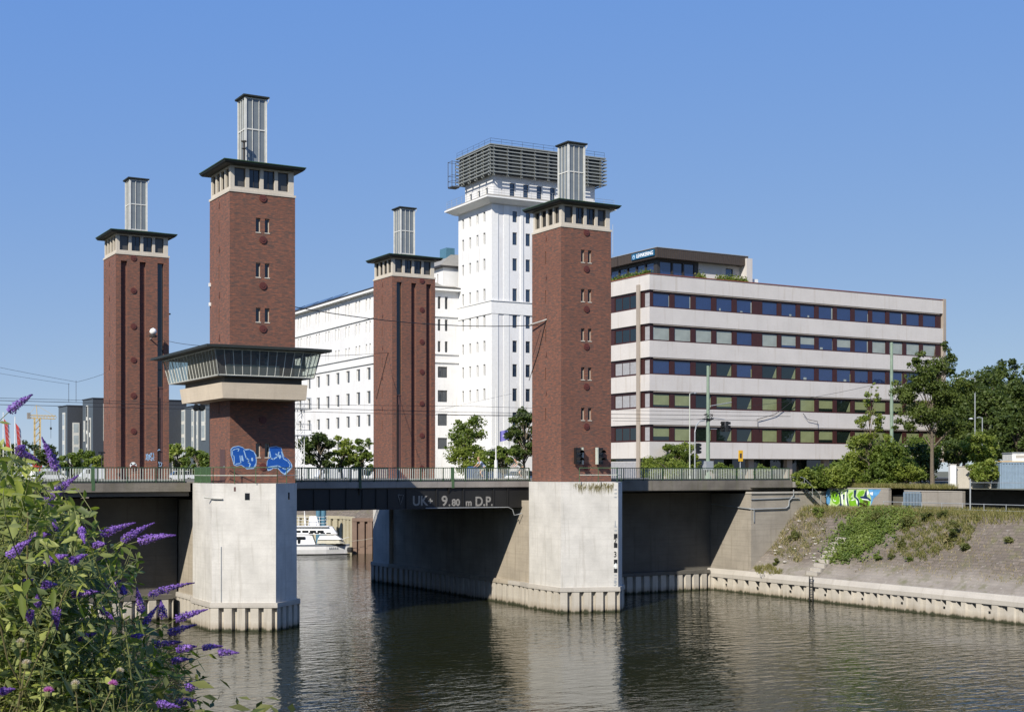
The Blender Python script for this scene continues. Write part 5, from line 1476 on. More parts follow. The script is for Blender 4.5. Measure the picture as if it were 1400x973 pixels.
P = scatter_slope(700, [(1030,776),(1050,772),(1072,780),(1068,785),(1035,784)]); blades('weeds', P, .3, 'grass', 'low weeds on the coping below the wing wall')
P = scatter_slope(1200, [(1225,700),(1330,705),(1400,760),(1400,800),(1150,780),(1180,765),(1215,735)]); blades('weeds', P, .22, 'straw', 'thin dry stalks between the bank stones')
yy = rng.uniform(80.0, 94.4, 5200); xx = 89.4 + rng.uniform(0, 1.0, 5200)
blades('grass', np.stack([xx, yy, np.full(5200, WZ)], 1), .5, 'grass', 'dry grass growing along the top of the graffiti wall')
def weed(u_, v_, r, h, n, mat, label):
    q2 = scatter_slope(1, [(u_-1,v_-1),(u_+1,v_-1),(u_+1,v_+1),(u_-1,v_+1)], 9)[0]
    t = empty('weed_clump', tuple(q2)); P, N, T, cs = crown_points(rng, r, r, h*.55, 12, n, .5, .2, -.9); P[:,2] += h*.5; P[:,2] = np.maximum(P[:,2], .03)
    P = P + np.stack([-P[:,2]*.0, np.zeros(n), np.zeros(n)], 1)
    leaf_mesh('foliage', P, N, rng.uniform(.10,.24,n), T, M[mat], t, aspect=.45)
    m = MB()
    for k in range(6): m.tube([(0,0,-.1),(rng.uniform(-r,r)*.6,rng.uniform(-r,r)*.6,h*.9)], [.015,.006], n=4)
    m.build('stems', M['bud_stem'], t); tag(t, label, 'weed')
weed(1305,738,.62,1.4,1200,'weed','tall bushy green weed standing alone in the middle of the stone bank')
weed(1320,752,.42,.7,500,'weed','lower weed just right of the tall bushy weed on the stone bank')
weed(1087,738,.55,.95,750,'weed','green bushy weed on the bank close to the wing wall')
weed(1060,772,.32,.55,350,'weed','small green weed at the foot of the wing wall on the coping')
weed(1200,765,.34,.45,300,'leaf_mid','dark small weed on the pale lower stones right of the steps')
weed(1219,764,.26,.6,260,'weed','thin upright weed on the pale lower stones')
weed(1243,766,.36,.35,260,'leaf_mid','flat dark weed on the pale lower stones, third from the steps')
weed(1240,720,.7,.9,900,'weed','broad olive weed beside the upper edge of the ground ivy')
weed(1233,748,.4,.6,360,'weed','small olive weed right of the ground ivy')
weed(1268,712,.6,.8,700,'weed','pale bushy weed below the blue grey gate panel')
weed(1290,708,.5,.7,500,'weed','bushy weed at the top edge of the bank below the white wall')
weed(1380,742,.35,.5,300,'weed','green weed near the right edge of the stone bank')
weed(1195,712,.55,.8,700,'weed','tall weed growing in front of the right end of the graffiti')
weed(1183,697,.4,.8,500,'weed','olive weed directly below the graffiti letters')
weed(1118,706,.55,.9,700,'ivy','light green bush left of the graffiti at the top of the bank')
weed(1293,748,.22,1.2,260,'straw','dry red brown dock stalk left of the tall bushy weed')
m = MB()                                                # loose pale stones
for k, q2 in enumerate(scatter_slope(40, [(1060,700),(1130,695),(1140,740),(1110,770),(1060,770)])):
    s = rng.uniform(.06,.22); m.lathe([(s*.6,-.02),(s,s*.3),(s*.7,s*.7)], tuple(q2), 6)
tag(m.build('loose_stones', M['cap']), kind='stuff')['label'] = 'loose pale stones lying on the bank beside the wing wall'

# ================================================================== RIGHT BANK TOP
gw = empty('graffiti_wall', (89.1, 94.3, 7.5)); m = MB()
m.box(0,-7.6,-.6,.35,0,1.9); m.build('wall', M['grey_conc'], gw); m = MB(); m.box(-.04,-7.65,1.902,.4,.02,1.98); m.build('coping', M['cap'], gw)
og = Vector((89.1, 94.3, 7.5)); Gs = lambda pts: [on_x(1125+x/15.556, 660+y/15.556, 89.1) for x, y in pts]
def clampz(pl): return [Vector((p.x, p.y, max(7.45, min(9.38, p.z)))) for p in pl]
ps = lambda pls, mat, off: [paint('graffiti', [clampz(Gs(pl))], M[mat], gw, off, og, 'x') for pl in pls]
ps([[(70,200),(100,135),(1240,130),(1190,230),(1080,330),(1010,500),(150,490),(80,430)]], 'paint_sky', .004)
ps([[(150,140),(960,130),(1030,330),(1010,500),(140,490),(165,330)]], 'paint_lgreen', .007)
ps([[(310,490),(385,420),(470,490)], [(425,240),(465,240),(455,350),(435,350)], [(870,290),(905,180),(935,130),(940,310)], [(780,290),(900,270),(960,300),(1000,330),(1030,370),(1000,390),(960,345),(820,330)], [(660,150),(720,140),(700,290),(760,340),(785,420),(770,490),(735,490),(745,420),(720,350),(660,300)],
    [(510,130),(550,150),(520,230),(540,400),(560,490),(525,490),(505,350)], [(330,200),(360,200),(385,300),(395,420),(370,440),(365,320)], [(590,310),(640,300),(630,335),(590,340)], [(210,140),(330,150),(330,200),(240,160),(180,200)]], 'paint_navy', .011)
ps([[(185,200),(240,175),(300,190),(345,270),(360,380),(330,440),(290,460),(210,410),(180,330)], [(545,240),(620,185),(655,200),(610,265),(590,300),(640,345),(700,350),(735,400),(725,490),(570,490),(550,390),(580,360),(560,310)],
    [(725,260),(770,180),(870,150),(890,200),(850,260),(790,290),(810,330),(950,350),(1005,390),(990,500),(790,500),(790,400),(765,330)]], 'paint_green', .014)
ps([[(215,320),(240,370),(290,370),(265,395),(225,380)], [(390,190),(412,180),(432,300),(434,480),(408,470),(395,330)], [(480,190),(505,170),(500,300),(522,490),(490,480),(475,330)], [(590,370),(640,345),(690,350),(640,372)], [(700,340),(745,390),(735,470),(715,420)], [(820,325),(950,345),(1005,385),(960,370),(850,352)], [(940,170),(985,180),(975,240),(940,260)], [(1000,200),(1070,190),(1065,260),(1020,250)], [(125,440),(175,460),(150,470)]], 'paint_white', .017)
m = MB()
for p_ in (Gs([(300,220),(312,250),(290,300),(270,300)]),): m.poly([Vector((q2.x-.018, q2.y, q2.z))-og for q2 in p_])
m.build('graffiti', M['paint_navy'], gw)
tag(gw, 'low concrete retaining wall sprayed with green and white graffiti letters on blue', 'wall')
w2 = empty('retaining_wall', (89.15, 84.9, 7.5)); m = MB(); m.box(0,-6.4,-.6,.35,0,1.75); m.build('wall', M['grey_conc'], w2); m = MB(); m.box(-.04,-6.4,1.752,.4,.0,1.82); m.build('coping', M['cap'], w2)
tag(w2, 'plain grey concrete retaining wall behind the blue grey gate panel', 'wall')
m = MB(); m.box(.9,0,0,1.2,9.5,1.4); w3 = empty('dark_recess_wall', (89.2,84.8,7.5)); m.build('wall', M['dark_conc'], w3); tag(w3, 'dark recessed wall between the graffiti wall and the plain grey wall', 'wall')
gp = empty('gate_panel', (88.95, 84.8, 7.7)); m = MB()
for (a, b2) in ((-2.0,-1.94),(-.06,0)): m.box(-.03,a,0,.03,b2,1.5)
m.box(-.03,-2.0,1.44,.03,0,1.5); m.box(-.03,-2.0,.02,.03,0,.08); m.build('frame', M['steel_blue'], gp)
m = MB()
for i in range(11): m.box(-.015,-1.85+i*.17,.08,.015,-1.77+i*.17,1.44)
m.build('bars', M['steel_blue'], gp); tag(gp, 'blue grey steel gate panel with vertical bars on the bank terrace', 'gate')
fe = empty('terrace_fence', (88.6, 86.8, 7.75)); m = MB()
m.tube([(0,0,.55),(0,-30,.55)], .03, n=6); m.tube([(0,0,.06),(0,-30,.06)], .03, n=6); m.build('rail', M['galv'], fe)
for i in range(14):
    m = MB(); m.tube([(0,-i*2.2,-.1),(0,-i*2.2,.6)], .03, n=6); m.build('post', M['galv'], fe)
m = MB(); m.tube([(0,-9.6,-.1),(0,-9.6,2.6)], .06, n=8); m.tube([(0,-9.6,2.3),(0,-22,2.35)], .022, n=5); m.build('tall_post', M['galv'], fe)
tag(fe, 'low galvanised tube fence along the top of the stone bank', 'fence')
st = empty('steel_stair', (86.6, 94.3, 7.7)); m = MB()
for k in range(6): m.box(-.3+k*.34-.0,.0,1.55-k*.28,.05+k*.34,1.0,1.59-k*.28)
m.build('treads', M['galv'], st)
for yy_ in (0, 1.0):
    m = MB(); m.tube([(-.4,yy_,1.6),(1.7,yy_,-.05)], .05, n=6); m.build('stringer', M['dark_frame'], st)
    m = MB(); m.tube([(-.9,yy_,2.75),(-.4,yy_,2.65),(1.7,yy_,.95),(2.6,yy_,.95)], .03, n=6)
    for k in range(3): m.tube([(-.4+k*1.0,yy_,1.6-k*.78),(-.4+k*1.0,yy_,2.6-k*.78)], .02, n=5)
    m.build('handrail', M['galv'], st)
tag(st, 'steel stair with tube handrails down to the terrace left of the graffiti wall', 'stair')
# white wall, pillar, platform and container
def pxz(u_, v_, D): return at(u_, v_, D)
D0 = 118.0
pw0, pw1 = at(1306, 668, D0), at(1366, 668, D0)
ww_ = empty('white_wall', (pw0.x, pw0.y, 9.4), -YAW); L_ = (pw1-pw0).to_2d().length
m = MB(); m.box(0,0,-.1,L_,.25,1.95); m.build('wall', M['old_white'], ww_); m = MB(); m.box(-.05,-.04,1.952,L_+.05,.29,2.02); m.build('coping', M['cap'], ww_)
tag(ww_, 'low white wall half overgrown behind the terrace fence', 'wall')
pp = at(1302, 668, D0-.3); u = empty('white_pillar', (pp.x, pp.y, 9.4), -YAW); m = MB(); m.box(-.26,-.26,-.1,.26,.26,2.15); m.build('shaft', M['white'], u); m = MB(); m.box(-.3,-.3,2.152,.3,.3,2.2); m.build('cap', M['cap'], u); tag(u, 'white gate pillar at the left end of the low white wall', 'pillar')
pc = at(1300, 672, 115); u = empty('loading_platform', (pc.x, pc.y, 7.6), -YAW); m = MB(); m.box(0,0,1.35,14,3.5,1.72); m.build('slab', M['grey_conc'], u)
m = MB(); m.box(.3,.9,-.2,14,3.4,1.348); m.build('base', M['grey_conc'], u); tag(u, 'concrete platform with a dark gap under it behind the tube fence', 'platform')
pc = at(1367, 668, 115.5); u = empty('shipping_container', (pc.x, pc.y, 9.33), -YAW); m = MB(); Lc_, Hc_ = 6.0, 2.45
m.box(.06,.06,.1,Lc_-.06,2.3,Hc_-.05)
for i in range(24): m.box(.16+i*.24,.0,.16,.28+i*.24,.059,Hc_-.14)
m.build('body', M['steel_blue'], u)
m = MB(); m.box(0,-.02,.0,.13,.1,Hc_); m.box(0,-.02,Hc_-.13,Lc_,.1,Hc_); m.box(0,-.02,0,Lc_,.1,.14); m.build('frame', M['steel_blue'], u)
m = MB(); m.box(-.02,-.03,Hc_+.001,Lc_,2.3,Hc_+.05); m.build('roof_edge', M['yellow'], u)
tag(u, 'blue grey ribbed steel container at the right edge with a yellow roof edge', 'container')
pc = at(1384, 632, 120); u = empty('site_cabin', (pc.x, pc.y, 9.4), -YAW); m = MB(); m.box(0,0,0,5,2.4,3.15); m.build('body', M['white'], u); m = MB(); m.box(-.05,-.05,3.152,5.05,2.45,3.25); m.build('roof', M['galv'], u); m = MB(); m.box(.3,-.01,2.75,2.4,-.002,3.0); m.build('faded_panel', M['cap'], u)
tag(u, 'white site cabin standing behind the blue grey container', 'cabin')

# ================================================================== STREET FURNITURE
def pole(name, label, base, h, r0, r1, mat, cat, collar=True):
    u = empty(name, base); m = MB(); m.tube([(0,0,0),(0,0,h)], [r0, r1], n=10); m.build('shaft', M[mat], u)
    if collar: m = MB(); m.lathe([(r0*1.5,0),(r0*1.5,.35),(r0*1.1,.4)], n=12); m.build('base_collar', M[mat], u)
    return tag(u, label, cat)
def signal_head(name, label, loc, rz, parent=None, n=3, plate=False, cat='traffic light', visor=.16):
    u = empty(name, loc, rz, parent); H_ = .32*n; m = MB(); m.box(-.15,-.02,0,.15,.2,H_); m.build('housing', M['black'], u)
    for k in range(n):
        m = MB(); zc = .16+.32*k; m.lathe([(.10,-.03),(.10,-.021)][::-1], (0,0,zc), 12, axis='y'); m.build('lens', M['dark_glass'], u)
        m = MB(); m.lathe([(.125,-.25),(.125,-.02),(.11,-.02),(.11,-.25)], (0,0,zc), 14, axis='y'); m.build('visor', M['black'], u)
    if label: tag(u, label, cat)
    return u
Q_ = on_y(968, 640, 98.6); tp = pole('catenary_pole', 'thick pale green pole with cable clutter left of the yellow sign', (Q_.x, 98.6, DECK), on_y(968,500,98.6).z-DECK, .20, .13, 'pole_green', 'pole')
zz = on_y(968,572,98.6).z-DECK; m = MB(); rr = random.Random(2)
for k in range(14):
    a = rr.uniform(0, 6.28); b2 = a+rr.uniform(.5,1.6); r_ = rr.uniform(.2,.55); z1 = zz+rr.uniform(-.25,.35)
    m.tube([(r_*math.cos(a),r_*math.sin(a)*.5,z1),(r_*.8*math.cos((a+b2)/2),-.25,z1+.12),(r_*math.cos(b2),r_*math.sin(b2)*.5,z1-.1)], .028, n=5)
m.box(-.5,-.2,zz-.1,.5,.2,zz); m.build('cable_clutter', M['black'], tp)
m = MB(); m.box(-.42,-.28,.95,.42,.28,1.75); m.build('switch_box', M['galv'], tp)
m = MB(); m.tube([(.1,0,zz+.1),(1.9,-.05,zz-.05)], .035, n=6); m.tube([(.1,0,zz-.95),(1.0,-.05,zz-.95)], .03, n=6); m.build('bracket', M['galv'], tp)
m = MB(); m.tube([(.15,-.1,zz+1.15),(5.2,3.0,zz+1.75)], .05, n=6); m.build('boom', M['insul'], tp)
for u_, lb_ in ((987.5, 'traffic light hung on the thick green pole, left one of the pair'), (994.5, 'traffic light hung on the thick green pole, right one of the pair')):
    q2 = on_y(u_, 590, 98.5); signal_head('traffic_light', lb_, (q2.x, 98.45, q2.z), R(-60) if u_ < 990 else R(70), group if 0 else None, 3)
q2 = on_y(943, 640, 98.0); lp = pole('street_lamp', 'very thin pale lamp post left of the thick green pole', (q2.x, 98.0, DECK), on_y(943,538,98.0).z-DECK, .055, .04, 'baluster', 'street lamp')
hL = on_y(943,538,98.0).z-DECK; m = MB(); m.tube([(0,0,hL),(.35,.0,hL+.08),(.75,0,hL+.02)], .035, n=6); m.lathe([(.12,0),(.16,.05),(.06,.12)], (.6,0,hL+.0), 10); m.build('lamp_head', M['galv'], lp)
q2 = on_y(950, 640, 98.3); u = empty('signal_post', (q2.x, 98.3, DECK)); zt_ = on_y(950,590,98.3).z-DECK
m = MB(); m.tube([(0,0,0),(0,0,zt_),(.15,0,zt_+.55),(.5,0,zt_+.95),(1.1,0,zt_+1.05)], .06, n=8); m.build('shaft', M['galv'], u)
signal_head('signal_head', None, (.35,-.1,zt_-2.0), R(90), u, 3)
tag(u, 'bent grey signal post between the thin lamp post and the thick green pole', 'signal post')
q2 = on_y(1012, 640, 99.0); zs = on_y(1012,618,99.0).z-DECK; u = empty('road_sign', (q2.x, 99.0, DECK)); m = MB(); m.tube([(0,0,0),(0,0,zs+.05)], .05, n=8); m.build('post', M['galv'], u)
m = MB(); m.prism([(-.26,-.08),(.26,-.08),(.26,-.05),(-.26,-.05)], zs-.85, zs+.18); b_ = m.build('plate', M['yellow'], u)
m = MB(); m.box(-.12,-.086,zs-.55,.12,-.081,zs-.1); m.build('pictogram', M['o_clad'], b_)
tag(u, 'small yellow sign plate on a grey post in front of the office', 'sign')
q2 = at(1219, 640, 130); pole('catenary_pole', 'tall pale green pole behind the bank shrubs beside the right part of the office', (q2.x, q2.y, G), at(1219,468,130).z-G, .19, .14, 'pole_green', 'pole')
q2 = at(1333, 640, 136); hl_ = at(1333,517,136).z-G; u = pole('street_lamp', 'tall thin grey street lamp with long arm before the dark trees', (q2.x, q2.y, G), hl_, .06, .05, 'galv', 'street lamp')
m = MB(); dx_ = Vector((math.cos(-YAW), math.sin(-YAW), 0)); e_ = dx_*-1.9; m.tube([(0,0,hl_),(e_.x,e_.y,hl_+.02)], .04, n=6); m.build('arm', M['galv'], u); m = MB(); m.tube([(0,0,hl_-6.2),(-.6*dx_.x,-.6*dx_.y,hl_-6.4),(-1.1*dx_.x,-1.1*dx_.y,hl_-6.8)], .04, n=6); m.build('arm', M['galv'], u)
m = MB(); m.lathe([(.08,-.1),(.2,-.03),(.1,.06)], (e_.x,e_.y,hl_), 10); m.build('lamp_head', M['white'], u)
q2 = at(1343, 640, 133); hl_ = at(1343,571,133).z-G; u = pole('street_lamp', 'short thin pale lamp right of the tall street lamp', (q2.x, q2.y, G), hl_, .05, .045, 'galv', 'street lamp', False)
e_ = dx_*-1.1; m = MB(); m.tube([(0,0,hl_),(e_.x*.3,e_.y*.3,hl_+.05),(e_.x*.5,e_.y*.5,hl_)], .04, n=6); m.build('arm', M['galv'], u); m = MB(); m.lathe([(.1,-.08),(.24,0),(.1,.08)], (e_.x,e_.y,hl_-.1), 10); m.build('lamp_head', M['white'], u)
# signal lights on the right tower
for (u0, pl_x, lb_) in ((790.5, 1, 'black two lens signal light on the right tower, pale edged board on its right'), (820, -1, 'black two lens signal light on the right tower, pale edged board on its left')):
    q2 = on_y(u0, 623, BY-.35); t = empty('bridge_signal', (q2.x, BY-.02, q2.z-.65)); m = MB(); m.box(-.27,-.42,0,.27,-.12,1.3); m.build('housing', M['black'], t)
    for zc in (.34, .94):
        m = MB(); m.lathe([(.2,-.45),(.2,-.421)][::-1], (0,0,zc), 14, axis='y'); m.build('lens', M['dark_glass'], t)
        m = MB(); n = 9
        for k in range(n):                              # hood: half tube
            a0, a1 = math.pi*k/n, math.pi*(k+1)/n; L2 = .5
            m.poly([(.24*math.cos(a0),-.42,zc+.24*math.sin(a0)),(.24*math.cos(a1),-.42,zc+.24*math.sin(a1)),(.24*math.cos(a1),-.42-L2,zc+.24*math.sin(a1)-.06),(.24*math.cos(a0),-.42-L2,zc+.24*math.sin(a0)-.06)])
        m.build('hood', M['black'], t)
    m = MB(); m.box(-.07,-.12,.5,.07,.0,.8); m.build('bracket', M['galv'], t)
    m = MB(); m.box(pl_x*.32-.05,-.55,-.02,pl_x*.32+.05,-.25,1.32); m.build('edge_board', M['baluster'], t)
    tag(t, lb_, 'signal light')
# round lamp on the leftmost tower
q2 = Vector((33.42, BY+LY, 23.35)); t = empty('wall_lamp', tuple(q2)); m = MB(); m.tube([(0,0,-.5),(0,-.5,-.45),(0,-.85,-.25)], .06, n=6); m.build('arm', M['galv'], t)
m = MB(); m.lathe([(.02,-.32),(.26,-.2),(.33,0),(.24,.2),(.02,.32)], (0,-.95,.1), 14); m.build('globe', M['white'], t, smooth=True)
m = MB(); m.lathe([(.34,-.5),(.36,-.34),(.2,-.28)], (0,-.95,.1), 14); m.build('shade', M['dark_frame'], t)
tag(t, 'round white lamp on a bracket on the leftmost tower', 'lamp')
q2 = on_x(212,431,35.13); t = empty('wall_lamp', (35.13, BY+LY+2.2, on_y(234,430,BY+LY+2.2).z)); m = MB(); m.tube([(0,0,0),(.35,0,.05)], .03, n=6); m.build('arm', M['dark_frame'], t); m = MB(); m.box(.2,-.12,-.02,.75,.12,.1); m.build('lamp_head', M['dark_frame'], t); tag(t, 'small flat lamp sticking out from the right edge of the leftmost tower', 'lamp')
q2 = on_y(144,621,BY+LY-1.5); t = empty('street_lamp', (q2.x-.3, BY+LY-1.5, DECK+.1)); m = MB(); hh_ = q2.z-DECK; m.tube([(0,0,0),(0,0,hh_)], .05, n=6); m.build('shaft', M['dark_frame'], t); m = MB(); m.box(-.35,-.15,hh_,.25,.15,hh_+.12); m.build('lamp_head', M['black'], t); tag(t, 'low dark lamp post at the left foot of the leftmost tower', 'street lamp')
# lattice mast right of the cabin tower
q2 = on_y(409.5, 640, 112.0); t = empty('lattice_mast', (q2.x, 112.0, DECK+.01)); m = MB(); H_ = on_y(409.5,545,112.0).z-DECK; s = .32
for sx in (-s, s):
    for sy in (-s, s): m.tube([(sx,sy,0),(sx,sy,H_)], .035, n=5)
k_ = 0; z0 = 0
while z0 < H_-.7:
    sg_ = 1 if k_ % 2 else -1
    for sy in (-s, s): m.tube([(-s*sg_,sy,z0),(s*sg_,sy,z0+.75)], .022, n=4)
    for sx in (-s, s): m.tube([(sx,-s*sg_,z0),(sx,s*sg_,z0+.75)], .022, n=4)
    z0 += .75; k_ += 1
m.build('lattice', M['white'], t); m = MB()
for zc in (3.9, 2.6+3.6): m.box(-.55,-.55,zc,.95,.55,zc+.06); m.tube([(-.5,-.5,zc+.5),(.9,-.5,zc+.5)], .025, n=4); m.tube([(-.5,-.5,zc+1.0),(.9,-.5,zc+1.0),(.9,.5,zc+1.0)], .025, n=4); m.tube([(.9,-.5,zc),(.9,-.5,zc+1.0)], .025, n=4)
m.build('platform', M['galv'], t); tag(t, 'white lattice signal mast standing right behind the cabin tower', 'mast')
for u_, lb_ in ((268.5, 'dark signal lamp hanging under the control cabin, left one of two'), (276, 'dark signal lamp hanging under the control cabin, right one of two')):
    q2 = on_y(u_, 557, 104); t = empty('hanging_signal', (q2.x, 104, q2.z)); m = MB(); m.lathe([(.26,-.1),(.28,.1)], (0,0,0), 14, axis='y'); m.build('housing', M['black'], t); m = MB(); m.lathe([(.2,-.16),(.2,-.101)][::-1], (0,0,0), 12, axis='y'); m.build('lens', M['dark_glass'], t); m = MB(); m.tube([(0,0,.27),(0,0,.75)], .03, n=5); m.build('hanger', M['black'], t); tag(t, lb_, 'signal lamp')
# flagpole and flag
q2 = at(678, 640, 138); t = empty('flagpole', (q2.x, q2.y, G)); ht = at(678,532,138).z-G; m = MB(); m.tube([(0,0,0),(0,0,2.6),(0,0,2.62),(0,0,ht)], [.17,.16,.06,.04], n=8); m.build('shaft', M['white'], t); tag(t, 'white flagpole in front of the white high building', 'flagpole')
q2 = at(696, 568, 150); t = empty('flag_mast', (q2.x, q2.y, G)); m = MB(); m.tube([(0,0,0),(0,0,9.3)], [.06,.04], n=6); m.build('shaft', M['galv'], t); m = MB(); n = 10
for k in range(n):
    f = lambda k: Vector((-(k/n)*1.15, .12*math.sin(k*.9), 0)); a, b2 = f(k), f(k+1); za, zb_ = 6.9-.3*k/n, 6.9-.3*(k+1)/n
    m.poly([(a.x,a.y,za-1.0),(b2.x,b2.y,zb_-1.0+.0),(b2.x,b2.y,zb_+.15),(a.x,a.y,za+.15)])
fl = m.build('flag', M['violet_flag'], t); fl.location = (0,0,-.9)
m = MB(); m.poly([(-.25,-.03,6.3-1.2),(-.95,-.03,6.2-1.2),(-.95,-.03,6.32-1.2),(-.25,-.03,6.42-1.2)]); m.build('stripe', M['white'], fl).location = (0,-.15,1.2-.0)
tag(t, 'violet flag with a white stripe flying left of the right tower', 'flag')
for u_, v0, D, lb_ in ((4.5, 572, 170, 'red and white banner on a pole at the far left edge'), (20.5, 578, 170, 'red and white banner on a pole, second from the left edge')):
    q2 = at(u_, 640, D); zt_ = at(u_, v0, D).z - G; t = empty('banner', (q2.x, q2.y, G)); m = MB(); m.tube([(0,0,0),(0,0,zt_+.8)], [.07,.05], n=6); m.build('pole', M['white'], t)
    m = MB(); n = 6; k0 = 0
    for k in range(n): m.poly([(.06+.06*k*.9,-.05*math.sin(k),zt_-k*.65),(.06+.06*(k+1)*.9,-.05*math.sin(k+1),zt_-(k+1)*.65),(.5+.06*(k+1),-.05*math.sin(k+2),zt_-.5-(k+1)*.65),(.45+.06*k,-.05*math.sin(k+1),zt_-.5-k*.65)])
    f_ = m.build('cloth', M['red'], t)
    m = MB()
    for k in range(n): m.poly([(.5+.06*k,.1-.05*math.sin(k),zt_-.5-k*.65),(.5+.06*(k+1),.1-.05*math.sin(k+1),zt_-.5-(k+1)*.65),(.72+.06*(k+1),.1,zt_-.8-(k+1)*.65),(.70+.06*k,.1,zt_-.8-k*.65)])
    m.build('cloth', M['white'], t); tag(t, lb_, 'banner')
q2 = at(42, 640, 175); t = empty('site_sign', (q2.x, q2.y, G), -YAW); m = MB(); m.box(-1.1,0,.55,1.1,.06,1.55); m.build('board', M['white'], t); m = MB(); m.box(-.8,.02,0,-.72,.08,.6); m.box(.7,.02,0,.78,.08,.6); m.build('posts', M['galv'], t); tag(t, 'white sign board behind the railing at the far left', 'sign')

# ---- overhead wires
def wire(label, pts, r=.022, sag=.0, name='overhead_wire', mat='wire', group=None):
    out = []
    for (a, b2) in zip(pts, pts[1:]):
        a, b2 = Vector(a), Vector(b2); n = 14
        for k in range(n+1):
            f = k/n; out.append(a.lerp(b2, f) - Vector((0,0,sag*4*f*(1-f))))
    m = MB(); m.tube(out, r, n=5); o = m.build(name, M[mat]); tag(o, label, 'wire', group); return o
wire('thick span wire sagging from the cabin tower to the right tower', [on_y(402,419.5,92.5), on_x(736,444.5,57.0)], .035, .55)
wire('contact wire running along the bridge above the road, front one', [(-60,106,16.25),(57,106,16.2),(95,106,16.6)], .022)
wire('contact wire running along the bridge above the road, rear one', [(-60,110,16.1),(57,110,16.1),(95,110,16.3)], .022)
wire('messenger wire just above the front contact wire', [(-60,106,16.75),(20,106,16.4),(57,106,16.75),(95,106,17.0)], .016, .1)
wire('thin wire from the leftmost tower lamp to the cabin tower', [(34.6,121.8,on_y(232,465,121.8).z), on_y(284,473,93.2)], .02, .1)
wire('thin wire crossing the sky left of the leftmost tower, upper one', [at(-30,496,130), at(105,522,135), at(142,511,137)], .016, .05)
wire('thin wire crossing the sky left of the leftmost tower, lower one', [at(-30,505,130), at(95,525,135)], .014, .05)
wire('wire running left from the flank of the tower with three slots to the cabin', [on_x(531,482,BX+LX), at(404,486.5,112)], .02, .1)
wire('thin wire over the far railing towards the white high building', [at(596,566,128), at(728,566,118)], .02, .08)
wire('slanting thin wire in front of the white high building', [at(600,560,140), at(700,538,140)], .012)
wire('thin wire across the front of the office building', [at(838,575,119), at(968,572,124.3)], .016, .1)
wire('wire from the thick green pole towards the right pole', [at(968,560,124.3), at(1219,520,130)], .016, .4)
m = MB()
for (u_, v0, v1) in ((94,524,549),(104,520,549)): m.tube([at(u_,v0,120), at(u_,v1,118)], .02, n=4)
tag(m.build('wire_hanger', M['wire']), 'two short wire hangers in the sky left of the leftmost tower', 'wire')
# branching cables lying on the office front
for lb_, pts in (('black cable loop on the office front below the windows, left one', [(1085,547),(1060,566),(1035,573),(1036,583)]), ('black cable loop on the office front below the windows, right one', [(1098,565),(1104,573),(1118,576),(1117,583)])):
    m = MB(); m.tube([on_y(a, b2, OY-.25) for a, b2 in pts], .035, n=5); tag(m.build('hanging_cable', M['wire']), lb_, 'cable')

# ================================================================== BOAT
u0, v0_ = 440, 757
pb = at(432, 757.5, 179.5); bt = empty('motor_yacht', (pb.x, pb.y, 0), -YAW + R(4)); sc = 1/ (F/179.5)
def hullsec(x):                      # half beam and sheer along the hull (bow to the right)
    k = max(0, (x+7.5)/12.2); b_ = 1.75*(1-max(0, (k-.45)/.55)**2.2); return max(.04, b_)
m = MB(); xs = [-8, -6, -4, -2, 0, 1.5, 3, 4.2, 4.7]
prev = None
for x in xs:
    b_ = hullsec(x); sh = 1.55 + .05*(x/4)**2
    cur = [Vector((x,-b_,sh)), Vector((x-.15*(x>2),-b_*.97,.8)), Vector((x-.5*(x>2),-b_*.8,-.2)), Vector((x-.5*(x>2),b_*.8,-.2)), Vector((x-.15*(x>2),b_*.97,.8)), Vector((x,b_,sh))]
    if prev:
        for k in range(5): m.poly([prev[k], prev[k+1], cur[k+1], cur[k]])
        m.poly([prev[5], prev[0], cur[0], cur[5]])
    prev = cur
hl_ = m.build('hull', M['hull'], bt, smooth=False)
m = MB()
for x0, x1 in zip(xs[:-1], xs[1:]):
    a, b_ = hullsec(x0)+.02, hullsec(x1)+.02; m.poly([(x0,-a,1.35),(x1,-b_,1.35),(x1,-b_,1.6),(x0,-a,1.6)]); 
m.build('rubbing_strake', M['hull_grey'], hl_)
m = MB()
for x0, x1 in zip(xs[:-1], xs[1:]): a, b_ = hullsec(x0)*.8+.2, hullsec(x1)*.8+.2; m.poly([(x0,-a-.03,-.1),(x1,-b_-.03,-.1),(x1,-b_-.06,.14),(x0,-a-.06,.14)])
m.build('boot_stripe', M['black'], hl_)
m = MB()
for k in range(5): m.box(1.9+k*.26,-hullsec(2.2+k*.26)-.05,.85,2.05+k*.26,-hullsec(2.2+k*.26)-.02,1.15)
m.build('name_marks', M['hull_grey'], hl_)
m = MB(); m.prism([(-8,-1.5),(-1.2,-1.5),(.0,-1.2),(.0,1.2),(-1.2,1.5),(-8,1.5)], 1.62, 3.1, 0, top=[(-8,-1.3),(-1.5,-1.3),(-.5,-1.0),(-.5,1.0),(-1.5,1.3),(-8,1.3)]); m.build('deckhouse', M['hull'], bt)
m = MB(); m.box(-2.9,-1.52,2.45,-1.4,-1.42,2.85); m.box(-2.4,-1.54,1.8,-2.05,-1.46,2.4); m.build('side_window', M['dark_glass'], bt)
m = MB(); m.prism([(-8,-1.3),(2.4,-1.2),(3.0,-.9),(3.0,.9),(2.4,1.2),(-8,1.3)], 3.2, 4.35, 0, top=[(-8,-1.1),(1.9,-1.0),(2.3,-.8),(2.3,.8),(1.9,1.0),(-8,1.1)]); m.build('upper_cabin', M['hull'], bt)
m = MB()
for k in range(5): m.box(-3.9+k*1.05,-1.27,3.5,-3.1+k*1.05,-1.13,3.8)
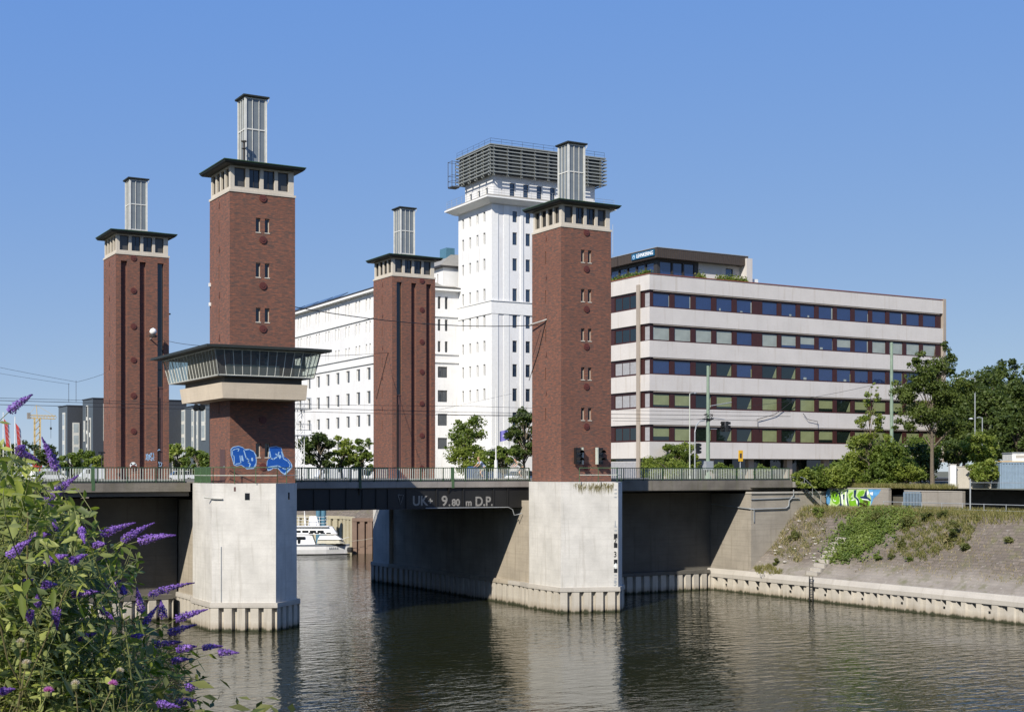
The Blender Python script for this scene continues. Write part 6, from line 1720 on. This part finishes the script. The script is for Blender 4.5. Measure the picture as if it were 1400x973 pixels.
for k in range(4): m.box(-.9+k*.8,-1.235,3.3,-.3+k*.8,-1.1,3.48)
m.build('cabin_window', M['dark_glass'], bt)
m = MB(); m.box(-8,-1.35,4.352,1.8,1.35,4.45); m.build('flybridge_deck', M['hull'], bt)
m = MB(); m.prism([(.2,-1.35),(3.4,-1.3),(4.0,-.6),(4.0,.6),(3.4,1.3),(.2,1.35)], 1.75, 2.3, 0, top=[(.3,-1.0),(3.2,-.95),(3.7,-.4),(3.7,.4),(3.2,.95),(.3,1.0)]); m.build('dinghy', M['canvas'], bt)
m = MB(); m.extr([(.3,-1.2,2.35),(3.6,-1.1,2.35),(2.8,-1.0,3.05),(.6,-1.1,3.0)], 0, (0,2.1,0)); m.build('bow_deck_locker', M['hull'], bt)
m = MB()
for k in range(9): m.tube([(-7+k*.95,-1.3,4.45),(-7+k*.95,-1.3,5.9)], .035, n=4)
for zc in (4.9,5.4,5.9): m.tube([(-7,-1.3,zc),(1.2,-1.3,zc),(1.6,0,zc),(1.2,1.3,zc)], .035, n=4)
m.tube([(2.4,-1.15,1.7),(4.2,-.5,2.6),(4.6,0,2.7)], .03, n=4); m.build('deck_railing', M['white'], bt)
m = MB(); m.extr([(-1.0,-.5,4.45),(.5,-.5,4.45),(.1,-.5,6.0),(-.9,-.5,6.0)], 0, (0,1.0,0)); m.build('helm_console', M['hull'], bt)
m = MB(); m.tube([(-1.5,0,4.4),(-1.6,0,7.0)], [.12,.05], n=6); m.build('mast', M['white'], bt)
m = MB(); m.lathe([(.38,-.15),(.45,.25),(.38,.65)], (4.75,-.35,.45), 10); m.build('fender', M['rubber'], bt)
m = MB(); m.tube([(4.3,-.5,2.0),(6.5,-.6,2.25),(8.6,-.7,2.7)], .03, n=4); m.build('mooring_line', M['canvas'], bt)
bt.scale = (.95, .95, .84)
tag(bt, 'white two deck motor yacht moored beyond the bridge, its bow to the right', 'boat')

# ================================================================== VEHICLES SEEN THROUGH THE RAILING
def car(label, loc, rz, L=4.2, W=1.75, H=1.5, van=False, mat='car_white', cat='car'):
    t = empty('parked_van' if van else 'parked_car', loc, rz); m = MB()
    if van: pr = [(-L/2,.35),(L/2-.1,.35),(L/2,.7),(L/2-.25,1.05),(L/2-1.0,H),(-L/2+.1,H),(-L/2,H-.15)]
    else: pr = [(-L/2,.35),(L/2,.35),(L/2,.65),(L/2-.15,.82),(L/2-1.05,.95),(-L/2+.2,.98),(-L/2,.85)]
    m.extr([(x,-W/2,z) for x, z in pr], 0, (0,W,0)); m.build('body', M[mat], t)
    if not van:
        m = MB(); g_ = [(L/2-1.05,.951),(L/2-1.75,H),(-L/2+.75,H-.03),(-L/2+.2,.981)]; m.extr([(x,-W/2+.12,z) for x, z in g_], 0, (0,W-.24,0)); m.build('cabin', M['car_glass'], t)
        m = MB(); m.box(-L/2+.8,-W/2+.2,H-.028,L/2-1.7,W/2-.2,H+.03); m.build('roof', M[mat], t)
    else:
        m = MB(); m.box(L/2-1.5,-W/2-.01,1.15,L/2-.75,W/2+.01,H-.25); m.build('window', M['car_glass'], t)
    for sx in (-L/2+.8, L/2-.8):
        for sy in (-W/2+.1, W/2-.1):
            m = MB(); m.lathe([(.31,-.1),(.31,.1)], (0,0,0), 14, axis='y'); wh = m.build('wheel', M['rubber'], t); wh.location = (sx, sy, .31)
            m = MB(); m.lathe([(.19,-.105),(.19,.105)], (0,0,0), 10, axis='y'); m.build('rim', M['galv'], wh)
    for sy in (-.6, .6): m = MB(); m.box(L/2-.03,sy-.16,.6,L/2+.02,sy+.16,.76); m.build('headlight', M['galv'], t)
    return tag(t, label, cat)
for u_, D, van, lb_ in ((670, 152, True, 'white van at the foot of the white high building behind the left cyclist'), (686, 156, False, 'white car at the foot of the flagpole behind the bridge railing'), (718, 150, False, 'white car behind the crouching cyclist'),
                         (133, 190, True, 'white van behind the railing just left of the leftmost tower'), (243, 185, False, 'white car behind the railing right of the leftmost tower'), (70, 185, False, 'white car behind the railing near the buddleia flowers'), (18, 180, False, 'white car behind the railing at the far left edge'), (455, 190, True, 'white van below the trees between the cabin tower and the tower with three slots')):
    q2 = at(u_, 650, D); car(lb_, (q2.x, q2.y, G+.005), math.pi if int(u_) % 2 else 0, L=4.9 if van else 4.2, H=2.0 if van else 1.5, van=van, cat='van' if van else 'car')

# ================================================================== CYCLISTS
def skin_body(name, joints, edges, mat, parent, sub=2):
    me = bpy.data.meshes.new(name); names = list(joints); me.from_pydata([joints[k][:3] for k in names], [(names.index(a), names.index(b2)) for a, b2 in edges], [])
    me.materials.append(mat); o = bpy.data.objects.new(name, me); o.parent = parent; C.objects.link(o)
    sk = o.modifiers.new('skin', 'SKIN'); sk.use_smooth_shade = True
    if not me.skin_vertices: me.skin_vertices.new()
    for i, k in enumerate(names):
        r_ = joints[k][3]; me.skin_vertices[0].data[i].radius = (r_, r_)
    me.skin_vertices[0].data[0].use_root = True
    sb = o.modifiers.new('subsurf', 'SUBSURF'); sb.levels = sub; sb.render_levels = sub
    return o
def cyclist(label, loc, rz, top, shorts, hair, crouch=0):
    """rider heading +x, seated on a bicycle: saddle at .92, pedals at .3"""
    t = empty('person', loc, rz)
    hz, lean = .98, .30 + crouch
    J = {'pel': (-.12,0,hz,.13), 'waist': (-.05+.1*crouch,0,hz+.20,.115), 'chest': (.06+lean*.5,0,hz+.42-crouch*.12,.145), 'neck': (.14+lean*.7,0,hz+.58-crouch*.2,.06), 'head': (.19+lean*.75,0,hz+.72-crouch*.2,.085), 'crown': (.19+lean*.72,0,hz+.83-crouch*.2,.075), 'nose': (.285+lean*.75,0,hz+.73-crouch*.2,.02)}
    E = [('pel','waist'),('waist','chest'),('chest','neck'),('neck','head'),('head','crown'),('head','nose')]
    for s, nm in ((1,'l'),(-1,'r')):
        J['sh'+nm] = (.08+lean*.55, s*.19, hz+.48-crouch*.15, .06); J['el'+nm] = (.32+lean*.6, s*.24, hz+.22-crouch*.1, .043); J['wr'+nm] = (.52+lean*.5, s*.24, hz+.10, .032); J['ha'+nm] = (.58+lean*.5, s*.24, hz+.08, .035)
        E += [('chest','sh'+nm),('sh'+nm,'el'+nm),('el'+nm,'wr'+nm),('wr'+nm,'ha'+nm)]
        kz = .66 if s > 0 else .78; J['hi'+nm] = (-.08, s*.10, hz-.06, .10); J['kn'+nm] = (.30 if s > 0 else .26, s*.12, kz-.04, .062); J['an'+nm] = (.08 if s > 0 else .16, s*.13, .28 if s > 0 else .46, .042); J['to'+nm] = (.25 if s > 0 else .33, s*.13, .22 if s > 0 else .40, .04)
        E += [('pel','hi'+nm),('hi'+nm,'kn'+nm),('kn'+nm,'an'+nm),('an'+nm,'to'+nm)]
    skin_body('body', J, E, M['skin'], t)
    g_ = lambda k, e=.02: (*J[k][:3], J[k][3]+e)
    S_ = {'waist': g_('waist',.025), 'pel2': (*J['pel'][:2], J['pel'][2]+.08, .14), 'chest': g_('chest'), 'shl': g_('shl',.02), 'shr': g_('shr',.02)}
    for nm in 'lr': a, b2 = Vector(J['sh'+nm][:3]), Vector(J['el'+nm][:3]); c_ = a.lerp(b2,.6); S_['sl'+nm] = (*c_, .066)
    skin_body('shirt', S_, [('pel2','waist'),('waist','chest'),('chest','shl'),('chest','shr'),('shl','sll'),('shr','slr')], M[top], t)
    S_ = {'pel': g_('pel')}
    for nm in 'lr': S_['hi'+nm] = g_('hi'+nm); c_ = Vector(J['hi'+nm][:3]).lerp(Vector(J['kn'+nm][:3]), .7); S_['th'+nm] = (*c_, .095)
    skin_body('shorts', S_, [('pel','hil'),('hil','thl'),('pel','hir'),('hir','thr')], M[shorts], t)
    hx = J['crown']; m = MB(); m.lathe([(.06,-.07),(.105,-.03),(.108,.03),(.075,.085),(.01,.105)], (hx[0]-.02,0,hx[2]-.0), 12); m.build('hair', M[hair], t, smooth=True)
    for nm in 'lr': m = MB(); a = J['an'+nm]; m.box(a[0]-.07,a[1]-.05,a[2]-.09,a[0]+.2,a[1]+.05,a[2]-.0); m.build('shoe', M['cloth_dark'], t)
    tag(t, label, 'person')
    b = empty('bicycle', loc, rz)
    for x in (-.52,.55):
        m = MB(); pts = [(x+.33*math.cos(a*math.pi/12), 0, .34+.33*math.sin(a*math.pi/12)) for a in range(25)]; m.tube(pts, .02, n=6, caps=False); wh = m.build('wheel', M['rubber'], b)
        m = MB()
        for k in range(8): a = k*math.pi/4; m.tube([(x,0,.34),(x+.32*math.cos(a),0,.34+.32*math.sin(a))], .004, n=3)
        m.build('spokes', M['galv'], wh)
    m = MB(); fr_ = [((-.52,0,.34),(-.05,0,.30)),((-.05,0,.30),(-.2,0,.86)),((-.52,0,.34),(-.17,0,.74)),((-.05,0,.30),(.38,0,.72)),((-.17,0,.76),(.36,0,.80)),((.55,0,.34),(.36,0,.92))]
    for a, b2 in fr_: m.tube([a, b2], .018, n=6)
    m.build('frame', M['steel_blue'], b); m = MB(); m.tube([(.36,0,.92),(.38,0,1.05)], .015, n=5); m.tube([(.45,-.28,1.05),(.38,0,1.06),(.45,.28,1.05)], .015, n=5); m.build('handlebar', M['black'], b)
    m = MB(); m.box(-.34,-.08,.86,-.06,.08,.91); m.build('saddle', M['black'], b)
    m = MB(); m.tube([(-.05,-.1,.30),(-.05,.1,.30)], .012, n=5); m.tube([(-.05,.11,.3),(.1,.11,.17)], .012, n=4); m.tube([(-.05,-.11,.3),(-.1,-.11,.43)], .012, n=4); m.build('crank', M['galv'], b)
    tag(b, label.replace('person', 'bicycle ridden by the person').split(' leaning')[0].split(' bent')[0] if 0 else ('bicycle under the cyclist in the pale blue top' if top == 'cloth_blue' else 'bicycle under the crouching cyclist in the olive shirt'), 'bicycle')
q2 = on_y(660, 650, 97.4); cyclist('cyclist in a pale blue top riding to the left behind the bridge railing', (q2.x, 97.4, DECK+.11), math.pi, 'cloth_blue', 'cloth_olive', 'hair_fair')
q2 = on_y(713, 650, 97.3); cyclist('cyclist in an olive grey shirt bent low over the handlebar next to the right tower', (q2.x, 97.3, DECK+.11), math.pi, 'cloth_olive', 'cloth_dark', 'hair_dark', .28)

# ================================================================== FOREGROUND: BUDDLEIA AND DRY WEEDS
rng = np.random.default_rng(123); rd = random.Random(99)
SPK = [(13,562,44.5,534),(77,642,57,592),(22,617,55,627),(25,617,34,606),(72,678,107,644),(74,687,48,678),(74,726,74,704),(12,760,45,731),(42,734,69,726),(110,722,116,740),(129,746,145,740),
 (138,731,185,709),(166,739,211,709),(191,739,240,725),(64,768,93,754),(96,768,119,755),(30,798,46,789),(100,813,136,804),(204,813,266,789),(193,837,187,799),(195,857,216,823),(223,844,220,817),
 (240,847,284,828),(230,866,269,849),(212,882,249,873),(244,888,269,879),(277,885,305,880),(298,892,327,889),(236,903,260,898),(256,939,286,929),(215,961,246,963),(244,960,271,953),(138,833,157,845),
 (169,812,168,797),(76,833,78,857),(51,828,51,810),(40,836,42,851),(0,946,20,939),(20,973,38,963),(180,872,200,865),(108,872,132,862),(60,800,78,796),(150,806,165,790)]
bush = empty('buddleia_bush', (1.25, 7.4, 8.7)); ob = Vector(bush.location)
leafP, leafN, leafT, leafS, leafC = [], [], [], [], []
stems = MB()
def depth_for(u_, v_): return 7.3 + rd.uniform(-.7, .7) + max(0, (u_-120))*.0045
def add_stem(tip, tdir, nleaf=16, r=.0045, ls=.115, start=.25, bend=.35, base=None):
    base = base or (ob + Vector((rd.uniform(-1.3,.9), rd.uniform(-.5,1.6), rd.uniform(-.3,.3))))
    L = (tip-base).length
    c1 = base + Vector((0,0,L*.35)) + Vector((rd.uniform(-.1,.1), rd.uniform(-.1,.1), 0)); c2 = tip - tdir.normalized()*L*bend
    f = lambda k: base*(1-k)**3 + c1*(3*k*(1-k)**2) + c2*(3*k*k*(1-k)) + tip*k**3
    n = 14; pts = [f(i/n) for i in range(n+1)]
    stems.tube([p-ob for p in pts], [r*(1.35-.95*i/n) for i in range(n+1)], n=5)
    for j in range(nleaf):
        k = start + (1-start)*(j+rd.random()*.5)/nleaf; p = f(min(k,.995)); t = (f(min(1,k+.02))-f(max(0,k-.02))).normalized()
        ref = Vector((0,0,1)) if abs(t.z) < .9 else Vector((1,0,0)); a0 = t.cross(ref).normalized(); b0 = t.cross(a0)
        ang = (j % 2)*1.57 + rd.uniform(-.4,.4)
        for s in (0, math.pi):
            if rd.random() < .12: continue
            out = a0*math.cos(ang+s) + b0*math.sin(ang+s); d = (t*rd.uniform(.3,.8) + out*1.0 + Vector((0,0,-.25))).normalized()
            l = ls*rd.uniform(.6,1.3)*(1.05-.35*k)
            leafP.append(p-ob); leafT.append(d); leafS.append(l); nn = d.cross(out.cross(t)).normalized(); leafN.append(nn*(1 if rd.random() < .8 else -1)); leafC.append(min(1, max(0, rd.gauss(.40,.33))))
    return f
def spike(base, tip, idx):
    d = tip-base; L = d.length; d.normalize(); n = int(300 + 900*L); rad = .0215 if L > .12 else .018
    ref = Vector((.2,.3,1)); a0 = d.cross(ref).normalized(); b0 = d.cross(a0); curve = Vector((0,0,-.10))*L
    P = []; N = []; S = []; T = []; old = rd.random() < .4
    for k in range(n):
        f = k/n + rd.uniform(-.02,.02); f = min(1,max(0,f)); ph = rd.uniform(0, 6.283)
        rr_ = rad*(1.0 if f < .3 else max(.10, 1-(f-.3)/.7*.92))*(.6 if f < .04 else 1)*rd.uniform(.55,1.15)*(1+.12*math.sin(f*38))
        o_ = a0*math.cos(ph)+b0*math.sin(ph); c_ = base + d*L*f + curve*f*f*1.0
        P.append(c_ + o_*rr_ - ob); N.append(o_ + d*.35 + Vector((rd.gauss(0,.35),rd.gauss(0,.35),rd.gauss(0,.35)))); S.append(rd.uniform(.008,.0135)*(1 if f < .75 else .7)); T.append(min(1, max(0, rd.gauss(.5,.28) - (.35 if f > .85 else 0) - (.4 if old and f < .3 else 0))))
    leaf_mesh('flower_spike', np.array([tuple(p) for p in P]), np.array([tuple(p) for p in N]), np.array(S), np.array(T), M['bud_flower'], bush, aspect=.8, fold=.1)
for i, (u0, v0, u1, v1) in enumerate(SPK):
    D = depth_for(u0, v0) - (.75 if u0 < 130 else .25); b_ = at(u0, v0, D); t_ = at(u1, v1, D + rd.uniform(-.10,.10))
    add_stem(b_, (t_-b_), nleaf=13, start=.38, ls=.12)
    spike(b_, t_, i)
    stems.tube([b_-ob, b_.lerp(t_,.9)-ob+Vector((0,0,-.08*(t_-b_).length))], [.004,.002], n=4)
# leafy shoots without flowers
outline = [(-40,560),(10,575),(30,640),(60,652),(90,690),(112,705),(150,735),(190,752),(196,775),(150,800),(165,822),(215,850),(238,885),(262,905),(262,960),(268,990),(-40,990)]
def inside(u_, v_):
    ins = False
    for (x1,y1),(x2,y2) in zip(outline, outline[1:]+outline[:1]):
        if (y1 > v_) != (y2 > v_) and u_ < (x2-x1)*(v_-y1)/(y2-y1)+x1: ins = not ins
    return ins
for _ in range(150):                                    # the tall left part of the bush
    u_ = rd.uniform(-50, 95); v_ = rd.uniform(max(572, 590 + u_*.9), 770)
    D = depth_for(u_, v_) + rd.uniform(-.4, .9)
    add_stem(at(u_, v_, D), Vector((rd.uniform(-.5,.8), rd.uniform(-.6,.5), rd.uniform(.0,.9))), nleaf=rd.randint(15,22), start=.35, ls=rd.uniform(.08,.14), r=.004)
cnt = 0
while cnt < 620:
    u_, v_ = rd.uniform(-60, 268), 580 + 410*rd.random()**.7
    if not inside(u_, v_): continue
    if u_ > 125 and 800 < v_ < 840: continue
    if v_ < 690 and rd.random() < .35: continue
    D = depth_for(u_, v_) + rd.uniform(-.5, 1.0); tip = at(u_, v_, D)
    dr = Vector((rd.uniform(-.2,1), rd.uniform(-.7,.5), rd.uniform(-.15,.75)))
    add_stem(tip, dr, nleaf=rd.randint(15,24), start=.3, ls=rd.uniform(.075,.135), r=.004); cnt += 1
# tips of the outermost shoot on the water side
for (u_, v_) in ((262,893),(278,893),(290,884)):
    add_stem(at(u_, v_, 8.0), Vector((1,-.4,.05)), nleaf=9, start=.6, ls=.075)
n = len(leafP)
# each leaf: six-sided lance shape, folded along the midrib and drooping at its tip
P = np.array([tuple(p) for p in leafP]); T = np.array([tuple(p) for p in leafT]); N = np.array([tuple(p) for p in leafN]); S = np.array(leafS)[:,None]; Cc_ = np.array(leafC)
N -= T*(N*T).sum(1,keepdims=True); N /= np.maximum(1e-6, np.linalg.norm(N,axis=1,keepdims=True)); B = np.cross(T, N)
w_ = .145*S*rng.uniform(.8,1.25,(n,1)); dz = np.array([[0,0,-1.0]])
droop = rng.uniform(.05,.32,(n,1))*S
vs = [P, P+T*S*.35+dz*droop*.12, P+T*S*.72+dz*droop*.5, P+T*S+dz*droop, P+T*S*.35+B*w_+N*w_*.35+dz*droop*.12, P+T*S*.72+B*w_*.8+N*w_*.3+dz*droop*.5, P+T*S*.35-B*w_+N*w_*.35+dz*droop*.12, P+T*S*.72-B*w_*.8+N*w_*.3+dz*droop*.5]
V = np.stack(vs, 1).reshape(-1,3); tri = np.array([(0,4,1),(1,4,5),(1,5,2),(2,5,3),(0,1,6),(1,7,6),(1,2,7),(2,3,7)])
Fq = (np.arange(n)[:,None,None]*8 + tri[None]).reshape(-1,3)
tri_mesh('leaves', V, Fq, np.repeat(Cc_, 8), M['bud_leaf'], bush)
stems.build('stems', M['bud_stem'], bush)
tag(bush, 'wild buddleia with long violet flower spikes and narrow leaves in the left foreground', 'bush')

def thistle(u_, v_, D, kind, label):
    head = at(u_, v_, D); base = Vector((head.x-rd.uniform(-.25,.45), head.y+rd.uniform(.0,.3), 8.9)); t = empty('thistle', tuple(base)); o_ = head-base; m = MB()
    m.tube([(0,0,0), o_*.5+Vector((rd.uniform(-.06,.06),.02,.05)), o_], [.004,.0035,.003], n=5); m.build('stem', M['straw'] if kind else M['bud_stem'], t)
    m = MB(); m.lathe([(.004,-.03),(.016,-.018),(.017,-.004),(.012,.004)], tuple(o_), 10); m.build('calyx', M['bud_stem'], t)
    n = 150; v = rng.normal(size=(n,3)); v[:,2] = np.abs(v[:,2])+.25; v /= np.linalg.norm(v,axis=1,keepdims=True); L = .028 if kind == 0 else .024
    P_ = np.array([tuple(o_)]) + v*L*.5; leaf_mesh('flower_head', P_, np.cross(v, rng.normal(size=(n,3))), np.full(n, L), rng.uniform(0,1,n), M['thistle_dry' if kind else 'thistle'], t, aspect=.12, T=v)
    ns = 10; k = rng.uniform(.2,.9,ns); Pq = np.array([tuple(o_)])*k[:,None]; Tq = rng.normal(size=(ns,3)); Tq[:,2] = .2; Tq /= np.linalg.norm(Tq,axis=1,keepdims=True)
    leaf_mesh('leaves', Pq+Tq*.04, rng.normal(size=(ns,3))*.3+np.array([0,0,1]), rng.uniform(.06,.1,ns), rng.uniform(0,.6,ns), M['bud_leaf'], t, aspect=.25, T=Tq)
    tag(t, label, 'thistle')
for a in ((154,936,6.2,0,'bright pink thistle head furthest right in the foreground weeds'),(66,945,6.0,0,'bright pink thistle head low in the left foreground'),(36,907,6.1,1,'large fluffy pale thistle head at the left edge of the foreground'),(28,878,6.3,1,'small faded thistle head above the large fluffy one'),
          (103,935,6.1,1,'beige thistle seed head between the two pink thistle heads'),(164,918,6.4,1,'pale thistle down next to the rightmost pink thistle head')): thistle(*a)
# dry grass and stalks in front of the bush
n = 1300; P = np.stack([rng.uniform(.2,1.7,n), rng.uniform(6.0,8.2,n), np.full(n, 9.05)], 1)
wd_ = .004; hh = rng.uniform(.35,1.0,n); a = rng.normal(size=(n,2))*.28; tip = P + np.stack([a[:,0]*hh, a[:,1]*hh, hh], 1); mid = (P+tip)/2 + np.stack([-a[:,0]*.12, -a[:,1]*.12, hh*.06], 1)
dx = rng.normal(size=(n,3)); dx[:,2] = 0; dx /= np.linalg.norm(dx,axis=1,keepdims=True); dx *= wd_
V = np.stack([P-dx, P+dx, mid-dx*.8, mid+dx*.8, tip], 1).reshape(-1,3); tri = np.array([(0,1,3),(0,3,2),(2,3,4)]); Fq = (np.arange(n)[:,None,None]*5+tri[None]).reshape(-1,3)
tag(tri_mesh('dry_grass', V, Fq, np.repeat(rng.uniform(0,1,n),3), M['straw']), kind='stuff')['label'] = 'dry pale grass stalks in the left foreground'
for k, pts in enumerate((((10,900),(30,940),(20,990),(-5,830)), ((90,806),(60,880),(25,960),(10,985)), ((38,700),(37,800),(38,900),(40,990)))):
    m = MB(); D = 6.0+k*.2; m.tube([at(a, b2, D+.1*i) for i, (a, b2) in enumerate(sorted(pts, key=lambda q: q[1]))], .004, n=5)
    tag(m.build('dry_stalk', M['straw']), ['dry grey stalk bending at the bottom left corner', 'long slanting dry stalk in the left foreground', 'upright dry stalk near the left edge of the foreground'][k], 'dry stalk')
# dark undergrowth on the bank behind the flowers
n = 5200; P = np.stack([rng.uniform(-1.5,4.2,n), rng.uniform(5.2,13.5,n), rng.uniform(0,1,n)**1.6*.9], 1); P[:,2] += np.interp(P[:,0], [-400,2,2.9,6,9.4], [9.3,9.2,8.7,5.6,2.3]) - .02
tag(leaf_mesh('undergrowth', P, rng.normal(size=(n,3))*.5+np.array([0,0,.8]), rng.uniform(.05,.13,n), rng.uniform(0,.8,n), M['weed'], aspect=.4), kind='stuff')['label'] = 'low green undergrowth on the near bank under the buddleia'
